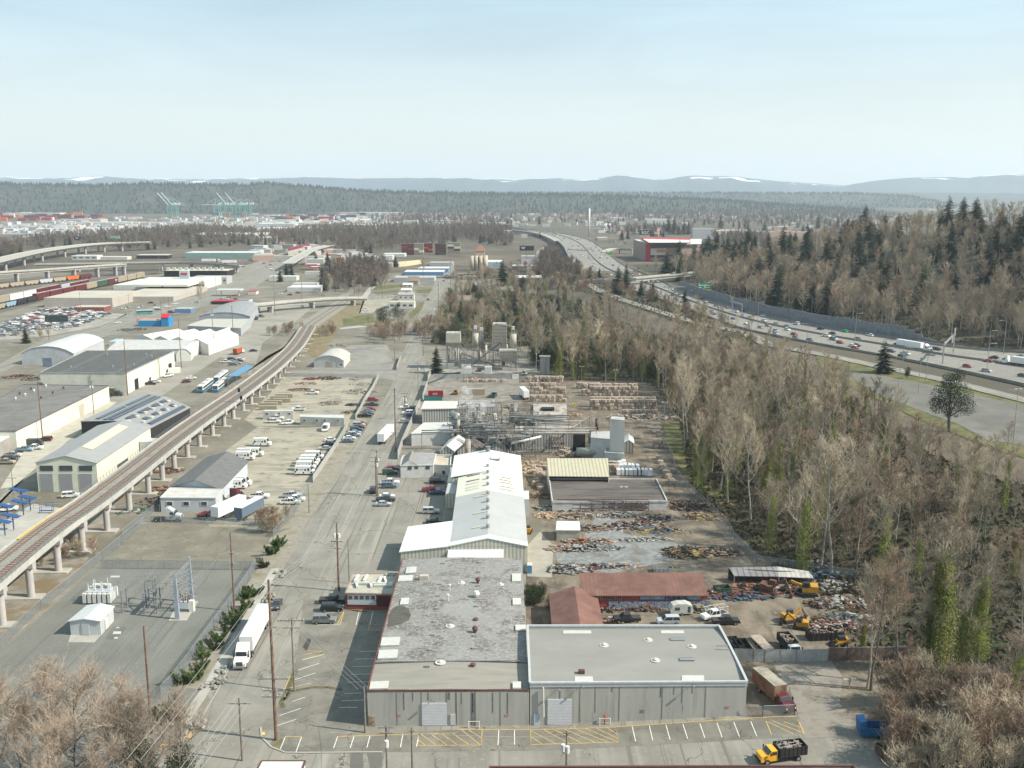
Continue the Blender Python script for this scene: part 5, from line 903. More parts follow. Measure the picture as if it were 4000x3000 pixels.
def fdir(i):
 a=fw(i,.5);b=fw(i+.4,.5);return math.degrees(atan2(b.y-a.y,b.x-a.x))
def FP_(kind,cl,i,u,lab,grp):
 p=fw(i,u,.1);rz=fdir(i)+(180 if u<.5 else 0);return PV_(kind,cl,'P',0,0,rz,lab,grp,zz=p.z,world=p)
lanes=[.105,.175,.25,.33,.43,.60,.68,.76,.84,.93];taken=[]
fcars=[]
for k in rg(330):
 i=rr.un(3,NN-9);u=rr.choice(lanes)
 if i<22 and rr.random()<.55:continue
 p=fw(i,u)
 if any((p-q).length<9 for q in taken):continue
 taken.append(p);cl=rr.choice(cols)
 if i>24 and rr.random()<.62:fcars.append((p,fdir(i)));continue
 side='nearer' if u<.5 else 'farther';fa='far stretch' if i>26 else 'stretch below the wooded hill'
 if rr.random()<.95:FP_('farcar',cl,i,u,'%s car driving on the %s freeway lanes, %s'%(cn[cl],side,fa),'cars driving on the freeway')
 else:FP_('fartruck',rr.choice(['white','white','tan','blue']),i,u,'box truck driving on the %s freeway lanes, %s'%(side,fa),'box trucks driving on the freeway')
def pf(kind,cl,t,x,y,lab,flip=None):
 p=GF(t,x,y);i=min(rg(NN),key=lambda k:(near_s[k].lerp(far_s[k],.5)-p).length);rz=fdir(i)+(180 if flip is None else flip);return PV_(kind,cl,t,x,y,rz,lab,zz=p.z+.1,world=p)
pf('hatch','red','H',1722,190,'bright red hatchback on the near freeway lanes at the right');pf('sedan','red','H',1900,143,'red car on the far freeway lanes beside the median',0);pf('sedan','white','H',730,10,'white car on the near freeway lanes left of the white semi');pf('sedan','silver','H',1385,30,'silver car ahead of a dark one on the far freeway lanes',0);pf('sedan','dark','H',1462,40,'dark car behind the silver one on the far freeway lanes',0);pf('pickup','silver','H',1185,80,'silver pickup beside the white semi on the freeway');pf('sedan','brightgreen','D',665,1455,'bright green car on the far freeway lanes below the noise wall',0);pf('suv','white','D',248,1390,'white SUV with roof box close under the noise wall',0);pf('pickup','white','D',505,1495,'white pickup on the near freeway lanes');pf('suv','bluegrey','D',565,1525,'blue SUV on the near freeway lanes behind a white pickup');pf('sedan','dark','H',2200,270,'dark car half out of the frame at the right on the near lanes')
for lb,(x,y,t),fl in(('white',(1330,45,'H'),0),('white',(2105,165,'H'),180)):
 p=GF(t,x,y);i=min(rg(NN),key=lambda k:(near_s[k].lerp(far_s[k],.5)-p).length);rz=fdir(i)+180*(fl==0);d_=V3((cos(rd_(rz)),sin(rd_(rz)),0))
 PV_('tractor','white',t,x,y,rz,'white truck cab pulling a white trailer on the freeway beside the sign gantry' if fl==0 else 'white truck cab with its trailer at the right edge of the freeway',zz=p.z+.1,world=p+d_*1.5)
 PV_('trailer','white',t,x,y,rz,'long white trailer on the near freeway lanes beside the sign gantry' if fl==0 else 'white trailer at the right edge on the far freeway lanes',zz=p.z+.1,world=p)
def BX(name,lab,loc,rz,cabc,boxm,side=None):
 o=TG(name,lab,'box truck',loc,rz,world=False);mb=MB();bx_(mb,-6.6,.6,-1.22,1.22,1.0,3.75);mb.bd('cargo_box',boxm,o);mb=MB();bx_(mb,-6.6,.62,-1.23,1.23,3.72,3.82);mb.bd('box_roof',M('box_roof_dirty',(.28,.26,.21),.8,.2,.8),o)
 mb=MB();mb.ext([(1.0,.6),(1.0,2.5),(2.1,2.45),(2.6,1.75),(3.8,1.6),(3.95,1.3),(3.95,.55)],-1.05,1.05);cm=M('cab_'+cabc,C[cabc],.35,0,spec=.6);fx(mb.bd('cab',cm,o));mb=MB();mb.ext([(2.12,2.4),(2.58,1.8),(2.64,1.82),(2.2,2.42)],-.95,.95);fx(mb.bd('windscreen',CGL,o))
 mb=MB();bx_(mb,-6.4,3.6,-.5,.5,.6,1.0);bx_(mb,3.9,4.05,-1.1,1.1,.5,.8);mb.bd('chassis',CHAS,o);whl(o,(2.9,-4.4),.95,.48,w_=.35)
 for s in(-1,1):mb=MB();bx_(mb,2.3,2.5,s*1.3-.12,s*1.3+.12,1.7,2.3);mb.bd('mirror',CHAS,o);mb=MB();bx_(mb,3.92,4.0,s*.8-.15,s*.8+.15,1.0,1.25);mb.bd('headlight',LAMP,o)
 return o
p=G('L',255,1195);BX('box_truck','old box truck with dark red cab and brown cargo box beside the square warehouse',p,rd_(-72),'maroon',M('brown_box',(.15,.075,.05),.8,.25,.6,c2=(.3,.25,.17),s2=.35,t2=.6))
def dump(name,lab,loc,rz,cabc,load=True,h=1.5,bedc=(.03,.03,.03)):
 o=TG(name,lab,'dump truck',loc,rz,world=False);bm_=M('dump_bed_'+cabc,bedc,.8,.2,1)
 mb=MB();bx_(mb,-4.0,.7,-1.15,1.15,1.1,1.25)
 for s in(-1,1):bx_(mb,-4.0,.7,s*1.18-.05,s*1.18+.05,1.1,1.1+h)
 for x in(-4.0,.7):bx_(mb,x-.05,x+.05,-1.2,1.2,1.1,1.1+h)
 for k in rg(7):[bx_(mb,-3.8+k*.7,-3.7+k*.7,s*1.25-.03,s*1.25+.03,1.1,1.1+h)for s in(-1,1)]
 mb.bd('dump_bed',bm_,o)
 if load:
  mb=MB();r2=random.Random(5)
  for _ in rg(26):mb.box((r2.un(-3.6,.3),r2.un(-.9,.9),1.4+r2.un(0,h-.5)),(r2.un(.2,1.3),r2.un(.1,.5),r2.un(.1,.4)),r2.un(0,3))
  mb.bd('debris',M('debris',(.22,.18,.15),.9,.5,3),o)
 mb=MB();mb.ext([(.95,.6),(.95,2.3),(2.0,2.28),(2.55,1.65),(3.6,1.45),(3.75,1.2),(3.75,.55)],-1.02,1.02);fx(mb.bd('cab',M('cab_'+cabc,C[cabc],.35,0,spec=.6),o));mb=MB();mb.ext([(2.02,2.24),(2.52,1.7),(2.58,1.72),(2.1,2.26)],-.92,.92);fx(mb.bd('windscreen',CGL,o))
 for s in(-1,1):mb=MB();bx_(mb,1.15,1.9,s*1.03-.02,s*1.03+.02,1.6,2.15);mb.bd('side_window',CGL,o);mb=MB();bx_(mb,2.2,2.35,s*1.35-.1,s*1.35+.1,1.7,2.2);mb.bd('mirror',CHAS,o);mb=MB();bx_(mb,3.72,3.8,s*.75-.15,s*.75+.15,.95,1.2);mb.bd('headlight',LAMP,o)
 mb=MB();bx_(mb,-4,3.5,-.5,.5,.65,1.1);bx_(mb,3.72,3.9,-1.05,1.05,.5,.78);mb.bd('chassis',CHAS,o);whl(o,(2.7,-2.6),.95,.48,w_=.35);return o
o_=dump('dump_truck','yellow cab dump truck with black slatted bed and poles on board in the cross street',G('L',270,1600),rd_(192),'yellow');mb=MB()
for y in(-.5,.2):mb.tube((.9,y,1.7),(-.6,y-.6,3.6),.06);mb.tube((-3.0,y,2.5),(.6,y+.1,2.3),.06)
mb.bd('pole_load',GV_,o_)
dump('dump_truck','white cab truck with high black dump bed parked behind the scrap yard gate',G('L',345,830),rd_(-82),'white')
mb=MB();rt=PV_('pickup','white','K',1455,580,200,'white work truck with a big pipe ladder rack in the scrap yard');
for s in(-1,1):
 for x in(-2.7,-.9,1.6):mb.beam((x,s*.95,1.1),(x,s*.85,2.5),.07,.07)
 mb.beam((-2.9,s*.85,2.5),(2.2,s*.85,2.5),.07,.07)
for x in(-2.7,-1.8,-.9,0,1.6):mb.beam((x,-.85,2.5),(x,.85,2.5),.06,.06)
mb.bd('ladder_rack',WHT,rt)
def EX(lab,loc,rz,s=1.,boom=0.6):
 o=TG('excavator',lab,'excavator',loc,rz,world=False);o.scale=(s,)*3;Y=M('machine_yellow',(.44,.23,.035),.5,.1,2)
 for q in(-1,1):mb=MB();mb.ext([(-1.9,.15),(-1.6,0),(1.6,0),(1.9,.15),(1.9,.7),(1.6,.85),(-1.6,.85),(-1.9,.7)],q*1.2-.3,q*1.2+.3);fx(mb.bd('track',CHAS,o))
 mb=MB();bx_(mb,-1.9,1.2,-1.2,1.2,1.0,2.0);bx_(mb,-1.9,-.4,-1.2,1.2,2.0,2.3);mb.bd('engine_cover',Y,o);mb=MB();bx_(mb,-.1,1.3,.2,1.2,2.0,3.0);mb.bd('cab',CGL,o)
 a,b,c=V3((1.0,-.3,1.8)),V3((3.4,-.3,1.8+3.0*boom)),V3((5.0,-.3,1.0));mb=MB();mb.beam(a,b,.4,.5);mb.bd('boom',Y,o);mb=MB();mb.beam(b,c,.35,.4);mb.bd('arm',M('boom_dark',(.10,.07,.05),.7,.2),o);mb=MB();mb.ext([(4.6,.3),(5.4,.2),(5.5,1.1),(4.8,1.1)],-.8,.2);fx(mb.bd('bucket',CHAS,o));return o
EX('big yellow excavator parked in front of the carport',G('L',470,415),rd_(170),1.1,.3)
EX('small yellow digger, the farther of the pair in the scrap yard',G('L',335,605),rd_(20),.8);EX('small yellow digger, the nearer of the pair in the scrap yard',G('L',420,655),rd_(160),.8)
q=EX('rusty dark excavator with raised boom under the carport',G('L',190,400),rd_(-30),1.,.8)
for c in q.children:c.data.materials[0]=M('rusty_machine',(.12,.06,.04),.8,.3,2)
def skid(lab,loc,rz):
 o=TG('skid_steer',lab,'loader',loc,rz,world=False);Y=MATS['machine_yellow'];mb=MB();bx_(mb,-1.4,.8,-.6,.6,.5,1.3);bx_(mb,-1.5,-.9,-.7,.7,.9,1.7);mb.bd('body',Y,o);mb=MB();bx_(mb,-.8,.5,-.5,.5,1.3,2.1);mb.bd('cab',CHAS,o);mb=MB()
 for s in(-1,1):mb.beam((-1.3,s*.75,1.5),(1.5,s*.75,.6),.15,.25)
 mb.bd('lift_arm',Y,o);mb=MB();mb.ext([(1.4,.1),(2.3,.1),(2.2,.3),(1.6,.8),(1.4,.8)],-.95,.95);fx(mb.bd('bucket',CHAS,o));whl(o,(-.75,.65),.8,.42,w_=.3);return o
skid('yellow skid steer loader by the white pipe stacks in the scrap yard',G('L',705,780),rd_(185));skid('yellow loader in the yard next to the red container',G('F',1722,425),rd_(170));skid('yellow forklift beside the right wall of the long shed',G('G',140,1620),rd_(80))
def OB(name,lab,cat,loc,rz,L_,W_,h,col,wh=True,z0=.5,roofless=True):
 o=TG(name,lab,cat,loc,rz,world=False);mt=M('paint_%02x%02x%02x'%tp(int(q*255)for q in col),col,.7,.15,1.2);mb=MB();bx_(mb,-L_/2,L_/2,-W_/2,W_/2,z0,z0+.15)
 for s in(-1,1):bx_(mb,-L_/2,L_/2,s*W_/2-.05,s*W_/2+.05,z0,z0+h)
 for s in(-1,1):bx_(mb,s*L_/2-.05,s*L_/2+.05,-W_/2,W_/2,z0,z0+h)
 for k in rg(int(L_)):[bx_(mb,-L_/2+.4+k,-L_/2+.5+k,s*(W_/2+.07)-.04,s*(W_/2+.07)+.04,z0,z0+h)for s in(-1,1)]
 mb.bd('box_shell',mt,o)
 if wh:whl(o,(-.6,.6),W_/2,.38)
 return o
OB('dump_trailer','black dump trailer, right one of the pair behind the square warehouse','trailer',G('K',1662,815),rd_(-85),4.6,2.3,1.1,(.02,.02,.02));OB('dump_trailer','black dump trailer, left one of the pair behind the square warehouse','trailer',G('K',1605,790),rd_(-80),4.2,2.0,.9,(.025,.025,.03))
o_=OB('scrap_skip','long black open skip full of scrap beside the stacked white pipes','skip',G('L',590,725),rd_(5),7.,2.4,1.6,(.022,.02,.02),False,.1);mb=MB();r2=random.Random(9)
for _ in rg(30):mb.box((r2.un(-3,3),r2.un(-.9,.9),1.2+r2.un(0,.9)),(r2.un(.3,1.3),r2.un(.1,.5),r2.un(.1,.4)),r2.un(0,3))
mb.bd('scrap',MATS['debris'],o_)
OB('flat_trailer','wooden deck flat trailer parked behind the scrap yard gate','trailer',G('L',140,775),rd_(-78),6.5,2.3,.15,(.33,.27,.22),True,.6)
o_=OB('blue_container','blue steel hook container with raised hood at the edge of the wood','container',G('L',1010,1425),rd_(-4),6.5,2.4,1.5,(.03,.12,.28),True,.4);mb=MB();mb.ext([(-4.0,.6),(-4.2,2.9),(-3.0,3.1),(-2.9,.6)],-1.2,1.2);fx(mb.bd('hood',MATS['paint_071e47']if 'paint_071e47' in MATS else M('hood_blue',(.035,.13,.30),.7,.15,1),o_))
OB('rust_trailer','rusty brown open trailer under the trees at the lower right','trailer',G('L',1110,1580),rd_(0),6,2.4,1.4,(.10,.055,.04),True,.4);OB('green_skip','dark green open skip between the red workshop and the carport','skip',G('K',1512,400),rd_(10),3.5,2.2,1.5,(.03,.06,.045),False,.1);OB('grey_skip','small grey skip behind the long red workshop','skip',G('K',1085,242),rd_(0),4.5,2,1.,(.25,.26,.26),False,.1)
OB('teal_skip','long teal skip in front of the red shipping container','skip',G('F',1532,478),rd_(2),8,2.4,1.5,(.02,.20,.19),False,.1);OB('green_skip','green open skip standing alone in the pulp yard','skip',G('F',2050,445),rd_(80),6,2.4,1.5,(.05,.10,.09),False,.1)
o_=TG('caravan','rounded white caravan in front of the graffiti mural','caravan',G('K',1215,550),rd_(5),world=False);mb=MB();mb.ext([(-2.4,.5),(-2.6,1.4),(-2.0,2.4),(-.8,2.7),(1,2.7),(2.2,2.2),(2.5,1.2),(2.3,.5)],-1.1,1.1);fx(mb.bd('body',M('caravan_white',(.42,.43,.40),.6,.12,1),o_));mb=MB();bx_(mb,-1.6,-.5,-1.13,-1.1,1.3,2.0);bx_(mb,1.2,1.8,-1.13,-1.1,.8,2.1);mb.bd('window',GS_,o_);whl(o_,(0,),1.05,.35)
o_=TG('portable_toilet','blue portable toilet with white roof at the corner of the long shed','portable toilet',G('K',125,255),0,world=False);mb=MB();bx_(mb,-.6,.6,-.6,.6,0,2.1);mb.bd('cabin',M('loo_blue',(.08,.22,.38),.5,0),o_);mb=MB();mb.box((0,0,2.25),(1.3,1.3,.3),taper=.8);mb.bd('roof',WHT,o_)
def cont(cl,t,x,y,rz,lab,g=None,zz=None,sc_=1.):return PV_('container',cl,t,x,y,rz,lab,g,zz=zz,sc_=sc_)
o_=cont('red','F',1553,440,2,'red shipping container with KY lettering behind the slatted fence');o_.scale=(.55,1,1);text('KYV',1.5,(-.3,-1.32,1.3),(pi/2,0,0),WHT,'lettering',o_,sx=1.4)
o_=cont('tan','F',1905,425,5,'tan shipping container in the pulp yard');o_.scale=(.6,1,1);o_=cont('white','E',1508,240,20,'white box trailer body standing beside the black roofed warehouse');o_.scale=(.5,1,1)
o_=PV_('trailer','white','G',85,430,0,'white trailer backed up in the pulp yard',world=G('G',85,430));o_.rotation_euler.z=rd_(100);o_.scale=(.7,1,1)
for k in rg(6):q=cont('tan','F',[105,200,225,245,150,110][k],[555,470,490,450,510,530][k],3,'cream storage container, %s of the stepped row beside the viaduct'%['nearest','second farthest','fourth farthest','farthest','third nearest','second nearest'][k],'cream containers beside the viaduct',sc_=.62)
BX('box_truck','orange red box truck driving in the lane near the curved car cluster',G('E',2075,68),rd_(80),'white',M('orange_box',(.35,.07,.04),.7,.1,1))
BX('box_truck','dark container truck with orange stripe behind the cream warehouse',G('E',985,435),rd_(5),'dark',M('orange_dark_box',(.08,.09,.07),.7,.3,1))
TA=atan2(G('E',1950,225).y-G('E',1725,400).y,G('E',1950,225).x-G('E',1725,400).x)
for k,(x,y)in en_(((1730,410),(1860,405),(1870,330))):
 o_=TG('tram','white and teal tram, %s of the yard behind the viaduct'%['left','right front','rear'][k],'tram',G('E',x,y,.1),TA,gp_='trams in the yard',world=False)
 mb=MB();mb.ext([(0,.4),(0,1.6),(.8,3.3),(20,3.3),(20,.4)],-1.25,1.25);fx(mb.bd('body',M('tram_white',(.66,.67,.66),.4,.03),o_));mb=MB();mb.ext([(-.05,.35),(-.05,1.3),(20.05,1.3),(20.05,.35)],-1.28,1.28);fx(mb.bd('skirt',M('tram_teal',(.04,.16,.24),.4,.1),o_));mb=MB();bx_(mb,1,19.5,-1.29,1.29,1.7,2.6);mb.bd('window',CGL,o_);mb=MB();mb.ext([(-.06,1.5),(.5,3.0),(.7,3.0),(.1,1.5)],-1.1,1.1);fx(mb.bd('windscreen',CGL,o_));mb=MB();bx_(mb,4,8,-.9,.9,3.3,3.7);bx_(mb,12,16,-.9,.9,3.3,3.7);mb.bd('roof_equipment',GR,o_)
o_=TG('bus','teal and white city bus on the avenue','bus',G('A',1250,1298),rd_(200),world=False);mb=MB();bx_(mb,-6,6,-1.25,1.25,.35,3.0);mb.bd('body',M('bus_teal',(.10,.28,.30),.4,.05),o_);mb=MB();bx_(mb,-5.7,5.6,-1.28,1.28,1.5,2.4);bx_(mb,5.95,6.05,-1.1,1.1,1.2,2.6);mb.bd('window',CGL,o_);mb=MB();bx_(mb,-5.9,5.9,-1.15,1.15,3,3.15);mb.bd('roof',WHT,o_);whl(o_,(-3.5,4),1.15,.48)
# == POLES, WIRES, LAMPS, FENCES
WOODP=M('pole_wood',(.16,.095,.07),.9,.25,1.5);WOODG=M('pole_grey_wood',(.19,.17,.145),.9,.2,1.5);INSUL=M('insulator',(.5,.5,.48),.4,0)
POLES={}
def pole(key,t,xb,yb,xt,yt,lab,arms=(),tf=0,grey=0,r=.2,zz=None):
 b=G(t,xb,yb);top=ZT(b,t,xt,yt);o=TG('utility_pole',lab,'utility pole',b,gp_=None);MB().tube(b,(b.x,b.y,top),r,r*.6,n=8).bd('pole',WOODG if grey else WOODP,o)
 for(dz,w_)in arms:
  mb=MB();z=top-dz;mb.beam((b.x-w_/2,b.y-.2,z),(b.x+w_/2,b.y-.2,z),.13,.15);mb.bd('crossarm',WOODG,o);mb=MB()
  for k in rg(4 if w_>2 else 2):x=b.x-w_/2+.15+k*(w_-.3)/(3 if w_>2 else 1);mb.tube((x,b.y-.2,z+.05),(x,b.y-.2,z+.35),.07,n=5)
  mb.bd('insulators',INSUL,o)
 for k in rg(tf):mb=MB();x=b.x+(-.5 if k%2 else.5);mb.tube((x,b.y-.4,top-3.2),(x,b.y-.4,top-2.2),.32,n=8);mb.bd('transformer',WHT,o)
 if key:POLES[key]=V3((b.x,b.y,top))
 return o
for a in(('a','I',1885,1470,1840,375,'tall brown utility pole at the street corner with three sets of arms',((17.2,5.2),(19.3,3.6),(20.4,4.0)),0,0,.3),('b','I',2010,1135,1995,640,'grey wooden pole with double crossarm at the edge of the striped lot',((.3,4.8),(1.7,3.2)),0,1,.2),('d','I',1600,590,1577,55,'tall thin brown pole rising from the junipers by the substation',((4.5,1.2),(7,1.2)),0,0,.22),('e','I',1035,1425,1003,690,'rusty brown pole standing among the reddish trees at the lower left',(),0,0,.24),('f','J',597,385,585,-100,'tall brown pole beside the small brick office carrying transformers',((4.2,2.8),(5.8,1.8)),2,0,.26),('g','J',672,330,660,10,'slim dark pole right behind the small brick office',(),0,1,.15),('h','J',787,1405,783,1072,'dark pole at the left front corner of the concrete warehouse',(),0,1,.2),('m','F',1040,1302,1030,955,'front one of the double pole with crossarms in the parking area',((.4,3.6),(1.6,3.2)),1,0,.2),('n','F',1052,1300,1052,905,'taller rear one of the double pole in the parking area',((.3,1.2),),1,1,.2),('o','F',460,1445,450,1190,'short dark pole at the gate of the van lot',(),0,1,.17),('p','F',1208,915,1195,368,'tall brown pole beside the parked white trailer',((.4,1.6),(2.5,1.2),(16,3)),0,0,.24),('q','F',1288,640,1290,410,'pole with hanging transformers across from the row of cars',((.2,3.6),(1.3,2.4)),2,0,.17),('r','F',1402,400,1388,150,'pole with crossarm on the right side of the street beyond the white container',((.2,3.2),),1,1,.17),('s','B',1445,1659,1440,1415,'tall brown pole left of the lone conifer at the corner',(),0,0,.22),('t','F',1202,215,1198,30,'brown pole at the mouth of the side road',(),0,0,.2),('u','B',1578,1340,1572,1010,'tall brown pole on the verge below the teal house',((1,2.4),(3,1.6)),0,0,.22),('v','B',1682,1080,1675,840,'dark pole near the top of the street',((1,2.4),),0,1,.25),('w','B',1095,1165,1095,1020,'pale pole beside the white house at the bridge',(),0,1,.2),('x','B',1455,1145,1455,1060,'thin pole across the street from the white house',(),0,1,.2),('y','B',165,1310,150,960,'tall dark pole left of the road bridge',((1,3),),0,1,.28),('z','B',400,1180,393,920,'pole behind the road bridge',(),0,1,.25),('A1','A',425,1525,410,1340,'pole below the black billboard',(),0,0,.2),('A2','A',702,1300,697,1105,'pole in front of the tan warehouse',(),0,1,.2),('A3','A',1395,1320,1388,1175,'pole by the avenue above the blue and red shop',(),0,0,.2),('A4','E',1568,190,1550,-220,'tall brown pole in front of the gabled white workshops',((.5,3),),0,0,.24),('A5','A',2020,1560,2003,1225,'tall brown pole at the lane right of the white workshops',((.5,1.5),),0,0,.24),('A6','A',1850,1615,1828,1265,'tall grey pole right against the bright end wall',((.5,1.5),),2,1,.24),('A7','E',370,815,310,300,'tall brown pole by the maroon SUV and the cream warehouse',(),0,0,.24),('A8','E',1105,430,1065,-40,'tall brown pole at the corner of the black roofed warehouse',(),0,0,.26),('A9','E',812,590,800,300,'grey pole with transformers in the concrete apron',((.3,3),),2,1,.2),('B1','E',1383,280,1370,35,'grey pole beside the black roofed warehouse wall',((.3,2.6),),0,1,.2),('B2','E',605,60,598,-30,'grey pole in front of the hangar',((.3,1.5),),2,1,.22),('B3','E',120,1310,95,1060,'grey pole at the lower left lane beside the platform',((3,3),),0,1,.15),('B4','A',1180,1380,1180,1230,'thin pole on the avenue beyond the black billboard',(),0,1,.18),('B5','A',1120,1300,1115,1130,'pole beside the tan warehouse loading bay',((.4,2),),0,1,.18),('B6','A',1465,1300,1458,1150,'pole by the blue painted shop',(),0,0,.18),('B7','A',1870,1130,1865,980,'pole on the avenue near the fuel station',(),0,1,.18),('B8','A',1740,1170,1735,1040,'pole left of the avenue behind the white roofed factory',(),0,1,.18)):
 pole(*a[:6],a[6],*a[7:])
def lowpole(key,t,xt,yt,x2,y2,h,lab,arms,tf=0):
 p=G(t,xt,yt,h);q=G(t,x2,y2,h);b=V3((p.x,p.y,0));o=TG('utility_pole',lab,'utility pole',b);MB().tube(b,(b.x,b.y,h),.2,.14,n=8).bd('pole',WOODG,o);POLES[key]=V3((b.x,b.y,h))
 for dz,w_ in arms:MB().beam((b.x-w_/2,b.y-.2,h-dz),(b.x+w_/2,b.y-.2,h-dz),.13,.15).bd('crossarm',WOODG,o)
 for k in rg(tf):MB().tube((b.x+(-.55 if k else.1),b.y-.45,h-3.4-k*-.3),(b.x+(-.55 if k else.1),b.y-.45,h-2.3-k*-.3),.32,n=8).bd('transformer',WHT,o)
lowpole('c','I',1630,1180,0,0,11,'grey pole with one crossarm in the street, foot below the frame',((.9,3.6),));lowpole('i','J',935,1350,0,0,10.5,'pole with white transformer in front of the left warehouse door',((.3,2.4),(1.2,2)),1);lowpole('j','J',1120,1365,0,0,10.5,'bare topped pole right of the transformer pole at the warehouse',((.5,.9),));lowpole('k','K',395,1390,0,0,10,'black pole with two white transformers before the striped bays',((.3,1.2),),2)
WIRE=M('wire',(.32,.32,.32),.5,0,metal=.4)
def wire(a,b,lab,offs=(0,),dza=.1,dzb=.1,sag=.02,r=.03):
 o=TG('power_line',lab,'power line',(0,0,0))
 for k,of in en_(offs):
  mb=MB();p=a+V3((of,0,-dza));q=b+V3((of,0,-dzb));L_=(q-p).length;pts=[p.lerp(q,i/12)-V3((0,0,4*sag*L_*(i/12)*(1-i/12)*.5))for i in rg(13)];mb.path(pts,r,3);mb.bd('wire',WIRE,o)
PL=POLES;far_l=V3((PL['a'].x-8,118,24))
for a,b,s_,of,da,db in(('a','f','corner pole to the pole by the brick office',(-.8,0,.8),1,1),('f','n','brick office pole to the double poles',(-1,0,1),3,1),('m','p','double poles to the pole by the parked trailer',(-.8,.8),1,16),('p','q','parked trailer pole to the transformer pole',(0,),15,.5),('p','s','parked trailer pole to the corner conifer pole',(-.5,.5),1,1),('s','u','conifer pole to the verge pole below the teal house',(-.8,.8),1,1),('u','v','verge pole to the pole near the top of the street',(-.8,.8),1,1),('a','b','corner pole to the striped lot pole',(0,),17,.4),('b','h','striped lot pole to the warehouse corner pole',(-1,0,1),.3,.5),('h','i','warehouse corner pole to the transformer pole',(0,),1,1),('i','j','between the two poles before the warehouse',(0,),1,1),('j','k','warehouse pole to the black transformer pole',(0,.6),1,1),('A7','A9','cream warehouse pole to the apron pole',(0,),6,1),('A9','B1','apron pole to the lane pole',(-.8,.8),.5,.5),('A8','A4','black warehouse corner pole to the workshop pole',(-.6,.6),.6,.6),('A7','A8','cream warehouse pole to the black warehouse pole',(-.6,.6),.6,.6),('d','e','between the two thin poles by the substation',(0,),2,2),('A4','A5','workshop pole to the lane pole',(0,),1,1)):
 wire(PL[a],PL[b],'wires from the '+s_ if not s_.startswith('between')else 'wires '+s_,of,da,db)
wire(PL['c'],PL['a']+V3((0,0,-6.5)),'pale wires from the one armed street pole up to the corner pole',(-1.5,-.5,.5,1.5),.8,.5,r=.035)
wire(V3((PL['c'].x-3,118,10.5)),PL['c'],'pale wires running under the frame to the one armed street pole',(-1.5,-.5,.5,1.5),.5,.8,r=.035)
wire(PL['a']+V3((-3,-50,0)),PL['a'],'top wires leaving the corner pole towards the camera',(-.8,.8),1,1)
def lamp(t,xb,yb,yt,lab,arm=2.5,sgn=1,double=False,par=None,r=.14,zz=None,cat='street lamp'):
 b=G(t,xb,yb)if zz is None else zz;top=ZT(b,t,xb,yt);o=TG('street_lamp',lab,cat,b);mb=MB();mb.tube(b,(b.x,b.y,top-.8),r,r*.6,n=6)
 for s in((1,-1)if double else(sgn,)):pts=[V3((b.x,b.y,top-.8)),V3((b.x+s*arm*.25,b.y,top-.15)),V3((b.x+s*arm,b.y,top))];mb.path(pts,r*.6,5)
 mb.bd('pole',GV_,o);mb=MB()
 for s in((1,-1)if double else(sgn,)):mb.box((b.x+s*arm,b.y,top),(.9,.4,.18))
 mb.bd('lamp_head',INSUL,o);return o
for t,x,yb,yt,sg,lb in(('D',372,1365,1135,-1,'lamp on the far freeway edge before the white SUV'),('D',1058,1490,1235,-1,'lamp on the far freeway edge near the end of the noise wall'),('D',2033,1650,1352,-1,'far lamp near the right edge by the grassy bank'),('D',1905,1655,1440,1,'curved arm lamp left of the grassy bank near the right edge'),('D',747,1590,1290,1,'tall curved lamp on the near freeway barrier'),('D',338,1575,1380,-1,'low lamp on the near freeway barrier at the weeds'),('H',1162,200,-50,-1,'lamp beside the thin conifer at the freeway'),('C',2105,1270,1060,-1,'lamp on the far freeway edge right of the green signs'),('C',2118,1455,1195,1,'big curved lamp on the near barrier right of the gantry'),('C',1515,1195,1095,1,'small curved lamp under the overpass'),('C',1605,1010,785,1,'lamp standing on the overpass above its right pier'),('C',960,1135,1000,-1,'lamp left of the two big conifers'),('C',1345,1150,1090,1,'short lamp in the freeway median'),('C',1775,1145,990,1,'lamp beside the brown ramp'),('H',1890,230,-20,1,'tall straight lamp on the near barrier at the right')):
 lamp(t,x,yb,yt,lb,3,sg,zz=GF(t,x,yb))
for t,x,yb,yt,lb in(('H',1297,420,100,'left light pole of the close pair in the park and ride lot'),('H',1365,325,95,'right light pole of the close pair on the grass strip'),('H',2108,940,375,'leaning tall light pole at the right edge of the park and ride lot'),('H',1128,370,200,'small light pole hidden by bare trees at the lot'),('G',235,262,128,'white light pole beside the square concrete silo'),('G',602,305,180,'light pole between the bale stacks'),('G',892,355,210,'double headed light pole above the long bale stack'),('G',1298,560,380,'rear light pole at the wood edge'),('G',1313,760,490,'front light pole at the wood edge'),('G',962,1430,1222,'dark light pole in front of the black roofed building'),('N',515,520,400,'lamp at the roof end of the long shed'),('L',768,1090,1020,'short lamp post with black base in the dirt lane'),('A',2008,880,680,'tall mast at the bridge approach'),('A',1380,945,720,'tall mast between rail yard and shed'),('A',430,880,790,'mast on the elevated highway')):
 lamp(t,x,yb,yt,lb,.7,1,double=True,cat='light pole')
LINK=M('chain_link',(.30,.33,.35),.5,0,metal=.3);n=LINK.node_tree;b_=n.nodes['Principled BSDF'];_I(b_,'Alpha',.24)
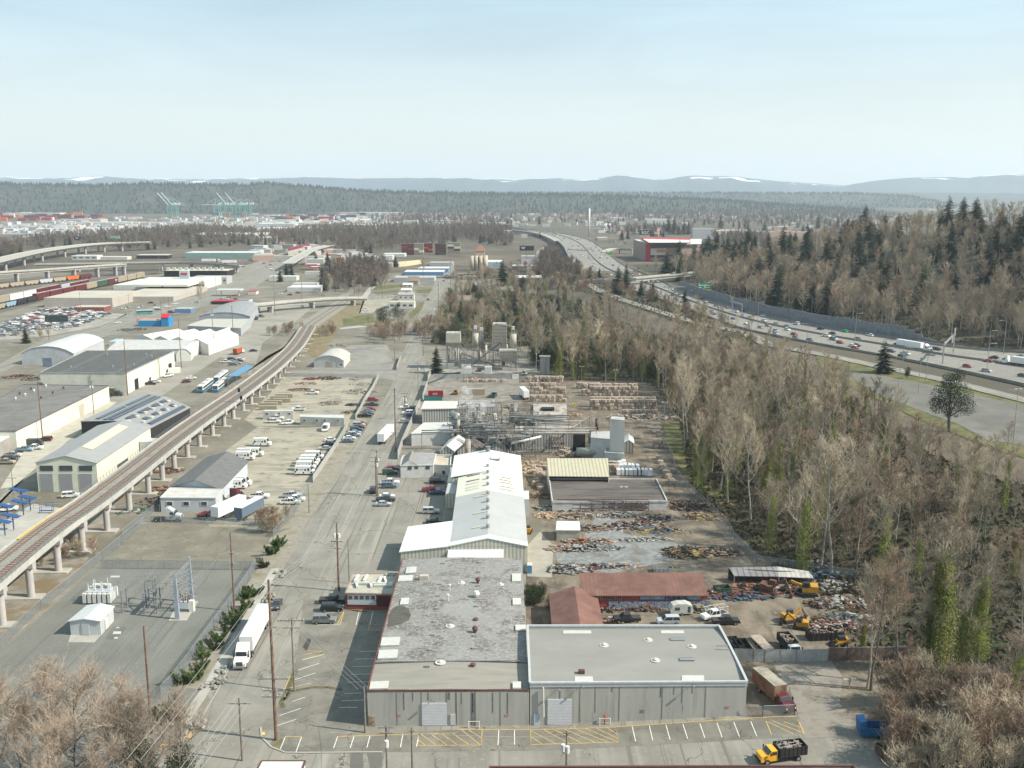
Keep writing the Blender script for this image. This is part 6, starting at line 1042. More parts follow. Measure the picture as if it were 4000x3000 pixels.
def fence(name,lab,pts,h,mat,post=3.,solid=False,cat='fence',pr=.05,top=True,thick=.04):
 o=TG(name,lab,cat,pts[0]);mb=MB();ps=MB()
 for a,b in zip(pts,pts[1:]):
  mb.prism([(a.x,a.y),(b.x,b.y),(b.x+.02,b.y+thick),(a.x+.02,a.y+thick)],[a.z+.05,b.z+.05,b.z+.05,a.z+.05],[a.z+h,b.z+h,b.z+h,a.z+h]);n_=max(1,int((b-a).length/post))
  for k in rg(n_+1):q=a.lerp(b,k/n_);ps.tube(q,q+V3((0,0,h+.1)),pr,n=5)
  if top:ps.tube(a+V3((0,0,h)),b+V3((0,0,h)),pr*.7,n=4)
 fx(mb.bd('panel',mat,o));ps.bd('posts',GV_,o);return o
SLAT=M('slat_white',(.34,.345,.33),.6,.12,1.2)
fence('chain_link_fence','chain-link fence along the junipers on the street side of the substation',gp('I',1100,1190,1190,1090,1460,720,1600,530,1700,380,1745,300),2.6,LINK);fence('chain_link_fence','long chain-link fence between the viaduct and the substation yard',gp('I',-60,900,0,850,280,580,700,240,985,0),2.4,LINK);fence('chain_link_fence','chain-link fence crossing between the gravel yard and the concrete lot',gp('I',690,300,1735,312),2.4,LINK)
fence('chain_link_fence','chain-link fence from the viaduct up to the white depot office',gp('E',1060,1659,1390,1390,1380,1440),2.2,LINK);fence('chain_link_fence','chain-link fence behind the silver truck cab',gp('E',1300,1525,2212,1555),1.8,LINK);fence('chain_link_fence','chain-link fence beside the tall poles at the van lot gate',gp('F',150,1659,330,1460,440,1280),2.2,LINK)
fence('slatted_fence','grey slatted fence between the white dairy vans and the street',gp('F',492,1185,600,1020,700,870,795,705),2.4,SLAT,2.);fence('slatted_fence','grey slatted fence between the construction yard and the parked cars',gp('F',860,640,900,570,950,470,1000,400,1060,280),2.4,SLAT,2.);fence('chain_link_fence','chain-link fence at the far side of the construction yard',gp('F',240,270,1040,285),2,LINK)
fence('slatted_fence','long white slatted fence along the street side of the plant',gp('F',1225,985,1260,880,1330,720,1385,590,1420,520),3.2,SLAT,2.5);fence('slatted_fence','white slatted fence beside the red container',gp('F',1440,475,1482,345),3,SLAT,2.5);fence('slatted_fence','white slatted fence at the street corner by the conifer',gp('F',1485,310,1510,250),3,SLAT,2.5);fence('slatted_fence','grey fence below the concrete plant',gp('F',1530,285,1900,285)+gp('G',0,290,60,285),2.4,SLAT,3);fence('slatted_fence','short white fence at the left of the street mouth',gp('F',1215,210,1250,115),2.2,SLAT,2.5)
fence('slatted_fence','white slatted fence with the black banner across the scrap yard front',[G('K',1600,890),G('K',1735,895),G('L',160,898),G('L',385,900),G('L',610,892)],2.6,SLAT,2.6);fence('brown_gate','brown boarded gate in the fence under the leaning trees',gp('L',615,892,750,888,1200,885),2.8,M('brown_boards',(.15,.11,.09),.9,.25,1),3.,cat='gate')
fence('chain_link_fence','chain-link fence around the old red box truck',gp('K',1690,1290,1805,1295)+gp('L',145,1290,375,1280,335,1150),2.,LINK);fence('chain_link_fence','chain-link fence along the edge of the wood beside the lumber lane',gp('G',1290,820,1380,960,1420,1120,1560,1280,1720,1430,1880,1600)+gp('K',1600,20,1760,190)+gp('L',830,300),2.2,LINK)
sg=G('L',305,893);MB().box((sg.x,sg.y-.15,1.7),(4.6,.08,1.5)).bd('sign_board',DARK,(sgn:=TG('banner','black banner with gold lettering hung on the scrap yard fence','banner',sg)));mb=MB();[mb.box((sg.x+k*.95,sg.y-.22,1.35),(.85,.04,.3))for k in(-1,0,1,1.95)];mb.bd('gold_lettering',YELP,sgn);MB().tube((sg.x+.4,sg.y-.2,1.95),(sg.x+.4,sg.y-.24,1.95),.42,n=12).bd('emblem',YELP,sgn)
# == SUBSTATION
hs_=hof('I',482,755,655);q=[G('I',475,655,hs_),G('I',682,655,hs_),G('I',770,560,hs_),G('I',600,552,hs_)]
o_=GB('control_shed','white metal control shed with ribbed roof in the substation',q,hs_,hs_+.5,M('shed_white_wall',(.45,.47,.48),.6,.05,stripe=((1,0,0),.5,(.38,.4,.41),.15)),M('ribbed_white',(.50,.52,.52),.5,.04,stripe=((0,1,0),1.1,(.36,.37,.37),.2)),cat='shed');rect(o_,'door',M('door_shade',(.40,.42,.43),.6,0),'I',562,675,612,750,q[0],q[1])
for y,x in((715,722),(650,755)):p=G('I',x,y);MB().box((p.x,p.y,1.4),(.8,1.6,2.2)).bd('cooling_unit',WHT,o_)
DR('concrete_pad',gp('I',465,803,480,755,690,755,645,805),CONC,.07);DR('concrete_pad',gp('I',715,780,770,695,870,695,800,782),M('dark_pad',(.13,.13,.12),.9,.1),.07);DR('concrete_pad',gp('I',1150,655,1215,520,1355,522,1275,655),CONC,.07)
for a in((768,748,825,730),(790,708,812,700),(775,780,803,768),(750,362,815,350)):DR('pad_cover',gp('I',a[0],a[1],a[2],a[1],a[2]+4,a[3],a[0]+8,a[3]),M('cover_pale',(.42,.43,.43),.8,0),.1)
p=G('I',665,545);o_=TG('power_transformer','large grey white power transformer with bushings behind the control shed','transformer',p);mb=MB();mb.box((p.x,p.y+2,1.5),(5.5,3,2.6));mb.bd('tank',M('trafo_grey',(.40,.43,.45),.5,.05),o_);mb=MB()
for k in rg(6):mb.box((p.x-2.8+k*1.1,p.y+.2,1.5),(.7,.7,2.2));mb.box((p.x-2.8+k*1.1,p.y+3.9,1.6),(.7,.5,2.2))
mb.bd('radiator',WHT,o_)
for k in rg(7):mb=MB();x=p.x-2.4+k*.8;mb.tube((x,p.y+1.4+(k%2),2.8),(x,p.y+1.4+(k%2),4.4+.5*(k%3)),.16,.08,n=6);mb.bd('bushing',INSUL,o_)
mb=MB();mb.tube((p.x-2,p.y+3,3.4),(p.x+2,p.y+3,3.4),.4,n=8);mb.bd('conservator',WHT,o_)
def hframe(lab,xs,y0,y1,h,t='I'):
 o=TG('bus_structure',lab,'bus structure',G(t,*xs[0]))
 for x,y in xs:q=G(t,x,y);MB().tube(q,q+V3((0,0,h)),.16,n=6).bd('column',SL_,o)
 mb=MB();q=[G(t,x,y)for x,y in xs]
 for a,b in zip(q,q[1:]):
  if abs(a.z-b.z)<1:mb.beam(a+V3((0,0,h)),b+V3((0,0,h)),.22,.22)
 mb.bd('beam',SL_,o);mb=MB()
 for c in q:
  for d in(-1.5,0,1.5):mb.tube(c+V3((d,0,h+.1)),c+V3((d,0,h+1.2)),.08,n=5)
  mb.beam(c+V3((-2.2,0,h+1.2)),c+V3((2.2,0,h+1.2)),.07,.07)
 mb.bd('busbar',GV_,o)
hframe('left pair of low steel supports beside the transformer',((838,603),(870,568)),0,0,5);hframe('middle row of steel bus supports in the substation',((988,607),(1072,605),(1020,570),(1098,568)),0,0,4.6);hframe('tall inner bus frame behind the middle row in the substation',((1000,560),(1055,555),(1070,520)),0,0,6)
a,b=G('I',1212,645),G('I',1308,530);ha=ZT(a,'I',1195,352);o_=TG('transmission_frame','tall tapered steel A-frame with crossing insulators in the substation','steel frame',a);
for q,h_ in((a,ha),(b,ha+1)):MB().box((q.x,q.y,h_/2),(1.0,.6,h_),taper=.6,tx=.5).bd('column',M('frame_blue',(.27,.31,.36),.6,.08),o_)
mb=MB();A_,B_=a+V3((0,0,ha-.2)),b+V3((0,0,ha-.2));mb.beam(A_,B_,.6,.6);mb.bd('beam',SL_,o_)
for z in(3.6,6.,8.2):
 mb=MB();c=a.lerp(b,.5)+V3((0,0,z));mb.beam(a+V3((0,0,z)),b+V3((0,0,z)),.15,.15)
 for d in(-1.6,0,1.6):mb.tube(c+V3((d-1.3,0,-.5)),c+V3((d+1.3,0,.7)),.09,n=5);mb.tube(c+V3((d-1.3,0,.7)),c+V3((d+1.3,0,-.5)),.09,n=5)
 mb.bd('switch',GV_,o_)
p=G('I',1262,590);o_=TG('circuit_breaker','grey circuit breaker with splayed bushings under the A-frame','circuit breaker',p);mb=MB();mb.box((p.x,p.y,1.6),(2.2,1.4,1.3));mb.bd('tank',MATS['trafo_grey'],o_);MB().box((p.x+1.6,p.y,1.3),(1,1.2,2.6)).bd('control_box',WHT,o_)
for d in(-.9,0,.9):
 for e in(-.5,.7):MB().tube((p.x+d,p.y+e,2.2),(p.x+d*1.4,p.y+e*1.6,4.2),.16,.1,n=6).bd('bushing',M('bushing_brown',(.14,.09,.08),.5,0),o_)
for t,x,y,s in(('I',1340,1375,1.6),('I',1360,1360,1.),('I',1520,1010,1.),('I',1480,1090,.9),('I',1930,335,1.3),('I',1845,500,1.),('I',1825,525,1.),('I',1395,1105,.9),('I',1255,1385,.8),('I',1500,1060,.8),('I',1540,975,.8)):
 p=G(t,x,y);rk=random.Random(x);mb=MB()
 for _ in rg(14):mb.ball((p.x+rk.gauss(0,.6*s),p.y+rk.gauss(0,.8*s),.15+rk.random()*.3),rk.un(.2,.5)*s,1,1,.7,6,4)
 tag(mb.bd('stone_heap',M('stones',(.23,.22,.20),.95,.25,1.5)),'heap of grey stones on the street verge by the substation','stones','stone heaps on the verge')
# == PLATFORM with blue canopies
BLUE=M('platform_blue',(.02,.07,.20),.5,.08)
for k,(x,y)in en_(((45,1640),(120,1590),(205,1465),(265,1425),(70,1500),(190,1360))):
 p=G('E',x,y,8.5-.0);p=GD('E',x,y,.3);o=TG('platform_canopy','blue V shaped platform canopy, %s'%['nearest the frame edge','second nearest','in the middle of the row','farthest beside the bench','half hidden behind the nearest','rear one by the white vans'][k],'canopy',p);mb=MB();mb.tube(p,p+V3((0,0,3.6)),.14,n=6);mb.bd('post',BLUE,o);mb=MB();mb.slab(p+V3((-2.6,-.9,4.1)),p+V3((1.6,-.9,3.3)),p+V3((1.6,.9,3.3)),p+V3((-2.6,.9,4.1)),.15);fx(mb.bd('canopy_roof',BLUE,o));mb=MB();mb.beam(p+V3((0,0,2.4)),p+V3((-2,0,3.9)),.1,.1);mb.beam(p+V3((0,0,2.4)),p+V3((1.2,0,3.4)),.1,.1);mb.bd('brace',BLUE,o)
p=GD('E',405,1440,.3);o=TG('platform_bench','blue framed bench shelter on the platform','bench',p);mb=MB()
for dx in(-1.6,1.6):[mb.tube(p+V3((dx,dy,0)),p+V3((dx,dy,1.5)),.07,n=5)for dy in(-.5,.5)]
mb.beam(p+V3((-1.6,.5,1.5)),p+V3((1.6,.5,1.5)),.1,.1);mb.bd('frame',BLUE,o);MB().box((p.x,p.y,p.z+.5),(3.2,.7,.12)).bd('seat',BLUE,o)
ye=[GD('E',*q,.36)for q in((150,1670),(300,1560),(430,1470),(535,1400))];mb=MB()
for a,b in zip(ye,ye[1:]):d=(b-a).normalized();n_=V3((-d.y,d.x,0))*.4;mb.slab(a-n_,a+n_,b+n_,b-n_,.1)
fx(mb.bd('platform_edge_strip',M('edge_yellow',(.60,.36,.10),.7,.05)))['kind']='structure'
fe=[GD('E',*q,.3)for q in((290,1400),(510,1395))];tag(RL('guard_fence',fe,1.3,BLUE,None,1.5),'blue grey guard railing closing off the end of the platform','railing')
o_=TG('shelter_roof','blue roofed open shelter beside the trams and the viaduct','shelter',G('E',2050,330));q=[G('E',x,y,5.5)for x,y in((1965,262),(2045,262),(2185,185),(2130,165))];fx(MB().slab(*q,.25).bd('roof',M('shelter_blue',(.10,.24,.38),.5,.06),o_));[MB().tube((p.x,p.y,0),(p.x,p.y,5.3),.15).bd('post',SL_,o_)for p in q]
p=GD('E',2085,560,.4);o=TG('signal_gantry','railway signal mast with ladder standing on the viaduct','signal',p);mb=MB();mb.tube(p,p+V3((0,0,8.5)),.15,n=6);mb.beam(p+V3((0,0,3.2)),p+V3((-9,2,3.2)),.12,.12);mb.bd('mast',SL_,o);MB().box((p.x-.5,p.y,p.z+8),(.9,.4,1.5)).bd('signal_head',DARK,o);MB().box((p.x+.2,p.y,p.z+5),(.9,.4,1.5)).bd('signal_head',DARK,o)
# == PLANT: pipes, stacks, silos
SIL=M('silo_cream',(.40,.375,.32),.7,.1,.5,c2=(.36,.33,.29),s2=.4,t2=.6);PIPE=M('pipe_grey',(.22,.215,.20),.6,.2,.6,c2=(.13,.10,.08),s2=.4,t2=.56)
for k,(lb,pts,r,z)in en_((('longest pale pipe bridge crossing in front of the boiler house',(590,358,1480,352),.28,8.2),('second pipe run just behind the longest one',(590,338,1530,330),.2,8.8),('upper pipe run above the boiler house',(900,240,1330,252),.22,10.5),('pipe run level with the rusty tower foot',(900,262,1430,268),.3,9.5),('thin pipe run below the hopper building',(1130,285,1400,292),.18,9),('white slanting pipe leading down to the yard post',(915,430,1130,378),.38,7),('pipe run over the white block building',(270,350,560,345),.2,6.5),('pipe run from the boiler house to the left yard',(560,310,830,290),.22,9),('slanted duct up to the plant roof',(1330,330,1480,235),.35,9))):
 a,b=G('N',pts[0],pts[1],z),G('N',pts[2],pts[3],z+(0 if k!=5 else 1.5));o=TG('pipe_run','grey '+lb if 'white' not in lb and 'pale' not in lb else lb,'pipe',a);mb=MB()
 for dz,dy in((0,0),(.7,.3))if r<.3 else((0,0),):mb.tube(a+V3((0,dy,dz)),b+V3((0,dy,dz)),r,n=7)
 mb.bd('pipe',PIPE if k!=5 else WHT,o,smooth=True);mb=MB();n_=max(1,int((b-a).length/9))
 for j in rg(n_+1):q=a.lerp(b,j/n_);mb.beam(q+V3((0,.2,-r)),V3((q.x,q.y+.2,0)),.2,.2)
 mb.bd('support',SL_,o)
rk=random.Random(31);rack=[]
for k in rg(70):
 x=rk.un(520,1100);y=rk.un(150,410);h_=rk.un(6,11);b=G('N',x,y,h_);bp=k>51
 if bp:b=G('Q',rk.un(350,1380),rk.un(940,1080))
 kind=rk.random();z0=0
 o=TG('process_pipework' if kind<.65 else 'process_vessel','pipes and steelwork under the batching plant silos' if bp else('tangle of grey pipes with elbows %s the boiler house' if kind<.65 else 'upright steel vessel with pipes %s the boiler house')%('left of' if x<700 else 'above' if y<260 else 'in front of' if y>330 else 'right of'),'pipework' if kind<.65 else 'vessel',(b.x,b.y,0),gp_='steelwork under the silos' if bp else 'pipework over the boiler house' if kind<.65 else 'vessels over the boiler house')
 mb=MB()
 if kind<.65:
  for _ in rg(7):
   p_a=V3((b.x+rk.un(-3,3),b.y+rk.un(-2,2),rk.un(3,h_+2)));pts=[p_a]
   for ax in rk.sample('xyzxz',4):d=rk.un(-3.5,3.5);v=V3((d if ax=='x' else 0,d*.5 if ax=='y' else 0,d*.6 if ax=='z' else 0));q=pts[-1]+v;q.z=max(1,q.z);pts.append(q)
   mb.path(pts,rk.choice((.12,.18,.25)),6)
  mb.bd('pipes',PIPE,o);mb=MB();mb.box((b.x,b.y,h_-.2),(5,2.2,.12));mb.bd('walkway',SL_,o);RL('railing',[V3((b.x-2.5,b.y-1.1,h_-.2)),V3((b.x+2.5,b.y-1.1,h_-.2))],1.1,YELP if rk.random()<.2 else SL_,o);mb=MB()
  for dx in(-2.3,2.3):mb.beam((b.x+dx,b.y,0),(b.x+dx,b.y,h_),.2,.2)
  mb.bd('support',SL_,o)
 else:r_=rk.un(.6,1.4);mb.tube((b.x,b.y,0),(b.x,b.y,h_),r_,n=12);mb.ball((b.x,b.y,h_),r_,1,1,.5,12,4);mb.bd('shell',rk.choice((PIPE,SIL,RST)),o,smooth=True);mb=MB();mb.path([V3((b.x,b.y,h_)),V3((b.x,b.y,h_+1.5)),V3((b.x+2,b.y,h_+1.5)),V3((b.x+2,b.y,2))],.14,6);mb.bd('pipe',PIPE,o)
for x,yb,yt,r,lb in((1483,425,325,.6,'dark exhaust stack in front of the white plant building'),(1532,330,250,.7,'brown exhaust stack beside the rusty tower'),(690,300,145,.35,'thin vent stack over the boiler house')):
 b=G('N',x,yb);z=ZT(b,'N',x,yt);o=TG('exhaust_stack',lb,'chimney',b);MB().tube(b,(b.x,b.y,z),r,n=12).bd('flue',M('stack_dark',(.10,.085,.08),.6,.2),o,smooth=True);MB().tube((b.x,b.y,z-.4),(b.x,b.y,z),r*1.2,n=12).bd('rim',SL_,o)
b=G('N',1500,528);o=TG('storage_tank','horizontal white cylindrical tank on saddles before the plant','tank',b);mb=MB();mb.tube((b.x-5.5,b.y,2),(b.x+4,b.y,2),1.5,n=16);mb.bd('shell',SIL,o,smooth=True);MB().box((b.x-.5,b.y,.4),(7,2,.8)).bd('saddle',SL_,o)
b=G('N',533,330);o=TG('round_tank','wide round steel tank beside the steam plumes','tank',b);MB().tube(b,(b.x,b.y,7),3.4,n=20).bd('shell',PIPE,o,smooth=True);MB().tube((b.x,b.y,7),(b.x,b.y,7.4),3.4,2.8,n=20).bd('lid',SL_,o)
STM=bpy.data.materials.new('steam');STM.use_nodes=True;n=STM.node_tree;n.nodes.clear();ou=n.nodes.new('ShaderNodeOutputMaterial');pv_=n.nodes.new('ShaderNodeVolumePrincipled');_I(pv_,'Color',(.95,.95,.95,1));_I(pv_,'Density',.16);n.links.new(pv_.outputs[0],ou.inputs['Volume'])
for k,(x,y)in en_(((555,130),(585,150),(600,255),(680,260))):
 p=G('N',x,y+40,8);mb=MB()
 for j in rg(6):mb.ball((p.x+j*.35+.5*sin(j*2),p.y,9+j*1.25),.7+.16*j,1,1,1.1,10,6)
 o=mb.bd('steam_plume',STM);tag(o,'white steam plume rising from the boiler house, %s'%['leftmost tall one','second tall one','lower one by the round tank','rightmost one'][k],'steam',None,'stuff')
def SI_(x0,x1,yt,ybody,ybase,lab,legs=True,cone=True,top=True):
 b=G('Q',(x0+x1)/2,ybase);zt=ZT(b,'Q',x0,yt);zb=ZT(b,'Q',x0,ybody);L0,R0=ray('Q',x0,yt),ray('Q',x1,yt);r=(R0.x/R0.y-L0.x/L0.y)*b.y/2;o=TG('cement_silo',lab,'silo',b);MB().tube((b.x,b.y,zb),(b.x,b.y,zt),r,n=18).bd('shell',SIL,o,smooth=True)
 MB().tube((b.x,b.y,zb-2.5),(b.x,b.y,zb),.4,r,n=18).bd('cone',SIL,o);mb=MB()
 for a in rg(4):an=pi/4+a*pi/2;mb.beam((b.x+r*cos(an),b.y+r*sin(an),0),(b.x+r*cos(an),b.y+r*sin(an),zb+1),.3,.3)
 mb.bd('leg',SL_,o);mb=MB()
 for dx in(-.6,.6):[mb.beam((b.x+dx,b.y+dy,zt),(b.x+dx,b.y+dy,zt+4),.15,.15)for dy in(-.6,.6)]
 mb.box((b.x,b.y,zt+3.2),(1.6,1.6,1.6));mb.bd('filter_unit',WHT,o);RL('railing',[V3((b.x+r*cos(a_*pi/4),b.y+r*sin(a_*pi/4),zt))for a_ in rg(9)],1.1,SL_,o);return o
SI_(722,812,560,745,1000,'left of the two round cement silos in the batching plant');SI_(815,885,585,720,960,'right of the two round cement silos in the batching plant');SI_(1258,1355,570,740,1060,'round cement silo behind the aggregate hopper')
def bin_(x0,x1,yt,ybody,ybase,dy_,lab,grid=False,hopper=True,mat=None):
 b0,b1=G('Q',x0,ybase),G('Q',x1,ybase);zt=ZT(b0,'Q',x0,yt);zb=ZT(b0,'Q',x0,ybody);o=TG('aggregate_bin',lab,'silo',mid(b0,b1));y0=b0.y;xm_=(b0.x+b1.x)/2;w_=b1.x-b0.x;MB().box((xm_,y0+dy_/2,(zt+zb)/2),(w_,dy_,zt-zb)).bd('bin_body',mat or SIL,o)
 if grid:
  for k in rg(grid):z=zb+(zt-zb)*(k+.5)/grid;MB().box((xm_,y0+dy_/2,z),(w_+.5,dy_+.5,.35)).bd('rib',M('rib_rust',(.27,.19,.14),.8,.2),o)
  for k in rg(7):MB().box((b0.x+w_*k/6,y0-.15,(zt+zb)/2),(.3,.3,zt-zb)).bd('post',SIL,o)
 if hopper:mb=MB();mb.box((xm_,y0+dy_/2,zb-1.6),(w_,dy_,3.2));v=mb.v;mb.v=[(xm_+(a-xm_)*(.3 if c<zb-1.6 else 1),(y0+dy_/2)+(b-(y0+dy_/2))*(.3 if c<zb-1.6 else 1),c)for a,b,c in v];mb.bd('hopper',SIL,o)
 mb=MB()
 for x in(b0.x+.2,b1.x-.2):[mb.beam((x,y,0),(x,y,zb+.2),.35,.35)for y in(y0+.2,y0+dy_-.2)]
 mb.beam((b0.x,y0,zb-1),(b1.x,y0,2),.2,.2);mb.beam((b1.x,y0,zb-1),(b0.x,y0,2),.2,.2);mb.bd('leg',SL_,o);RL('railing',[V3((b0.x,y0,zt)),V3((b1.x,y0,zt)),V3((b1.x,y0+dy_,zt))],1.1,SL_,o);return o
bin_(345,550,560,695,1080,8,'broad white cement bin on crossed steel legs at the left of the batching plant');bt=bin_(1015,1210,430,770,1010,9,'tallest gridded white storage tower of the batching plant',7,False);bin_(1108,1360,810,905,1100,7,'square aggregate hopper with open dark top in the batching plant',2)
for(x0,y0,z0,x1,y1,z1,lb)in((560,850,8,1050,1030,1.5,'long dark conveyor descending to the right in the batching plant'),(700,1030,2,1140,690,15,'conveyor climbing up to the hopper in the batching plant'),(670,790,14,1100,850,10,'light upper conveyor bridging the silos'),(1060,430,30,1290,470,24,'pale chute from the top of the gridded tower')):
 a,b=G('Q',x0,y0,z0),G('Q',x1,y1,z1);o=TG('conveyor',lb,'conveyor',(a.x,a.y,0));MB().beam(a,b,1.2,.35).bd('belt',M('belt',(.10,.09,.085),.8,.2),o);mb=MB()
 for s in(-.6,.6):mb.beam(a+V3((0,s,.6)),b+V3((0,s,.6)),.12,.12)
 for k in rg(5):q=a.lerp(b,(k+.5)/5);mb.beam(q,V3((q.x,q.y,0)),.15,.15)if z0<20 else None
 mb.bd('frame',SL_,o)
b=G('Q',1765,1150);z=ZT(b,'Q',1720,905);o=TG('concrete_silo','lone square concrete silo stained grey beside the dark wood','silo',b);MB().box((b.x,b.y+2,z/2),(4.6,4.6,z)).bd('shell',CW1,o);MB().box((b.x,b.y+2,z+.1),(5.6,5.2,.3)).bd('cap',CONC,o)
flat('site_hut','white site hut with open dark door at the batching plant',gp('Q',550,1070,700,1070,705,1040,575,1040,z=3),3,WHW,WHT,cat='hut');flat('control_cabin','white cabin under the conveyor at the batching plant',gp('Q',895,1060,995,1060,1000,1035,900,1035,z=4),4,WHW,GR,cat='hut')
# == BALES, PALLETS AND SCRAP
bc=0
def bales(t,x0,y0,x1,y1,nx,ny,nz,lab,grp,jit=.28,sc_=1.25):
 global bc
 a,b=G(t,x0,y0),G(t,x1,y0);c=G(t,x0,y1);r2=random.Random(x0+y0)
 for i in rg(nx):
  for j in rg(ny):
   top=nz-(1 if r2.random()<.15 else 0)
   for k in rg(top):
    if j>0 and k<top-1 and bc>200:continue
    p=a.lerp(b,(i+.5)/nx)+(c-a)*((j+.5)/ny)+V3((r2.un(-jit,jit),r2.un(-jit,jit),0));PV_('bale','tan',t,0,0,r2.un(-12,12),lab,grp,zz=ZG(p.x,p.y)+.05+k*1.18*sc_,world=p,sc_=sc_);bc+=1
bales('G',610,445,1080,400,15,2,3,'baled cardboard in the big brown stack below the wood','bales in the big brown stack');bales('G',680,565,1240,520,17,2,3,'mixed silver and brown paper bale in the front stack','bales in the front silver stack');bales('G',165,425,460,400,9,1,2,'brown bale in the rear row of the middle block','bales in the middle block');bales('G',165,500,470,470,9,1,2,'pale bale in the front row of the middle block','bales in the middle block front');bales('G',115,390,380,360,8,1,2,'bluish bale in the row beside the teal skip','bluish bales');bales('G',90,330,440,300,10,1,2,'grey bale in the farthest row below the dark wood','grey far bales');bales('G',560,395,760,350,6,1,2,'grey bale in the slanting row at the foot of the wood','slanting bale row')
bales('G',960,600,1250,570,9,1,1,'flat bale in the low row before the tumbled heap','low bale row');bales('F',1800,330,2150,300,11,1,1,'loose brown bale beside the fence below the batching plant','bales by the plant fence');bales('G',1225,900,1290,870,2,1,2,'grey bale in the small stack at the lane edge','small lane stack');bales('G',845,1115,905,1060,2,2,2,'brown boxed bale beside the white wrapped pallets','boxed bales')
rk=random.Random(4)
for x,y in[(1262,760),(1268,790),(1258,840),(1272,985),(1280,1020),(1295,1060),(1315,1090),(1330,1115),(1350,1145),(1375,1180),(1392,1200),(230,1100),(260,1120),(200,1110),(245,1145),(210,1175),(205,1210),(250,1250),(430,930),(480,945),(520,960),(470,910),(240,1230),(180,1060),(285,1070)]:
 p=G('G',x,y);PV_('bale','tan','G',0,0,rk.un(-40,40),'single brown bale lying along the dirt lane' if x>1000 else 'single brown bale lying between shed and cream roof','single bales by the lane' if x>1000 else 'single bales by the shed',zz=.06,world=p,sc_=rk.un(.9,1.3));bc+=1
WRAP=M('white_wrap',(.60,.62,.64),.4,.1,1.5)
for k,(x,y)in en_([(925,1125),(960,1125),(990,1125),(1025,1125),(1070,1125),(1100,1125),(1130,1125),(1165,1128),(1195,1130),(950,1085),(985,1080),(1015,1082),(1050,1085),(1080,1085),(935,1060),(965,1050)]):
 p=G('G',x,y);o=TG('wrapped_pallet','white wrapped pallet block in the cluster beside the cream roofed shed','pallet',p,gp_='white wrapped pallets');MB().box((p.x,p.y+1,1.1),(1.5,2.6,2.0)).bd('wrapped_load',WRAP,o);MB().box((p.x,p.y+1,.15),(1.5,2.6,.2)).bd('pallet',M('pallet_wood',(.3,.23,.16),.9,.2,2),o)
def heap(name,lab,cat,t,x,y,rx,ry,n_,pal,sz=(.2,2.2),hz=.9,gp_=None,flatk=.4,seed=None):
 p=G(t,x,y);r2=random.Random(seed or int(x*7+y));o=TG(name,lab,cat,p,gp_=gp_)
 for q,c in en_(pal):
  mb=MB()
  for _ in rg(n_//len(pal)):a=r2.un(0,2*pi);d=r2.random()**.6;s=r2.un(*sz);mb.box((p.x+cos(a)*d*rx,p.y+sin(a)*d*ry,p.z+.1+r2.random()*hz*(1.1-d)),(s,s*r2.un(.06,.45),r2.un(.06,flatk)),r2.un(0,3.1))
  mb.bd(('loose_pieces','scrap_pieces','broken_parts','offcuts')[q%4],M('junk_%s'%c,dict(rust=(.11,.07,.05),grey=(.17,.17,.165),white=(.30,.29,.265),black=(.025,.025,.025),wood=(.24,.18,.13),red=(.13,.05,.04),orange=(.24,.11,.065),blue=(.05,.10,.17),card=(.42,.31,.22),green=(.05,.10,.07),yellow=(.24,.19,.08))[c],.8,.25,1.5),o)['kind']='stuff'
 return o
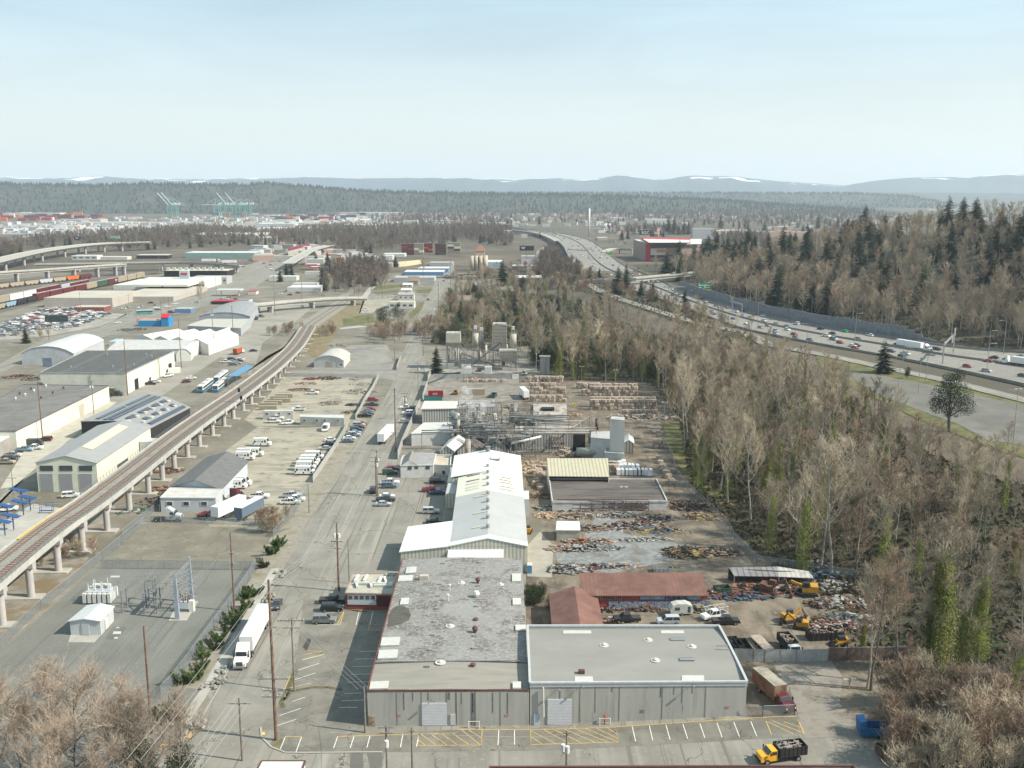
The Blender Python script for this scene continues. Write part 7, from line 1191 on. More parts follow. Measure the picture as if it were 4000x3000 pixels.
HP=[('G',530,1410,11,2.5,110,('rust','grey','white','black'),'scrap on the rack along the black roofed building, left half'),('G',1000,1400,11,2.5,110,('rust','grey','black','blue'),'scrap on the rack along the black roofed building, right half'),('G',560,1480,8,2,80,('rust','wood','white'),'scrap strip in front of the rack, left part'),('G',950,1470,6,2,70,('grey','rust','white'),'crated scrap in front of the rack, middle'),('G',1250,1500,5,3,70,('black','grey','rust'),'black scrap heap at the right corner of the rack'),('G',1050,1560,8,3,100,('grey','red','white','black'),'scrap island in the gravel patch'),('G',1280,1600,6,2.5,60,('yellow','rust','blue'),'yellow pipes and scrap right of the gravel'),('G',680,1580,7,2.5,80,('rust','wood','grey'),'scrap beside the white roofed hut'),('G',1620,1390,9,5,90,('black','rust'),'dark scrap under the trees by the lane'),('G',1650,1480,6,3,60,('yellow','wood','rust'),'wood scrap at the fence of the wood'),('K',370,80,4,2,60,('wood','orange','white'),'boxes and orange parts left in the scrap yard'),('K',560,80,8,2,90,('black','white','grey'),'black hoses and long beams in the scrap yard'),('K',560,30,7,1.5,60,('rust','white','orange'),'scrap row above the black hoses'),('K',960,15,6,1.2,60,('grey','white'),'flat metal bars on the gravel'),('K',430,230,5,2.5,110,('grey','white','black'),'tangle of silver scrap left of the long red workshop'),('K',580,215,8,1.2,70,('rust','red','grey'),'row of red brown channels behind the long red workshop'),('K',770,210,5,1.2,70,('blue','white','wood'),'blue and white scrap behind the long red workshop'),('K',1270,110,6,4,90,('rust','black','yellow'),'rusty bins and barrels near the fence'),('K',1500,110,5,3,60,('black','wood'),'brush heap by the fence of the wood'),('K',1450,400,3.5,2,60,('rust','white','orange'),'clutter against the right end of the long red workshop'),('K',1640,420,7,2.5,120,('black','rust','blue','red'),'dark machine clutter left under the carport'),('L',60,370,6,2.5,90,('black','rust','orange'),'machine clutter in the middle of the carport'),('L',290,390,4,2,60,('red','black','white'),'red and white clutter at the right of the carport'),('L',600,270,3.5,2,80,('blue','black','white'),'bright blue scrap heap beyond the carport'),('L',560,200,4,2,60,('black','red','grey'),'black and red scrap heap behind the carport'),('L',640,350,6,2.5,90,('grey','white','black'),'grey scrap right of the yellow excavator'),('L',740,470,6,3,110,('grey','white','rust'),'scattered sheet metal under the trees'),('L',740,580,6,1.5,90,('white','grey'),'stack of long white pipes at the right of the yard'),('L',770,640,7,1.5,90,('white','red'),'second stack of white and red pipes'),('L',590,480,4,2,50,('rust','grey'),'low scrap heap before the excavator'),('L',540,600,5,1.5,60,('rust','wood'),'rusty bars behind the open skip'),('K',700,520,3,1.,40,('grey','black','orange'),'orange mixer and parts before the mural'),('K',960,520,4,.8,40,('red','rust','grey'),'red bin and scrap along the mural'),('K',1350,520,3,1.5,60,('yellow','grey','black'),'tool racks and yellow box beside the caravan'),('K',780,600,3,.8,40,('red','white'),'red crate frames behind the square warehouse'),('F',620,285,6,4,80,('black','rust','orange'),'dark machines at the back of the construction yard'),('F',480,290,4,3,50,('red','orange'),'red tarpaulined heap in the construction yard'),('F',430,330,5,3,60,('orange','white'),'orange barriers spread in the construction yard'),('F',410,385,7,3,90,('orange','red','white'),'rack of orange pipe coils in the construction yard'),('F',940,335,8,4,60,('white',),'big white sheet heap at the yard fence'),('F',900,400,7,5,90,('grey','wood','white'),'pallets and fittings along the yard fence'),('F',850,515,4,2,50,('black','grey'),'black bins at the yard fence'),('F',820,580,4,3,60,('green','yellow','wood'),'shed clutter by the gate of the construction yard'),('F',640,500,5,4,80,('wood','grey','white'),'loaded flatbed and fittings in the yard centre'),('F',860,290,3,2,40,('white','grey'),'white sacks at the back of the construction yard'),('G',140,1030,6,4,120,('card','wood'),'loose cardboard heap at the end of the long shed'),('G',110,1060,5,5,80,('card',),'pale cardboard spilling beside the long shed'),('G',480,940,5,2.5,80,('card','wood'),'cardboard heap under the slanting pipe'),('G',1120,620,14,5,220,('card','grey','white','rust'),'tumbled paper heap in front of the stacks'),('G',250,1300,5,3,50,('rust','wood'),'flattened rusty rolls beside the long shed'),('G',320,1470,4,2,50,('card','wood'),'cardboard scraps at the corner of the rack'),('G',540,600,3,1.5,40,('card','wood'),'paper heap in the yellow bay'),('F',1900,290,9,2,80,('card','rust'),'brown boxes along the plant fence'),('E',1450,1080,5,3,70,('red','rust'),'red machines stored under the viaduct'),('E',1400,1250,5,4,70,('orange','wood','rust'),'orange and wooden parts under the viaduct'),('E',1350,1350,5,4,70,('black','grey','rust'),'dark machinery left of the white depot office'),('E',1150,1430,4,3,50,('grey','green'),'machine parts between the viaduct columns'),('E',1620,1430,4,.6,30,('black',),'row of black tyres under the depot windows'),('E',150,270,7,5,110,('black','rust','orange'),'tractor tyres and axles at the left edge'),('E',280,290,5,4,70,('black','grey'),'stacked tyres beside the black roofed warehouse'),('A',1140,1435,9,7,120,('grey','black'),'gravel and rubble mound in front of the white workshops'),('B',710,1570,7,4,60,('wood','white'),'heap of branches and planks beyond the quonset warehouse')]
for q in HP:
 pil=q[6];dn=2.6 if q[0]in 'KLG' else 1.2;heap('scrap_heap' if 'card' not in pil else 'cardboard_heap',q[7],'scrap' if 'card' not in pil else 'cardboard',q[0],q[1],q[2],q[3]*1.12,q[4]*1.2,int(q[5]*dn),pil)
o=TG('storage_rack','long red brown shelving rack against the wall of the black roofed building','rack',G('G',390,1440));a,b=G('G',395,1432),G('G',1180,1432);mb=MB()
for k in rg(9):q=a.lerp(b,k/8);[mb.beam(q+V3((0,dy,0)),q+V3((0,dy,3.2)),.15,.15)for dy in(0,1.4)]
for z in(.9,2.,3.1):mb.beam(a+V3((0,0,z)),b+V3((0,0,z)),.15,.2);mb.beam(a+V3((0,1.4,z)),b+V3((0,1.4,z)),.15,.2)
mb.bd('frame',M('rack_red',(.14,.07,.05),.8,.2),o)
for z in(1.0,2.1):
 mb=MB();r2=random.Random(8)
 for _ in rg(60):q=a.lerp(b,r2.random());mb.box((q.x,q.y+.7,z+.3),(r2.un(.3,1.6),r2.un(.3,1.),r2.un(.2,.8)),r2.un(-.3,.3))
 mb.bd('stored_parts',M('junk_grey'),o)
for x,y,lb in((540,512,'left of the hopper building'),(200,778,'on the plant wall under the pipes')):
 p=G('G',x,y+18);o=TG('warning_sign','yellow diamond warning sign '+lb,'sign',p);z=ZT(p,'G',x,y);mb=MB();mb.add([(p.x-.9,p.y-.1,z),(p.x,p.y-.1,z-.9),(p.x+.9,p.y-.1,z),(p.x,p.y-.1,z+.9),(p.x-.9,p.y,z),(p.x,p.y,z-.9),(p.x+.9,p.y,z),(p.x,p.y,z+.9)],[(0,1,2,3),(7,6,5,4),(0,4,5,1),(1,5,6,2),(2,6,7,3),(3,7,4,0)]);mb.bd('sign_plate',M('sign_yellow',(.70,.62,.03),.5,0),o);mb=MB();mb.box((p.x,p.y-.12,z-.1),(.25,.03,.8));mb.ball((p.x,p.y-.12,z+.42),.15,1,.3,1,6,4);mb.bd('symbol',DARK,o);MB().tube(p,(p.x,p.y,z-.8),.06).bd('post',SL_,o)
# == TREES AND SHRUBS
def TC(V_,F_,p,q,r,n=3):
 d=q-p
 if d.length<1e-5:return
 a=d.orthogonal().normalized();b=d.cross(a).normalized();k=len(V_)
 for i in rg(n):an=2*pi*i/n;V_.append(p+a*(r*cos(an))+b*(r*sin(an)))
 V_.append(q)
 for i in rg(n):F_.append((k+i,k+(i+1)%n,k+n))
def tube2(V_,F_,p,q,r0,r1,n=5):
 d=q-p
 if d.length<1e-5:return
 a=d.orthogonal().normalized();b=d.cross(a).normalized();k=len(V_)
 for e,r in((p,r0),(q,r1)):
  for i in rg(n):an=2*pi*i/n;V_.append(e+a*(r*cos(an))+b*(r*sin(an)))
 for i in rg(n):F_.append((k+i,k+(i+1)%n,k+n+(i+1)%n,k+n+i))
def LC(mb,rr,p,rad,n,s,sz=1.):
 for _ in rg(n):
  v=V3((rr.gauss(0,1),rr.gauss(0,1),rr.gauss(0,1)*sz));v=v.normalized()*rad*rr.random()**.4;v.z*=sz;c=p+v;a=V3((rr.un(-1,1),rr.un(-1,1),rr.un(-1,1))).normalized()*s*rr.un(.5,1.2);b=a.orthogonal().normalized()*s*rr.un(.3,.8);k=len(mb.v)
  mb.v+=[tp(c-a),tp(c+b),tp(c+a*.9)];mb.f.append((k,k+1,k+2))
BARK=M('bark_pale',(.30,.28,.235),.9,.2,1.2);BARKD=M('bark_dark',(.13,.11,.09),.9,.2,1.2)
TW={k:M('twigs_'+k,c,.95,.22,.08)for k,c in dict(grey=(.30,.25,.185),brown=(.265,.195,.14),pink=(.35,.285,.225),tan=(.36,.305,.225)).items()}
IVY=M('ivy',(.15,.175,.03),.8,.35,.5);NEED=M('needles',(.026,.04,.022),.9,.45,.12);NEEDB=M('juniper',(.055,.085,.022),.9,.3,.6);PINE=M('pine_needles',(.022,.040,.018),.9,.35,.6)
def BT(seed,H,spread,twig,bark,lean=.06,clear=.35,limbs=11,subs=8,tw=8,ivy=0,tr=.032,rise=1.1,name='bare_tree',stems=1,ir=1.):
 rr=random.Random(seed);o=TG(name,'','tree',world=False);tv,tf,cv,cf=[],[],[],[];iv=MB()
 def J(d,a):return(d+V3((rr.un(-a,a),rr.un(-a,a),rr.un(-a*.6,a*.6)))).normalized()
 for st_ in rg(stems):
  p=V3((rr.un(-.6,.6),rr.un(-.6,.6),0))*(stems>1);d=J(V3((0,0,1)),lean*(1+stems));r=H*.0125;pts=[p.copy()];n=8
  for k in rg(n):
   q=p+d*(H/n);tube2(tv,tf,p,q,r,r*.84,6);p=q;r*=.84;d=J(d,.09);d.z=abs(d.z)+.2;d.normalize();pts.append(p.copy())
  def along(t):s=t*n;i=min(int(s),n-1);return pts[i].lerp(pts[i+1],s-i)
  for k in rg(limbs):
   t=clear+(1-clear)*(k+rr.random()*.7)/limbs;b0=along(min(t,.98));az=rr.un(0,2*pi);L_=spread*(1.15-.75*((t-clear)/(1-clear)))*rr.un(.75,1.2);dd=V3((cos(az),sin(az),rise*rr.un(.6,1.3))).normalized()
   q=b0;lp=[q.copy()];rl=H*.0058*(1.2-t*.6)
   for m_ in rg(4):q2=q+dd*(L_/4);tube2(tv,tf,q,q2,rl,rl*.72,4);q=q2;rl*=.72;dd=J(dd,.22);dd.z+=.12;dd.normalize();lp.append(q.copy())
   for j in rg(subs):
    s=(.25+.75*j/subs)*4;i=min(int(s),3);c0=lp[i].lerp(lp[i+1],s-i);d2=(dd*.55+V3((rr.un(-.8,.8),rr.un(-.8,.8),rr.un(.15,.9)))).normalized();l2_=L_*.55*rr.un(.5,1.25)
    c1=c0+d2*l2_*.5;c2=c1+J(d2,.35)*l2_*.5;TC(cv,cf,c0,c1+(c1-c0)*.02,tr*1.7);TC(cv,cf,c1-(c1-c0)*.1,c2,tr*1.3)
    for m_ in rg(tw):
     e0=c0.lerp(c1,rr.random())if m_%2 else c1.lerp(c2,rr.random());e1=e0+J(d2,.75)*rr.un(.5,1.7)*(.5+H/34);TC(cv,cf,e0,e1,tr)
     for _ in rg(2):f0=e0.lerp(e1,rr.un(.2,.9));TC(cv,cf,f0,f0+J((e1-e0).normalized(),.7)*rr.un(.3,.9)*(.5+H/34),tr*.75)
  if ivy:
   for k in rg(int(ivy*7)):t=rr.un(.02,.78)**.9;LC(iv,rr,along(t),(1.6-1.0*t)*ir*rr.un(.6,1.25),int(26*ir),.2,1.3)
 mb=MB();mb.v=[tp(v)for v in tv];mb.f=tf;mb.bd('trunk',bark,o);mb=MB();mb.v=[tp(v)for v in cv];mb.f=cf;mb.bd('crown',twig,o)
 if ivy:iv.bd('ivy',IVY,o)
 return o
def CF(seed,H,Rr,mat=None,dens=1.):
 rr=random.Random(seed);o=TG('conifer','','tree',world=False);mb=MB();mb.tube((0,0,0),(0,0,H*.97),H*.014,.04,n=7);mb.bd('trunk',BARKD,o);c=MB();z=H*.08
 while z<H*.985:
  f=1-z/H;n=max(4,int(9*dens*f**.4)+2)
  for k in rg(n):
   az=rr.un(0,2*pi);L_=Rr*(f**.62)*rr.un(.4,1.15)*(1+.3*noise.noise(V3((az,z*.35,seed))))+.25;dz=-.28*L_*rr.un(.4,1.2);e=V3((cos(az)*L_,sin(az)*L_,z+dz));b0=V3((0,0,z));ax=(e-b0);sd=V3((-sin(az),cos(az),0));m_=max(3,int(L_*3.2))
   for j in rg(m_):
    t=(j+.6)/m_;q=b0+ax*t;ww=L_*.2*(1.15-t)+.12
    for s in(-1,1):k0=len(c.v);tip=q+sd*s*ww*1.3+ax.normalized()*ww*.9+V3((0,0,-.32*ww+rr.un(-.1,.1)));c.v+=[tp(q-ax*.06),tp(q+ax*.08+V3((0,0,rr.un(0,.12)))),tp(tip)];c.f.append((k0,k0+1,k0+2))
    k0=len(c.v);c.v+=[tp(q),tp(q+V3((rr.un(-.2,.2),rr.un(-.2,.2),-.5*ww-.12))),tp(q+ax*(.9/m_))];c.f.append((k0,k0+1,k0+2))
  z+=H*.016+.08
 c.bd('crown',mat or NEED,o);return o
def leafy(seed,blobs,name='evergreen_tree',mat=None,trunkh=3,tr_=.35,n=220,s=.22,cat='tree'):
 rr=random.Random(seed);o=TG(name,'',cat,world=False)
 mb=MB()
 if trunkh:
  mb.tube((0,0,0),(.3,0,trunkh),tr_,tr_*.7,n=7)
  for b in blobs[:7]:mb.tube((.3,0,trunkh*.9),(b[0]*.8,b[1]*.8,b[2]-.3),tr_*.4,.08,n=5)
 else:mb.tube((0,0,0),(0,0,.8),.1,n=5)
 mb.bd('trunk',BARKD,o);c=MB()
 for x,y,z,r in blobs:LC(c,rr,V3((x,y,z)),r,int(n*r*r/1.5)+60,s)
 c.bd('crown',mat or PINE,o);return o
def juniper(seed):
 rr=random.Random(seed);o=TG('juniper_shrub','','shrub',world=False);mb=MB();c=MB()
 for k in rg(15):
  az=rr.un(0,2*pi);L_=rr.un(1.2,2.4);e=V3((cos(az)*L_*.75,sin(az)*L_*.75,L_*rr.un(.45,.95)));mb.tube((0,0,.1),e*.9,.05,.02,n=4)
  for j in rg(9):t=.3+.7*j/9;LC(c,rr,e*t,.42*(1.25-t),14,.17)
 mb.bd('trunk',BARKD,o);c.bd('crown',NEEDB,o);return o
bP=[BT(1,22,6.5,TW['grey'],BARK),BT(2,20,7.5,TW['tan'],BARK,limbs=12,clear=.3),BT(3,24,5.5,TW['brown'],BARKD,clear=.4),BT(4,18,6,TW['grey'],BARKD,clear=.25,stems=2,limbs=8),BT(5,26,8,TW['tan'],BARK,limbs=13,subs=9),BT(6,16,6.5,TW['brown'],BARKD,clear=.15,rise=.7,limbs=12)]
ivyP=[BT(11,24,6,TW['grey'],BARK,ivy=22,ir=1.3,name='ivy_clad_tree'),BT(12,20,6.5,TW['tan'],BARK,ivy=20,ir=1.3,name='ivy_clad_tree'),BT(13,17,5,TW['brown'],BARKD,ivy=22,ir=1.2,name='ivy_clad_tree',stems=2,limbs=7)]
conP=[CF(21,26,6.8),CF(22,22,7.2),CF(23,18,5.4,dens=.8)]
colP=[BT(14,22,7,TW['grey'],BARK,ivy=40,ir=1.9,name='ivy_column_tree')]
sP=[BT(31,5.5,3.6,TW['brown'],BARKD,clear=.05,rise=1.1,limbs=7,subs=6,tw=6,stems=3,name='bare_shrub',tr=.03),BT(32,4.5,3.2,TW['tan'],BARKD,clear=.05,rise=1.2,limbs=6,subs=6,tw=6,stems=3,name='bare_shrub',tr=.03)]
pinkP=[BT(41,19,9.5,TW['pink'],BARKD,clear=.2,limbs=20,subs=12,tw=12,tr=.026,name='budding_tree'),BT(42,17,9,TW['pink'],BARKD,clear=.2,limbs=18,subs=12,tw=12,tr=.026,name='budding_tree')]
junP=[juniper(51),juniper(52)]
evP=[leafy(61,[(0,0,5,2.6),(1.8,.5,6.5,2.2),(-1.5,.6,7,2.2),(.3,-1,8.3,2.),(2.6,-.8,4.6,1.7),(-2.6,0,4.8,1.8),(.8,1.6,9.4,1.5),(-.8,.3,10.3,1.3)],'pine_tree',n=260),leafy(62,[(0,0,1.6,1.7),(1.5,.3,2.6,1.6),(-1.4,.4,2.4,1.6),(.2,-1.3,3.4,1.5),(.4,.8,4.4,1.3),(-.7,-.4,5.2,1.0)],'evergreen_bush',M('bush_green',(.035,.05,.02),.9,.35,.7),0,cat='shrub')]
for q in bP+ivyP+sP+pinkP:q.name=q.name
USEDP=set()
def plant(protos,loc,lb_,gp_=None,s=None,rr=R,idx=None):
 o=protos[rr.randrange(len(protos))if idx is None else idx];s=s if s is not None else rr.un(.75,1.15);rz=rr.un(0,2*pi);loc=V3((loc[0],loc[1],ZG(loc[0],loc[1])-.1));sc3=(s,s,s*rr.un(.9,1.12))
 if o not in USEDP:
  USEDP.add(o);kids(o);[kids(c)for c in kids(o)];o.location=loc;o.rotation_euler.z=rz;o.scale=sc3;o['label']=lb_
  if gp_:o['group']=gp_
  return o
 q=dup(o,loc,rz,lb_,gp_,None,sc3)
 if not gp_ and 'group' in q:del q['group']
 return q
def ip(x,y,P_):
 c=False;n=len(P_)
 for i in rg(n):
  a,b=P_[i],P_[(i+1)%n]
  if(a[1]>y)!=(b[1]>y)and x<(b[0]-a[0])*(y-a[1])/(b[1]-a[1])+a[0]:c=not c
 return c
def SC_(poly,n,dmin,rr,avoid=()):
 x0,x1=min(p[0]for p in poly),max(p[0]for p in poly);y0,y1=min(p[1]for p in poly),max(p[1]for p in poly);out=[];t=0;cell={}
 while len(out)<n and t<n*60:
  t+=1;x,y=rr.un(x0,x1),rr.un(y0,y1)
  if not ip(x,y,poly)or any(ip(x,y,a)for a in avoid):continue
  cx,cy=int(x/dmin),int(y/dmin)
  if any(hypot(x-a,y-b)<dmin for i in(-1,0,1)for j in(-1,0,1)for a,b in cell.get((cx+i,cy+j),())):continue
  cell.setdefault((cx,cy),[]).append((x,y));out.append((x,y))
 return out
rt=random.Random(77)
ZA=[(p.x,p.y)for p in gp('P',2545,1500,2655,1640,2690,1900,2950,2150,3200,2400,3420,2640,3560,2820,3750,3000,4150,3050,4150,1960,3800,1835,3600,1760,3500,1690,3420,1620,3300,1545,3200,1520,3050,1450,2900,1425,2760,1390,2700,1430)]
ZB=[(p.x,p.y)for p in gp('P',2090,1345,2095,1450,2200,1480,2400,1490,2560,1490,2720,1425,2800,1405,2600,1320,2450,1265,2300,1205,2150,1150,1850,1120,1760,1160,1700,1290,1680,1340,1900,1380)]
ZB2=[(p.x,p.y)for p in gp('P',1700,1085,1900,1100,2200,1130,2560,1230,2800,1330,3000,1395,3000,1340,2700,1210,2500,1135,2300,1060,2050,1045)]
ZC=[(hb_(Y)+3,Y)for Y in(440,492,512,542,580,632,691,765,877,1050)]+[(330,1050),(400,900),(470,700),(460,500),(400,440)]
def treelab(p,kind='bare'):
 return{'bare':'leafless %s tree in the wood %s'}[kind]
def zt_(x,y):
 if y<215:return 'at the near lower right corner'
 if y<300:return 'beside the scrap yard fence'
 if y<400:return 'between the lumber lane and the park and ride lot'
 return 'behind the stacked bales'
kinds=['tall grey','broad tan','slim brown','forked grey','very tall pale','low spreading brown']
A=[q for q in SC_(ZA,320,5.2,rt)if not(q[1]<214 and q[0]<98 and rt.random()<.75)];A.sort(key=lambda q:q[1]);rest=[]
nb=ni=0
for x,y in A:
 edge=1-ss(95,128,x)*.3;s=rt.un(.6,1.15)*edge*(.72 if y<215 else 1)
 if rt.random()<(.5 if x<95 else.25):k=rt.randrange(3);plant(ivyP,(x,y),'%s leafless tree wrapped in ivy %s'%(['tall','broad','forked'][k],zt_(x,y)),'ivy clad trees in the wood',s,rt,k);ni+=1
 elif nb<165:k=rt.randrange(6);plant(bP,(x,y),'%s leafless tree %s'%(kinds[k],zt_(x,y)),'leafless trees in the wood',s,rt,k);nb+=1
 else:rest.append((x,y,s))
for(x,y)in SC_(ZB,190,5,rt):
 r_=rt.random()
 if r_<.3:k=rt.randrange(3);plant(ivyP,(x,y),'%s ivy covered tree on the rise behind the concrete plant'%['tall','broad','forked'][k],'ivy clad trees on the rise',rt.un(.65,1.0),rt,k)
 elif r_<.38:plant(conP,(x,y),'dark conifer among bare trees behind the concrete plant','conifers behind the concrete plant',rt.un(.5,.8),rt)
 elif r_<.5:plant(evP,(x,y),'dark evergreen bush under the bare trees behind the concrete plant','evergreen bushes behind the plant',rt.un(1.4,2.6),rt,1)
 elif nb<215:k=rt.randrange(6);plant(bP,(x,y),'%s leafless tree on the rise behind the concrete plant'%kinds[k],'leafless trees on the rise',rt.un(.6,.95),rt,k);nb+=1
 else:rest.append((x,y,rt.un(.6,.95)))
for(x,y)in SC_([(p.x,p.y)for p in gp('P',2080,1395,2090,1462,2200,1486,2570,1500,2760,1425,2720,1370,2400,1375)],75,4.5,rt):
 k=rt.randrange(3);r_=rt.random()
 if r_<.5:plant(ivyP,(x,y),'%s ivy covered tree in the dark wood edge right behind the bales'%['tall','broad','forked'][k],'ivy clad trees behind the bales',rt.un(.8,1.15),rt,k)
 elif r_<.7:plant(evP,(x,y),'dark evergreen bush in the wood edge behind the bales','evergreen bushes behind the bales',rt.un(1.8,3),rt,1)
 else:rest.append((x,y,rt.un(.8,1.05)))
for(x,y)in SC_(ZB2,170,5.5,rt):
 if rt.random()<.6:plant(sP,(x,y),'bare brown shrub on the bank between the street and the freeway','bare shrubs on the freeway bank',rt.un(.8,1.7),rt)
 else:rest.append((x,y,rt.un(.4,.6)))
hill=SC_(ZC,900,4.6,rt)+SC_([(hb_(Y)+2,Y)for Y in(440,492,512,542,580,632,691,765,877)]+[(hb_(Y)+75,Y)for Y in(877,765,691,632,580,542,492,450)],330,4,rt)
nc=0
for x,y in hill:
 r_=rt.random();d_=x-hb_(y)
 if r_<(.36 if noise.noise(V3((x*.02,y*.012,5)))>-.08 else.05)and nc<180:plant(conP,(x,y),'%s dark conifer on the wooded hill beyond the freeway'%('tall' if d_>60 else 'roadside'),'conifers on the wooded hill',rt.un(.8,1.5),rt);nc+=1
 elif nb<290:k=rt.randrange(6);plant(bP,(x,y),'%s leafless tree on the wooded hill beyond the freeway'%kinds[k],'leafless trees on the wooded hill',rt.un(.75,1.1),rt,k);nb+=1
 else:rest.append((x,y,rt.un(.7,1.05)))
for(P_,t,x,y,lab,s,k)in((evP,'H',1565,745,'broad dark pine standing alone on the grass beside the park and ride lot',1.8,0),(conP,'H',993,240,'single thin conifer at the end of the park and ride lot',.95,2),(evP,'H',1200,290,'small dark pine on the grass strip left of two lamp poles',.5,0),(bP,'H',2070,870,'small rounded leafless tree on grass beside a light pole',.5,5),(conP,'F',1560,240,'dark conifer at the street corner left of the concrete plant',.62,1),(conP,'B',2130,1055,'tall dark conifer standing alone right of the street',1.25,1),(conP,'C',315,1000,'conifer beside the white flat roofed store',.8,2),(conP,'C',915,1120,'left of the two big conifers under the freeway overpass',1.0,1),(conP,'C',985,1130,'right of the two big conifers under the freeway overpass',.9,0),(conP,'C',680,985,'left small conifer beside the freeway',.55,1),(conP,'C',755,985,'right small conifer beside the freeway',.6,2),(conP,'C',1215,1190,'low conifer below the overpass pier',.7,1),(conP,'C',1115,1140,'low round conifer left of the overpass pier',.55,1),(conP,'C',1490,1280,'conifer at the near freeway barrier right of the overpass pier',.85,2),(conP,'B',210,1020,'slim conifer by the avenue left of two evergreens',.8,2),(conP,'B',265,990,'left of two evergreens near the avenue junction',.75,1),(conP,'B',310,990,'right of two evergreens near the avenue junction',.65,1),(conP,'B',520,870,'leftmost dark evergreen beside the red canopied station',.7,1),(conP,'B',620,880,'dark evergreen beside the parked excavators',.85,1),(conP,'B',640,975,'dark evergreen right of the red canopies',.8,1),(conP,'B',857,890,'small evergreen right of the excavators',.6,2),(conP,'B',1205,890,'evergreen beside the yellow retaining wall',.65,1),(conP,'A',225,1550,'small dark conifer beside the salvage yard',.6,2),(bP,'A',1735,1310,'large round leafless tree beside the avenue',.85,4),(bP,'B',1450,1010,'tall narrow poplar in front of the blue warehouse',1.0,2),(evP,'B',1090,1400,'left part of the dark evergreen clump above the gravel lot',2.4,1),(evP,'B',1220,1350,'right part of the dark evergreen clump above the gravel lot',2.0,1),(bP,'B',1200,1560,'grey leafless tree at the edge of the gravel lot',.75,5),(bP,'B',1270,1500,'second grey leafless tree at the edge of the gravel lot by the street',.7,0),(bP,'B',970,1440,'slim leafless tree on the grass patch above the railway',.45,2),(bP,'B',880,1150,'leafless tree left of the curved driveway',.6,5),(bP,'B',1000,1050,'broad leafless tree behind the curved driveway',.7,1),(bP,'B',650,1130,'leafless tree behind the road bridge at the railway',.7,4),(bP,'B',840,1130,'tan leafless tree right above the road bridge',.6,1),(evP,'B',1680,1170,'dark evergreen bush beside the teal house drive',1.3,1),(bP,'L',900,1085,'left trunk of the leaning pair in front of the scrap yard gate',1.0,0),(bP,'L',925,1100,'right trunk of the leaning pair in front of the scrap yard gate',1.0,2),(bP,'L',1110,1060,'slender tree right of the leaning pair',.95,2),(colP,'L',1400,960,'tree with a thick yellow green ivy column at the right',1.25,0),(colP,'L',1320,950,'ivy covered stump left of the thick ivy column',.62,0),(colP,'L',1690,900,'broad ivy mass right of the thick ivy column',.85,0),(colP,'L',1560,900,'thin ivy column between the two larger ones at the right',.6,0),(bP,'L',565,215,'tall white barked trunk behind the carport, left one',1.25,0),(bP,'L',640,250,'tall white barked trunk behind the carport, right one',1.2,4)):
 p=G(t,x,y);plant(P_,(p.x,p.y),lab,None,s,rt,k)
for t,x,y,s in(('C',1000,650,1.1),('C',1095,612,1.2),('C',1145,600,1.5),('C',1225,560,1.2),('C',1350,610,1.6),('C',1400,612,1.5),('C',1440,612,1.3),('C',1485,612,1.2),('C',1525,612,1.3),('C',1660,530,1.),('C',1800,560,1.4),('C',2180,580,1.5),('D',430,560,1.5),('D',300,590,.9),('D',380,640,.8),('D',600,560,1.3),('D',1260,480,1.2),('D',1330,485,1.2),('D',540,540,1.),('C',950,660,.9),('C',240,640,.7),('B',2060,560,1.),('A',880,620,1.2)):p=G(t,x,y);plant(conP,(p.x,p.y),'distant dark conifer standing in the valley town beyond the casino','conifers in the valley town',s,rt)
for t,x,y,s in(('C',1440,920,1.35),('C',1400,925,1.1),('C',1640,880,1.5),('C',1700,870,1.7),('C',1760,880,1.6),('C',1820,870,1.5),('C',1860,900,1.4),('C',1720,905,1.3)):p=G(t,x,y);plant(conP,(p.x,p.y),'large dark conifer in the clump between the casino and the flyover','conifers by the casino and flyover',s,rt)
for k,(x,y,i,s)in en_(((-66,134,0,1.0),(-56,131,1,.95),(-74,143,1,.9),(-62,146,1,.7),(-78,132,0,1.0))):
 plant(pinkP,(x,y),['reddish budding tree at the lower left corner, nearest the frame edge','reddish budding tree second from the lower left corner','reddish budding tree behind the corner tree at the far left','small reddish budding tree between the larger ones','reddish budding tree cut off by the left frame edge'][k],None,s,rt,i)
for x,y in((-70,139),(-60,138),(-51,137),(-66,128),(-57,125),(-75,137),(-82,140)):plant(pinkP,(x,y),'budding bare tree in the hazy thicket at the lower left corner','budding trees in the lower left thicket',rt.un(.55,.85),rt)
for x,y in SC_([(p.x,p.y)for p in gp('P',3460,2760,3560,2880,3500,3060,4200,3060,4200,2690,3800,2740)],80,2.4,rt):plant(sP,(x,y),'bare reddish shrub in the dense thicket at the lower right corner','shrubs in the lower right thicket',rt.un(.9,1.6),rt)
for x,y in gp and[(p.x,p.y)for p in gp('L',1080,1445,1130,1420,1180,1450,1150,1480,1100,1600,1180,1610,1050,1640)]:plant(sP,(x,y),'bare shrub in front of the containers at the lower right','shrubs before the lower right containers',rt.un(.8,1.1),rt)
for x,y in((-52,140),(-57,139),(-60,143)):plant(evP,(x,y),'green bush under the reddish trees at the lower left','green bushes under the reddish trees',1.0,rt,1)
JP=[(1250,1080),(1330,1060),(1375,985),(1400,900),(1470,850),(1500,790),(1560,730),(1590,670),(1640,610),(1690,560),(1680,500),(1740,480),(1130,1330),(1800,290),(1850,200),(1895,150),(1190,1320)]
for k,(x,y)in en_(JP):
 p=G('I',x,y);plant(junP,(p.x,p.y),'spiky green juniper beside the substation fence, on the stony verge','junipers along the substation fence',rt.un(1.25,1.7),rt)
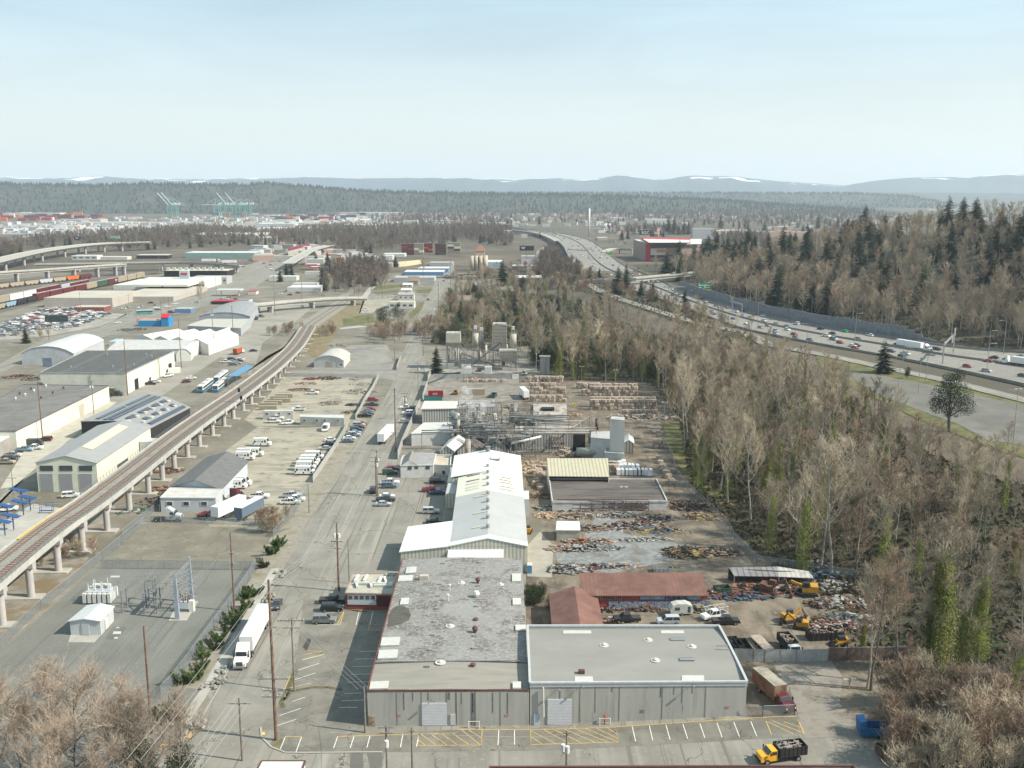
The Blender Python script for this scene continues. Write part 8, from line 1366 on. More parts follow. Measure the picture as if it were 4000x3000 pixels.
for t,x,y,n_,r_,lab,P_,s0,s1,ix in(('B',1130,1500,16,16,'brown bare shrub on the bank above the gravel lot',sP,1.,1.7,None),('B',620,1470,10,9,'brown shrub between the railway and the gravel lot',sP,.7,1.2,None),('F',75,1600,5,5,'bare shrub beside the dark container trailer',sP,.7,1.,None),('F',200,1560,4,4,'bare shrub beside the chain-link corner of the van lot',sP,.6,.9,None),('K',190,480,6,4,'green bramble bush between the two concrete warehouses',evP,.5,.8,1),('B',1570,1490,24,22,'brown shrub on the slope right of the street',sP,.9,1.8,None),('Q',700,250,22,30,'brown shrub above the concrete plant',sP,1.,1.8,None),('B',950,1000,10,26,'bare shrub beside the railway lane',sP,1.1,1.9,None),('I',560,200,4,6,'dry reddish shrub under the viaduct columns',sP,.5,.8,None),('I',380,260,3,4,'dry yellow shrub under the near viaduct columns',sP,.4,.6,None),('B',250,1450,12,16,'slim sapling in the row between the lane and the railway',sP,.7,1.1,None),('A',370,1500,3,6,'reddish shrub beside the salvage yard',sP,.8,1,None)):
 p=G(t,x,y)
 for k in rg(n_):
  a=rt.un(0,2*pi);d_=r_*rt.random()**.5;plant(P_,(p.x+cos(a)*d_*.7,p.y+sin(a)*d_*1.6),lab,lab+'s' if not lab.endswith('s')else lab,rt.un(s0,s1),rt,ix)
def gn_stuff(name,pts,src,smin,smax):
 me=bpy.data.meshes.new(name);me.from_pydata([(x,y,ZG(x,y)-.1)for x,y,*_ in pts],[],[]);o=bpy.data.objects.new(name,me);COL.objects.link(o);o['kind']='stuff'
 at=me.attributes.new('sz','FLOAT','POINT');at.data.foreach_set('value',[(q[2]if len(q)>2 else rt.un(smin,smax))for q in pts])
 ng=bpy.data.node_groups.new(name,'GeometryNodeTree');ng.interface.new_socket('Geometry',in_out='INPUT',socket_type='NodeSocketGeometry');ng.interface.new_socket('Geometry',in_out='OUTPUT',socket_type='NodeSocketGeometry')
 N_=ng.nodes;gi=N_.new('NodeGroupInput');go=N_.new('NodeGroupOutput');ji=N_.new('GeometryNodeJoinGeometry');ng.links.new(ji.outputs[0],go.inputs[0])
 rv=N_.new('FunctionNodeRandomValue');rv.data_type='FLOAT_VECTOR';_I(rv,1,(0,0,6.28));na=N_.new('GeometryNodeInputNamedAttribute');na.data_type='FLOAT';_I(na,0,'sz')
 for tree in src:
  gs=N_.new('GeometryNodeJoinGeometry')
  for c in kids(tree):
   oi=N_.new('GeometryNodeObjectInfo');_I(oi,0,c);oi.transform_space='ORIGINAL';ng.links.new(oi.outputs['Geometry'],gs.inputs[0])
  ip=N_.new('GeometryNodeInstanceOnPoints');ng.links.new(gi.outputs[0],ip.inputs['Points']);ng.links.new(gs.outputs[0],ip.inputs['Instance']);ng.links.new(rv.outputs[0],ip.inputs['Rotation']);ng.links.new(na.outputs[0],ip.inputs['Scale'])
  if len(src)>1:
   rb=N_.new('FunctionNodeRandomValue');rb.data_type='INT';_I(rb,4,0);_I(rb,5,len(src)-1);_I(rb,'Seed',3);cmpn=N_.new('FunctionNodeCompare');cmpn.data_type='INT';cmpn.operation='EQUAL';ng.links.new(rb.outputs[2],cmpn.inputs[2]);_I(cmpn,3,src.index(tree));ng.links.new(cmpn.outputs[0],ip.inputs['Selection'])
  ng.links.new(ip.outputs[0],ji.inputs[0])
 md=o.modifiers.new('scatter','NODES');md.node_group=ng;return o
if rest:gn_stuff('bare_wood',rest,bP[:4],.5,.8)
def litter(name,polys,n,mat,hs,seed):
 r2=random.Random(seed);mb=MB()
 for poly in polys:
  for x,y in SC_(poly,n,.35,r2):
   z=ZG(x,y);h=r2.un(*hs);
   for _ in rg(2):a=r2.un(0,6.28);w_=h*r2.un(.5,1.1);k=len(mb.v);mb.v+=[(x-cos(a)*w_,y-sin(a)*w_,z),(x+cos(a)*w_*.4+r2.un(-.3,.3),y+sin(a)*w_*.4,z+h*r2.un(.2,.6)),(x+r2.un(-.4,.4),y+r2.un(-.4,.4),z+h)];mb.f.append((k,k+1,k+2))
 tag(mb.bd(name,mat),None,None,kind='stuff')
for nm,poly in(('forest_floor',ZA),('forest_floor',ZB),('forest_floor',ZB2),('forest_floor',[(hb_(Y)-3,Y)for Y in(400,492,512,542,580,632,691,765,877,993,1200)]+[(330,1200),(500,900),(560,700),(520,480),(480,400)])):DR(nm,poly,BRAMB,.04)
ZCn=[(hb_(Y),Y)for Y in(440,492,542,632,765,877)]+[(hb_(Y)+90,Y)for Y in(877,765,632,542,460)]
litter('brambles',[ZA],12000,M('bramble_brown',(.10,.075,.05),.95,.35,.3),(.3,1.3),1);litter('undergrowth',[ZA,ZB],3500,M('bramble_green',(.065,.075,.025),.95,.35,.4),(.3,1.2),2);litter('brambles',[ZB,ZB2,ZCn],3500,MATS['bramble_brown'],(.5,1.8),3)  # brown brambles darkened in colour too, for the shadowed gaps in the wood
def band(t,pts,n,smin,smax,rr_):
 poly=[(p.x,p.y)for p in gp(t,*pts)];return[(x,y,rr_.un(smin,smax)*1.3)for x,y in SC_(poly,n*3,6,rr_)]
rv_=random.Random(5);bands=[]
for t,pts,n in(('A',(0,740,400,660,1000,620,1700,560,2212,600,2212,700,1500,740,1050,760,640,700,300,750),420),('B',(0,620,700,560,1300,560,1900,560,2212,600,2212,730,1800,680,1300,760,700,790,650,700,250,720,0,720),520),('B',(1000,470,1500,430,2212,430,2212,540,1500,540,1000,520),240),('C',(0,420,600,380,1600,360,2212,370,2212,520,1700,480,1100,520,700,560,300,520,0,540),500),('D',(0,430,800,400,1300,470,900,560,0,560),260),('B',(850,880,1150,940,1100,1100,850,1130,600,1130,560,1000),60),('C',(900,440,1500,420,2212,440,2212,560,1760,560,1500,500,1000,500),160),('C',(820,560,1560,560,1560,640,1040,645,820,640),50),('C',(1700,640,2212,640,2212,740,1950,780),50),('B',(1700,560,2212,560,2212,640,1800,660),60),('C',(330,760,460,900,600,1010,330,1030,200,960),40),('A',(0,720,200,780,0,830),30)):bands+=band(t,pts,n,.5,.85,rv_)
farP=[BT(71,18,7,M('far_twigs',(.17,.135,.11),.95,.2,.05),BARKD,tr=.11,limbs=10,subs=6,tw=6,clear=.15),BT(72,16,7.5,MATS['far_twigs'],BARKD,tr=.12,limbs=9,subs=6,tw=6,clear=.12)]
for k in rg(2):p=G('B',700+k*60,800);plant(farP,(p.x,p.y),['left','right'][k]+' broad leafless tree behind the equipment yard',None,1.,rt,k)
gn_stuff('valley_woods',bands,farP+farP[:0],.7,1.1);gn_stuff('valley_conifers',[b for b in bands if rv_.random()<.12],[conP[2]],.5,.9)
# == FREEWAY SIGNS, BRIDGES
GREEN=M('sign_green',(.01,.30,.17),.5,0);AMB=M('sign_amber',(.60,.36,.03),.5,0)
def GT(t,xa,ya,xb,yb,ytop,lab,boards,zz=1.0,back=False):
 a,b=GF(t,xa,ya),GF(t,xb,yb);h=ZT(a,t,xa,ytop);b.z=a.z;o=TG('sign_gantry',lab,'sign gantry',a);mb=MB()
 for q in(a,b)if(a-b).length>16 else(a,):mb.beam(q,V3((q.x,q.y,h)),.5,.5)
 mb.beam(V3((a.x,a.y,h)),V3((b.x,b.y,h)),.5,1.0);mb.bd('frame',GV_,o);d=(b-a);d.z=0;an=atan2(d.y,d.x)
 for u,w_,hh,dz,m_,tx in boards:
  q=a.lerp(b,u);n_=V3((d.y,-d.x,0)).normalized();n_=n_ if n_.y<0 else-n_;q=V3((q.x,q.y,h+dz))+n_*.5;s=MB();s.box((0,0,0),(w_,.15,hh));bo=s.bd('sign_panel',m_,o,org=(0,0,0));bo.location=q-o.location;bo.rotation_euler.z=an if d.x>0 else an+pi
  if tx:tt=MB();tt.box((.4,-.12,hh*.2),(w_*.5,.06,hh*.09));tt.box((0,-.12,-hh*.08),(w_*.75,.06,hh*.1));tt.ball((-w_*.3,-.12,hh*.2),hh*.12,1,.3,1);tt.bd('sign_lettering',WP,bo,org=(0,0,0));MB().box((0,-.1,-hh*.42),(w_,.1,hh*.2)).bd('amber_strip',AMB,bo,org=(0,0,0))
GT('C',1350,1115,1720,1115,1062,'gantry with two green exit signs and a white panel under the overpass',((.12,3.6,2.6,0,GV_,''),(.77,6.4,6.2,0,GREEN,1),(.91,6.4,6.2,0,GREEN,1)))
GT('C',1985,1325,1900,1300,1215,'cantilever sign with white back panel over the near lanes',((1.,4.5,4.,1.5,GV_,''),));GT('H',1508,160,1600,60,-12,'grey cantilever gantry with blank sign back at the right',((.9,6,4,1.5,GV_,''),(.7,6,3,-1.5,GV_,'')))
GT('C',660,800,480,790,750,'dark gantry spanning the far freeway lanes',());GT('C',800,800,890,800,775,'green exit sign above the far ramp near the casino',((.5,7,3,0,GREEN,''),(.6,6,2,-3,AMB,'')))
def bridge(name,lab,top,w_,th,piers,t,mat=CONC,rail=True,pr=1.1,dirn=None,cat='bridge'):
 """top: list of deck centre points"""
 o=TG(name,lab,cat,(top[0].x,top[0].y,0));ns=[];
 for i,p in en_(top):d=top[min(i+1,len(top)-1)]-top[max(i-1,0)];ns.append(V3((-d.y,d.x,0)).normalized()*w_/2)
 mb=MB();g=MB()
 for i in rg(len(top)-1):
  mb.slab(top[i]-ns[i],top[i]+ns[i],top[i+1]+ns[i+1],top[i+1]-ns[i+1],.5)
  for s in(-1,1):g.beam(top[i]+ns[i]*s+V3((0,0,.45)),top[i+1]+ns[i+1]*s+V3((0,0,.45)),.3,.95);g.beam(top[i]+ns[i]*s*.7+V3((0,0,-.5-th/2)),top[i+1]+ns[i+1]*s*.7+V3((0,0,-.5-th/2)),.6,th)
 fx(mb.bd('deck',mat,o));g.bd('girder',M('girder_concrete'),o)
 for u in piers:
  s=u*(len(top)-1);i=min(int(s),len(top)-2);p=top[i].lerp(top[i+1],s-i);n_=ns[i];z0=max(0,ZG(p.x,p.y));mb=MB();mb.beam(p-n_*.8+V3((0,0,-.9-th)),p+n_*.8+V3((0,0,-.9-th)),1.6,1.4)
  for k in((-.45,.45)if w_>8 else(0,)):q=p+n_*k;mb.tube((q.x,q.y,z0-.5),(q.x,q.y,p.z-th-.6),pr,n=10)
  mb.bd('pier',PIER,o)
 return o
q0,q1,q2,q3=G('C',590,1012,11),G('C',1060,990,14.5),G('C',1640,935,17),G('C',1790,905,17.5)
bridge('overpass','concrete flyover crossing the freeway on two tall piers',[q0,q1,q2,q3,q3+(q3-q2)*2.5],8,1.9,(.31,.62),'C',pr=1.3)
PV_('pickup','white','C',0,0,5,'white pickup crossing the flyover',zz=15.7,world=G('C',1415,945,15.6));PV_('fartruck','blue','C',0,0,8,'blue and white truck at the right end of the flyover',zz=17.6,world=G('C',1745,915,17.6))
a,b=G('C',1640,1065,14),G('C',1780,1000,17);bridge('brown_ramp','rusty brown sloping ramp beside the green signs',[a,b],4,1.,(.5,),'C',mat=M('ramp_rust',(.30,.16,.09),.9,.2))
road=[G('B',-200,1240,6.5),G('B',60,1215,6.5),G('B',300,1190,6.5),G('B',600,1168,6.5),G('B',800,1160,6),G('B',945,1160,5)]
bridge('road_bridge','low concrete road bridge crossing over the railway',road,9,1.3,(.25,.52,.85),'B')
DR('side_road',gp('B',930,1150,1100,1140,1300,1130,1440,1140,1470,1180,1420,1170,1200,1160,1000,1175,930,1175),ASPH,.06)
def elev(t,pts,z):return[G(t,pts[i],pts[i+1],z)for i in rg(0,len(pts),2)]
bridge('elevated_highway','broad elevated highway with arched concrete side spans at the left',smooth(elev('A',(-300,900,0,830,300,760,600,715,850,690,1100,680,1300,676),13),2),24,2.5,(.12,.2,.28,.36,.46,.56,.66,.76),'A',pr=1.6)
bridge('elevated_ramp','nearer elevated ramp on single columns over the rail yard',smooth(elev('A',(-300,965,0,938,400,915,800,885,1075,868),12),2),9,1.6,(.13,.24,.36,.5,.62,.74,.86,.97),'A',pr=1.3)
bridge('elevated_ramp','flat elevated ramp passing behind the tall light mast',smooth(elev('A',(300,870,800,862,1200,855,1600,850,1900,862,2100,880),9),2),10,1.5,(.2,.35,.5,.62,.75,.88),'A',pr=1.2)
PV_('trailer','white','A',0,0,0,'white trailer truck on the flat elevated ramp',world=G('A',1860,850,9.2),zz=9.1);PV_('trailer','white','A',0,0,0,'second white trailer truck on the elevated ramp at its right end',world=G('A',2040,862,9.2),zz=9.1);PV_('tractor','white','A',0,0,0,'white truck cab between the two trailers on the ramp',world=G('A',1870,850,9.2)+V3((2,0,0)),zz=9.1)
bridge('elevated_highway','elevated freeway viaduct on many piers curving away beyond the billboards',smooth(elev('C',(-60,573,100,580,250,600,330,630,400,665),7),2),16,3,tp(k/14 for k in rg(1,14)),'C',pr=1.4)
bridge('curved_ramp','curved freeway ramp swinging in front of the casino',smooth(elev('C',(800,760,850,735,940,733,1050,738),7),2),8,1.5,(.3,.6,.9),'C')
RB_('ramp_road',gp('C',440,700,300,715,240,750,230,790,260,850,330,900,320,1000),9,ASPH,.3);RB_('railway_bed',gp('B',1440,900,1200,870,1000,950,850,1080,700,1180),8,BAL,.08)
bridge('arch_bridge','concrete road bridge rising past the maroon retaining wall',smooth(elev('B',(280,860,400,790,470,745,600,712,640,705),8),2),14,1.6,(.3,.5,.7,.9),'B');o=TG('retaining_wall','maroon painted retaining wall at the bridge approach','retaining wall',G('B',280,780));MB().prism(gp('B',280,790,460,740,465,745,285,798),0,11).bd('wall',M('maroon_wall',(.20,.03,.05),.8,.1),o);MB().prism(gp('B',275,810,420,770,425,780,280,822),0,9).bd('parapet',CONC,o)
# == BILLBOARDS
def BB(t,x0,y0,x1,y1,yb,lab,mat,txt='',tc=None,legs=1):
 b=G(t,(x0+x1)/2,yb);s=b.y;z0,z1=ZT(b,t,x0,y1),ZT(b,t,x0,y0);r0,r1=ray(t,x0,y0),ray(t,x1,y0);w_=(r1.x/r1.y-r0.x/r0.y)*s;o=TG('billboard',lab,'billboard',b);MB().box((b.x,b.y,(z0+z1)/2),(w_,.4,z1-z0)).bd('panel',mat,o);mb=MB()
 for k in rg(legs):mb.tube((b.x+(0 if legs==1 else(-.25+.5*k)*w_),b.y+.4,-.2),(b.x+(0 if legs==1 else(-.25+.5*k)*w_),b.y+.4,z0),.5,n=8)
 mb.bd('post',SL_,o)
 if txt:mb=MB();[mb.box((b.x-w_*.25,b.y-.3,z0+(z1-z0)*u),(w_*v,.1,(z1-z0)*.12))for u,v in((.68,.3),(.42,.2))];mb.bd('lettering',WP,o)
 return o
BB('A',395,1308,592,1365,1410,'black billboard on two legs in the salvage yard',M('bb_green',(.045,.06,.06),.6,.3,.6),'',None,2);BB('A',646,630,735,658,700,'black billboard beyond the elevated highway',DARK,1);BB('A',958,622,1045,648,730,'green and white billboard beyond the elevated highway',M('bb_pale',(.25,.40,.33),.6,.2,.05));BB('C',65,708,190,750,865,'black billboard with small lettering and red base line by the freeway',DARK,1);BB('C',78,605,133,640,760,'colourful square billboard above the viaduct',M('bb_col',(.5,.5,.45),.6,0,c2=(.5,.2,.05),s2=.05,t2=.5));BB('C',82,825,180,862,880,'white and pink low billboard behind the store',M('bb_pink',(.6,.45,.5),.6,0))
# == CASINO AND NEARBY
hq=25;a,b,c,d=G('C',1190,700,hq),G('C',1620,700,hq),G('C',1640,655,hq),G('C',1050,655,hq)
CBR=M('casino_brown',(.30,.22,.19),.8,.08);o=flat('casino','large brown casino block with red roof band and white billboard',[G('C',1190,700,hq),G('C',1640,695,hq),G('C',1640,650,hq),G('C',1050,655,hq)],hq,CBR,WHT,.3,cat='casino');z=gz([a]);RD=M('casino_red',(.42,.015,.03),.6,.05)
MB().prism(gp('C',1180,692,1540,690,1540,665,1120,655,z=hq),hq,hq+3.4).bd('red_penthouse',RD,o);MB().prism(gp('C',1185,685,1535,684,1535,662,1130,652,z=hq+3),hq+3.4,hq+3.7).bd('penthouse_roof',WHT,o);P,Q=V3((a.x,a.y,0)),V3((G('C',1640,695,hq).x,G('C',1640,695,hq).y,0));f=P-V3((0,0,0))
rect(o,'screen_frame',M('bb_green'),'C',1195,700,1600,722,P,Q,.6);s_=rect(o,'screen',M('screen_white',(.60,.56,.53),.5,0),'C',1196,732,1330,786,P,Q,.8);rect(o,'red_panel',RD,'C',1150,690,1192,860,P,Q,.5);rect(o,'blue_window',M('dark_blue',(.04,.07,.12),.3,.1),'C',1290,820,1480,835,P,Q,.5);rect(o,'base_wall',RD,'C',1192,835,1290,860,P,Q,.3);rect(o,'base_wall',M('bb_green'),'C',1192,790,1480,806,P,Q,.6)
q=W('C',1263,752,P,Q,1.2);MB().box((q.x,q.y,q.z),(26,.1,3.5)).bd('red_lettering',M('pink_ink',(.6,.2,.15),.6,0),o)
b=G('C',1150,850);z0,z1=17,ZT(G('C',1150,690),'C',1150,570);o2=TG('casino_sign','black crowned sign tower reading EQC behind the casino roof','sign',G('C',1150,690));b=G('C',1150,690);zt_=ZT(b,'C',1150,575);zb_=ZT(b,'C',1150,615);MB().box((b.x,b.y,(zt_+zb_)/2),(22,1,zt_-zb_)).bd('panel',DARK,o2);text('EQC',(zt_-zb_)*.85,(b.x,b.y-.8,(zt_+zb_)/2),(pi/2,0,0),WP,'lettering',o2);MB().box((b.x,b.y,zb_-2.5),(17,1,4.5)).bd('lower_panel',M('panel_tan',(.45,.35,.25),.6,0),o2);mb=MB()
for k in rg(7):mb.ball((b.x-8+k*2.7,b.y,zt_+1.8-.25*abs(k-3)),.8,n=6,m=4)
mb.bd('crown',GV_,o2);MB().tube(b,(b.x,b.y,zb_),.9).bd('post',SL_,o2)
HT_=M('hotel_grey',(.42,.42,.42),.7,.05,stripe=((0,0,1),3.4,(.3,.32,.34),.3))
def blk(t,x0,yb,x1,yt,depth,lab,wall,roof,cat='building',name='building',win=0):
 p,q=G(t,x0,yb),G(t,x1,yb);h=max(2.5,ZT(p,t,x0,yt)-p.z);q=V3((q.x,p.y,q.z));pts=[p,q,q+V3((q.x/q.y*depth*.0,depth,0)),p+V3((0,depth,0))];o=flat(name,lab,pts,h,wall,roof,cat=cat)
 if win:
  n_=win;w_=(q.x-p.x)/n_
  for k in rg(n_):MB().box((p.x+w_*(k+.5),p.y-.06,p.z+h*.55),(w_*.55,.1,h*.3)).bd('window',GS_,o)
 return o
blk('C',1560,650,1740,560,20,'grey hotel block with dark banded windows behind the casino',HT_,GR,'hotel','hotel');blk('C',30,1030,262,985,30,'brown store with white flat roof and rooftop units left of the freeway',M('store_brown',(.16,.10,.08),.8,.1),WHT,'store','store',3);blk('C',0,915,220,885,25,'dark building behind the white roofed store',M('store_dark',(.1,.09,.09),.8,.1),GR,'building');blk('C',80,835,200,800,20,'grey shed behind the pink billboard',GR,GR)
def cyl(t,x,yb,yt,r,lab,mat,name,cat,n_=12):b=G(t,x,yb);z=ZT(b,t,x,yt);o=TG(name,lab,cat,b);MB().tube(b,(b.x,b.y,z),r,n=n_).bd('shell',mat,o,smooth=True);MB().tube((b.x,b.y,z),(b.x,b.y,z+.3),r*1.05,n=n_).bd('rim',SL_,o)
cyl('C',665,620,385,2.2,'very tall slim white chimney in the valley',WHT,'tall_chimney','chimney');cyl('C',800,560,512,9,'left of the two white storage tanks in the valley',WHT,'storage_tank','tank',20);cyl('C',822,556,514,9,'right of the two white storage tanks in the valley',WHT,'storage_tank','tank',20)
# == MIDDLE DISTANCE, left and centre
blk('A',385,1240,975,1160,60,'long tan warehouse with pale roof and open loading bay by the avenue',M('tan_wall',(.38,.35,.31),.8,.06,.1),M('tan_roof',(.42,.39,.33),.8,.06,.05),'warehouse','warehouse');o=blk('A',975,1190,1500,1150,95,'tan warehouse wing with dark loading docks facing the avenue',M('tan_wall'),M('tan_roof'),'warehouse','warehouse');blk('A',640,1275,900,1240,14,'low brown brick building in front of the tan warehouse',BRICK,M('tan_roof'),'building','brick_building')
o=blk('A',980,1085,1610,1050,70,'white factory with bright humped roofs and a stubby tower',WHW,M('bright_roof'),'factory','factory')
p=G('A',1605,1085);MB().box((p.x,p.y-1,9),(9,3,18)).bd('tower',M('tower_blue',(.35,.42,.46),.7,0),o);MB().box((p.x,p.y-2.6,15),(6,.3,2)).bd('red_sign',RD,o)
for k,(x0,x1)in en_(((1170,1330),(1340,1560),(1060,1170))):a,b=G('A',x0,1060,8),G('A',x1,1060,8);MB().prism([(a.x,a.y+20),(b.x,a.y+20),(b.x,a.y+65),(a.x,a.y+65)],6,[8,8,11,11]).bd('roof_hump',M('bright_roof'),o)
blk('A',1620,1085,1770,1020,60,'white factory annex right of the stubby tower',WHW,WHT,'factory','factory',6);blk('A',1660,1040,1960,980,20,'grey shop building with dark windows right of the factory',M('shop_grey',(.36,.37,.38),.8,.05),GR,'shop','shop',8)
o=blk('A',1420,975,1965,925,28,'dark rail shed with ten white dormers and cream roof',DARK,M('cream_long_roof',(.50,.45,.36),.8,.05),'shed','rail_shed');a,b=G('A',1435,975),G('A',1950,975)
for k in rg(10):q=a.lerp(b,(k+.5)/10);MB().box((q.x,a.y-1,9),(3.6,1.6,3)).bd('dormer',WHT,o)
for q in(('A',1600,815,2200,770,40,'long green sided warehouse with white roof beyond the bridge approach',M('teal_wall',(.20,.32,.30),.8,.1),WHT),('A',620,830,840,795,20,'white office block with window band under the elevated highway',WHW,WHT),('A',870,830,1100,805,16,'cream low building beside the white office under the highway',CR_,WHT),('A',1180,820,1450,790,18,'dark low sheds with white roofs by the highway',DARK,WHT),('B',1110,830,1180,795,20,'white roofed workshop behind the excavators',WHW,WHT),('B',820,830,1040,800,18,'long white trailer office with dark windows in the equipment yard',WHW,GR),('B',890,895,1180,860,14,'long tan low shed by the parked excavators',M('tan_wall'),M('cream_long_roof')),('B',1280,965,1620,935,30,'blue warehouse with white gable roof, front one',M('blue_wall',(.10,.20,.36),.7,.08),WHT),('B',1400,935,1660,905,30,'blue warehouse with white gable roof, rear one',M('blue_wall'),WHT),('B',1190,1020,1540,985,25,'grey warehouse behind the brown gabled house',M('shop_grey'),GR),('B',1100,805,1285,780,25,'white roofed building left of the container stacks',WHW,WHT),('B',270,1105,560,1070,25,'white arched roof building behind the road bridge',WHW,WHT),('B',310,1060,520,1040,18,'grey roofed building behind the white arched one',WHW,GR),('B',110,1010,350,975,14,'pale low building left of the conifers by the avenue',WHW,WHT),('B',420,955,560,935,10,'store behind the red station canopies',WHW,GR),('B',680,940,800,925,12,'low white store right of the red canopies',WHW,WHT),('B',1500,880,1700,855,20,'long low grey shed below the container stacks',GR,GR),('B',1790,1000,1900,975,12,'brown gabled cottage right of the street top',M('cottage_brown',(.18,.14,.11),.9,.1),SHING),('B',1870,1035,1950,1010,10,'white cottage with grey roof by the tall conifer',WHW,SHING),('B',1950,1035,2070,1005,10,'grey bungalow left of the tall conifer',GR,SHING),('B',2000,900,2130,850,40,'pale blue arched warehouse behind the tan mill',M('blue_wall2',(.33,.45,.52),.7,.05),WHT),('A',1510,1290,1650,1255,10,'blue painted shop front by the avenue',M('blue_wall'),GR),('A',1830,1215,2040,1195,12,'shop with dark red awning near the fuel station',DARK,RD),('A',2140,1130,2212,1105,10,'red banded store at the fuel station',WHW,RD),('A',2040,1210,2150,1180,12,'white gabled cottage by the fuel station',WHW,SHING),('A',940,1575,1000,1545,12,'small pale shed left of the grey arched warehouse',WHW,M('blue_wall2'))):
 blk(*q[:6],q[6],q[7],q[8],'building','building',4 if 'window' in q[6]else 0)
o=blk('A',1195,1405,1390,1355,9,'blue shop with bright red canopy roof beside the avenue',M('shop_blue',(.03,.22,.45),.6,.05),M('tan_roof'),'shop','shop');a,b=G('A',1192,1398),G('A',1375,1398);MB().prism([(a.x,a.y-1.2),(b.x,a.y-1.2),(b.x,a.y),(a.x,a.y)],[2.8,2.8,4.4,4.4],[3.0,3.0,4.7,4.7]).bd('red_awning',M('awning_red',(.50,.02,.03),.6,0),o)
p=[G('A',1395,1355,5),G('A',1490,1345,5),G('A',1485,1330,5),G('A',1400,1335,5)];GB('shop_tower','blue shop tower with bright red pitched roof',[V3((G('A',1395,1408).x,G('A',1395,1408).y,0)),V3((G('A',1480,1400).x,G('A',1395,1408).y,0)),V3((G('A',1480,1400).x,G('A',1395,1408).y+9,0)),V3((G('A',1395,1408).x,G('A',1395,1408).y+9,0))],6.5,8.5,MATS['shop_blue'],MATS['awning_red'],along=False,cat='shop')
def HS(t,x0,yb,x1,yt,dep,hr,lab,wall,roof,along=True,name='house',win=2):
 p,q=G(t,x0,yb),G(t,x1,yb);q.y=p.y;h=ZT(p,t,x0,yt)-p.z;o=GB(name,lab,[p,q,q+V3((0,dep,0)),p+V3((0,dep,0))],h,h+hr,wall,roof,along=along,cat='house')
 for k in rg(win):w_=(q.x-p.x)/win;f=MB().box((p.x+w_*(k+.5),p.y-.08,p.z+h*.55),(w_*.4,.12,1.6)).bd('window',FRAME,o);g=MB().box((p.x+w_*(k+.5),p.y-.16,p.z+h*.55),(w_*.3,.1,1.3)).bd('pane',GS_,o)
 return o
HS('B',1745,1240,1862,1180,11,3.5,'teal two storey house with brown hipped roof above the concrete plant',M('teal_paint',(.24,.42,.40),.8,.06),M('brown_shingle',(.22,.17,.14),.95,.1),False);HS('B',1230,1180,1365,1130,8,1.5,'white flat roofed house, upper block, by the side road',WHW,M('roof_pinkgrey',(.35,.30,.28),.9,.1),False,win=3);HS('B',1255,1135,1345,1090,6,1.2,'white tower room of the flat roofed house',WHW,WHT,False,win=1)
blk('B',1150,1250,1365,1200,14,'white building with pale red edged roof below the flat roofed house',WHW,M('cream_roof'),'building','building',4);HS('B',1315,1050,1405,1010,9,4,'brown gabled house with steep roof behind the grass terraces',M('house_tan',(.36,.31,.26),.9,.1),M('brown_shingle'),False);HS('B',1270,1065,1350,1045,8,1.5,'small white house in front of the brown gabled house',WHW,WHT,False);HS('D',1760,570,1860,535,10,4,'brown brick house with chimney on top of the wooded hill',BRICK,M('roof_pinkgrey'),False)
for pts in((1000,1060,1270,1040,1260,1065,1030,1090),(1000,1110,1240,1085,1230,1110,1050,1130),(1370,1090,1530,1080,1500,1115,1400,1115),(1310,1310,1450,1180,1440,1250,1340,1340)):DR('grass_patch',gp('B',*pts),GRASS,.07)
RB_('driveway',gp('B',1040,1050,985,1080,960,1120,930,1160),5,CONC,.09)
b0,b1=G('B',1845,925),G('B',2003,925);zt=ZT(b0,'B',1845,795);MILL=M('mill_tan',(.46,.39,.30),.8,.08,.1);o=TG('grain_mill','tall tan concrete mill with red hipped tower roof','mill',b0);w_=b1.x-b0.x
for u in(.14,.38,.62,.86):MB().tube((b0.x+w_*u,b0.y+4,0),(b0.x+w_*u,b0.y+4,zt),w_*.14,n=14).bd('silo_bay',MILL,o,smooth=True)
MB().box((b0.x+w_/2,b0.y+8,zt/2),(w_,9,zt)).bd('wall',MILL,o);zt2=ZT(b0,'B',1900,755);MB().box((b0.x+w_*.58,b0.y+7,(zt+zt2)/2),(w_*.5,9,zt2-zt)).bd('head_house',MILL,o);zt3=ZT(b0,'B',1900,705);mb=MB();mb.box((b0.x+w_*.58,b0.y+7,(zt3+zt2)/2),(w_*.56,10,zt3-zt2),taper=.1,tx=.2);mb.bd('hipped_roof',M('mill_red',(.30,.14,.10),.8,.05),o);mb=MB()
for k in rg(5):mb.box((b0.x+w_*.5,b0.y-1.,zt*(.3+.14*k)),(2,.2,2.2))
mb.bd('window',GS_,o)
n_c=0
for x0,x1,yb,yt,cols_,lb in((1262,1368,785,690,('maroon','maroon','maroon','red'),'left'),(1370,1450,785,685,('tan','tan','white','tan'),'second'),(1452,1528,765,685,('red','maroon','orange','maroon'),'third'),(1550,1643,785,685,('maroon','green','maroon','maroon'),'fourth'),(1658,1765,770,677,('tan','tan','maroon','white'),'right')):
 b0,b1=G('B',x0,yb),G('B',x1,yb);zt=ZT(b0,'B',x0,yt);w_=b1.x-b0.x;nz_=5;hz_=zt/nz_;nx=2
 for i in rg(nx):
  for k in rg(nz_):
   cl=cols_[(i+k)%4];q=PV_('container',cl,'B',0,0,0,'%s shipping container in the %s tall stack beyond the street'%(cl,lb),'containers in the %s stack'%lb,zz=k*hz_,world=V3((b0.x+w_*(i+.5)/nx,b0.y,0)));q.scale=(w_/nx/12.1,3,hz_/2.85);n_c+=1
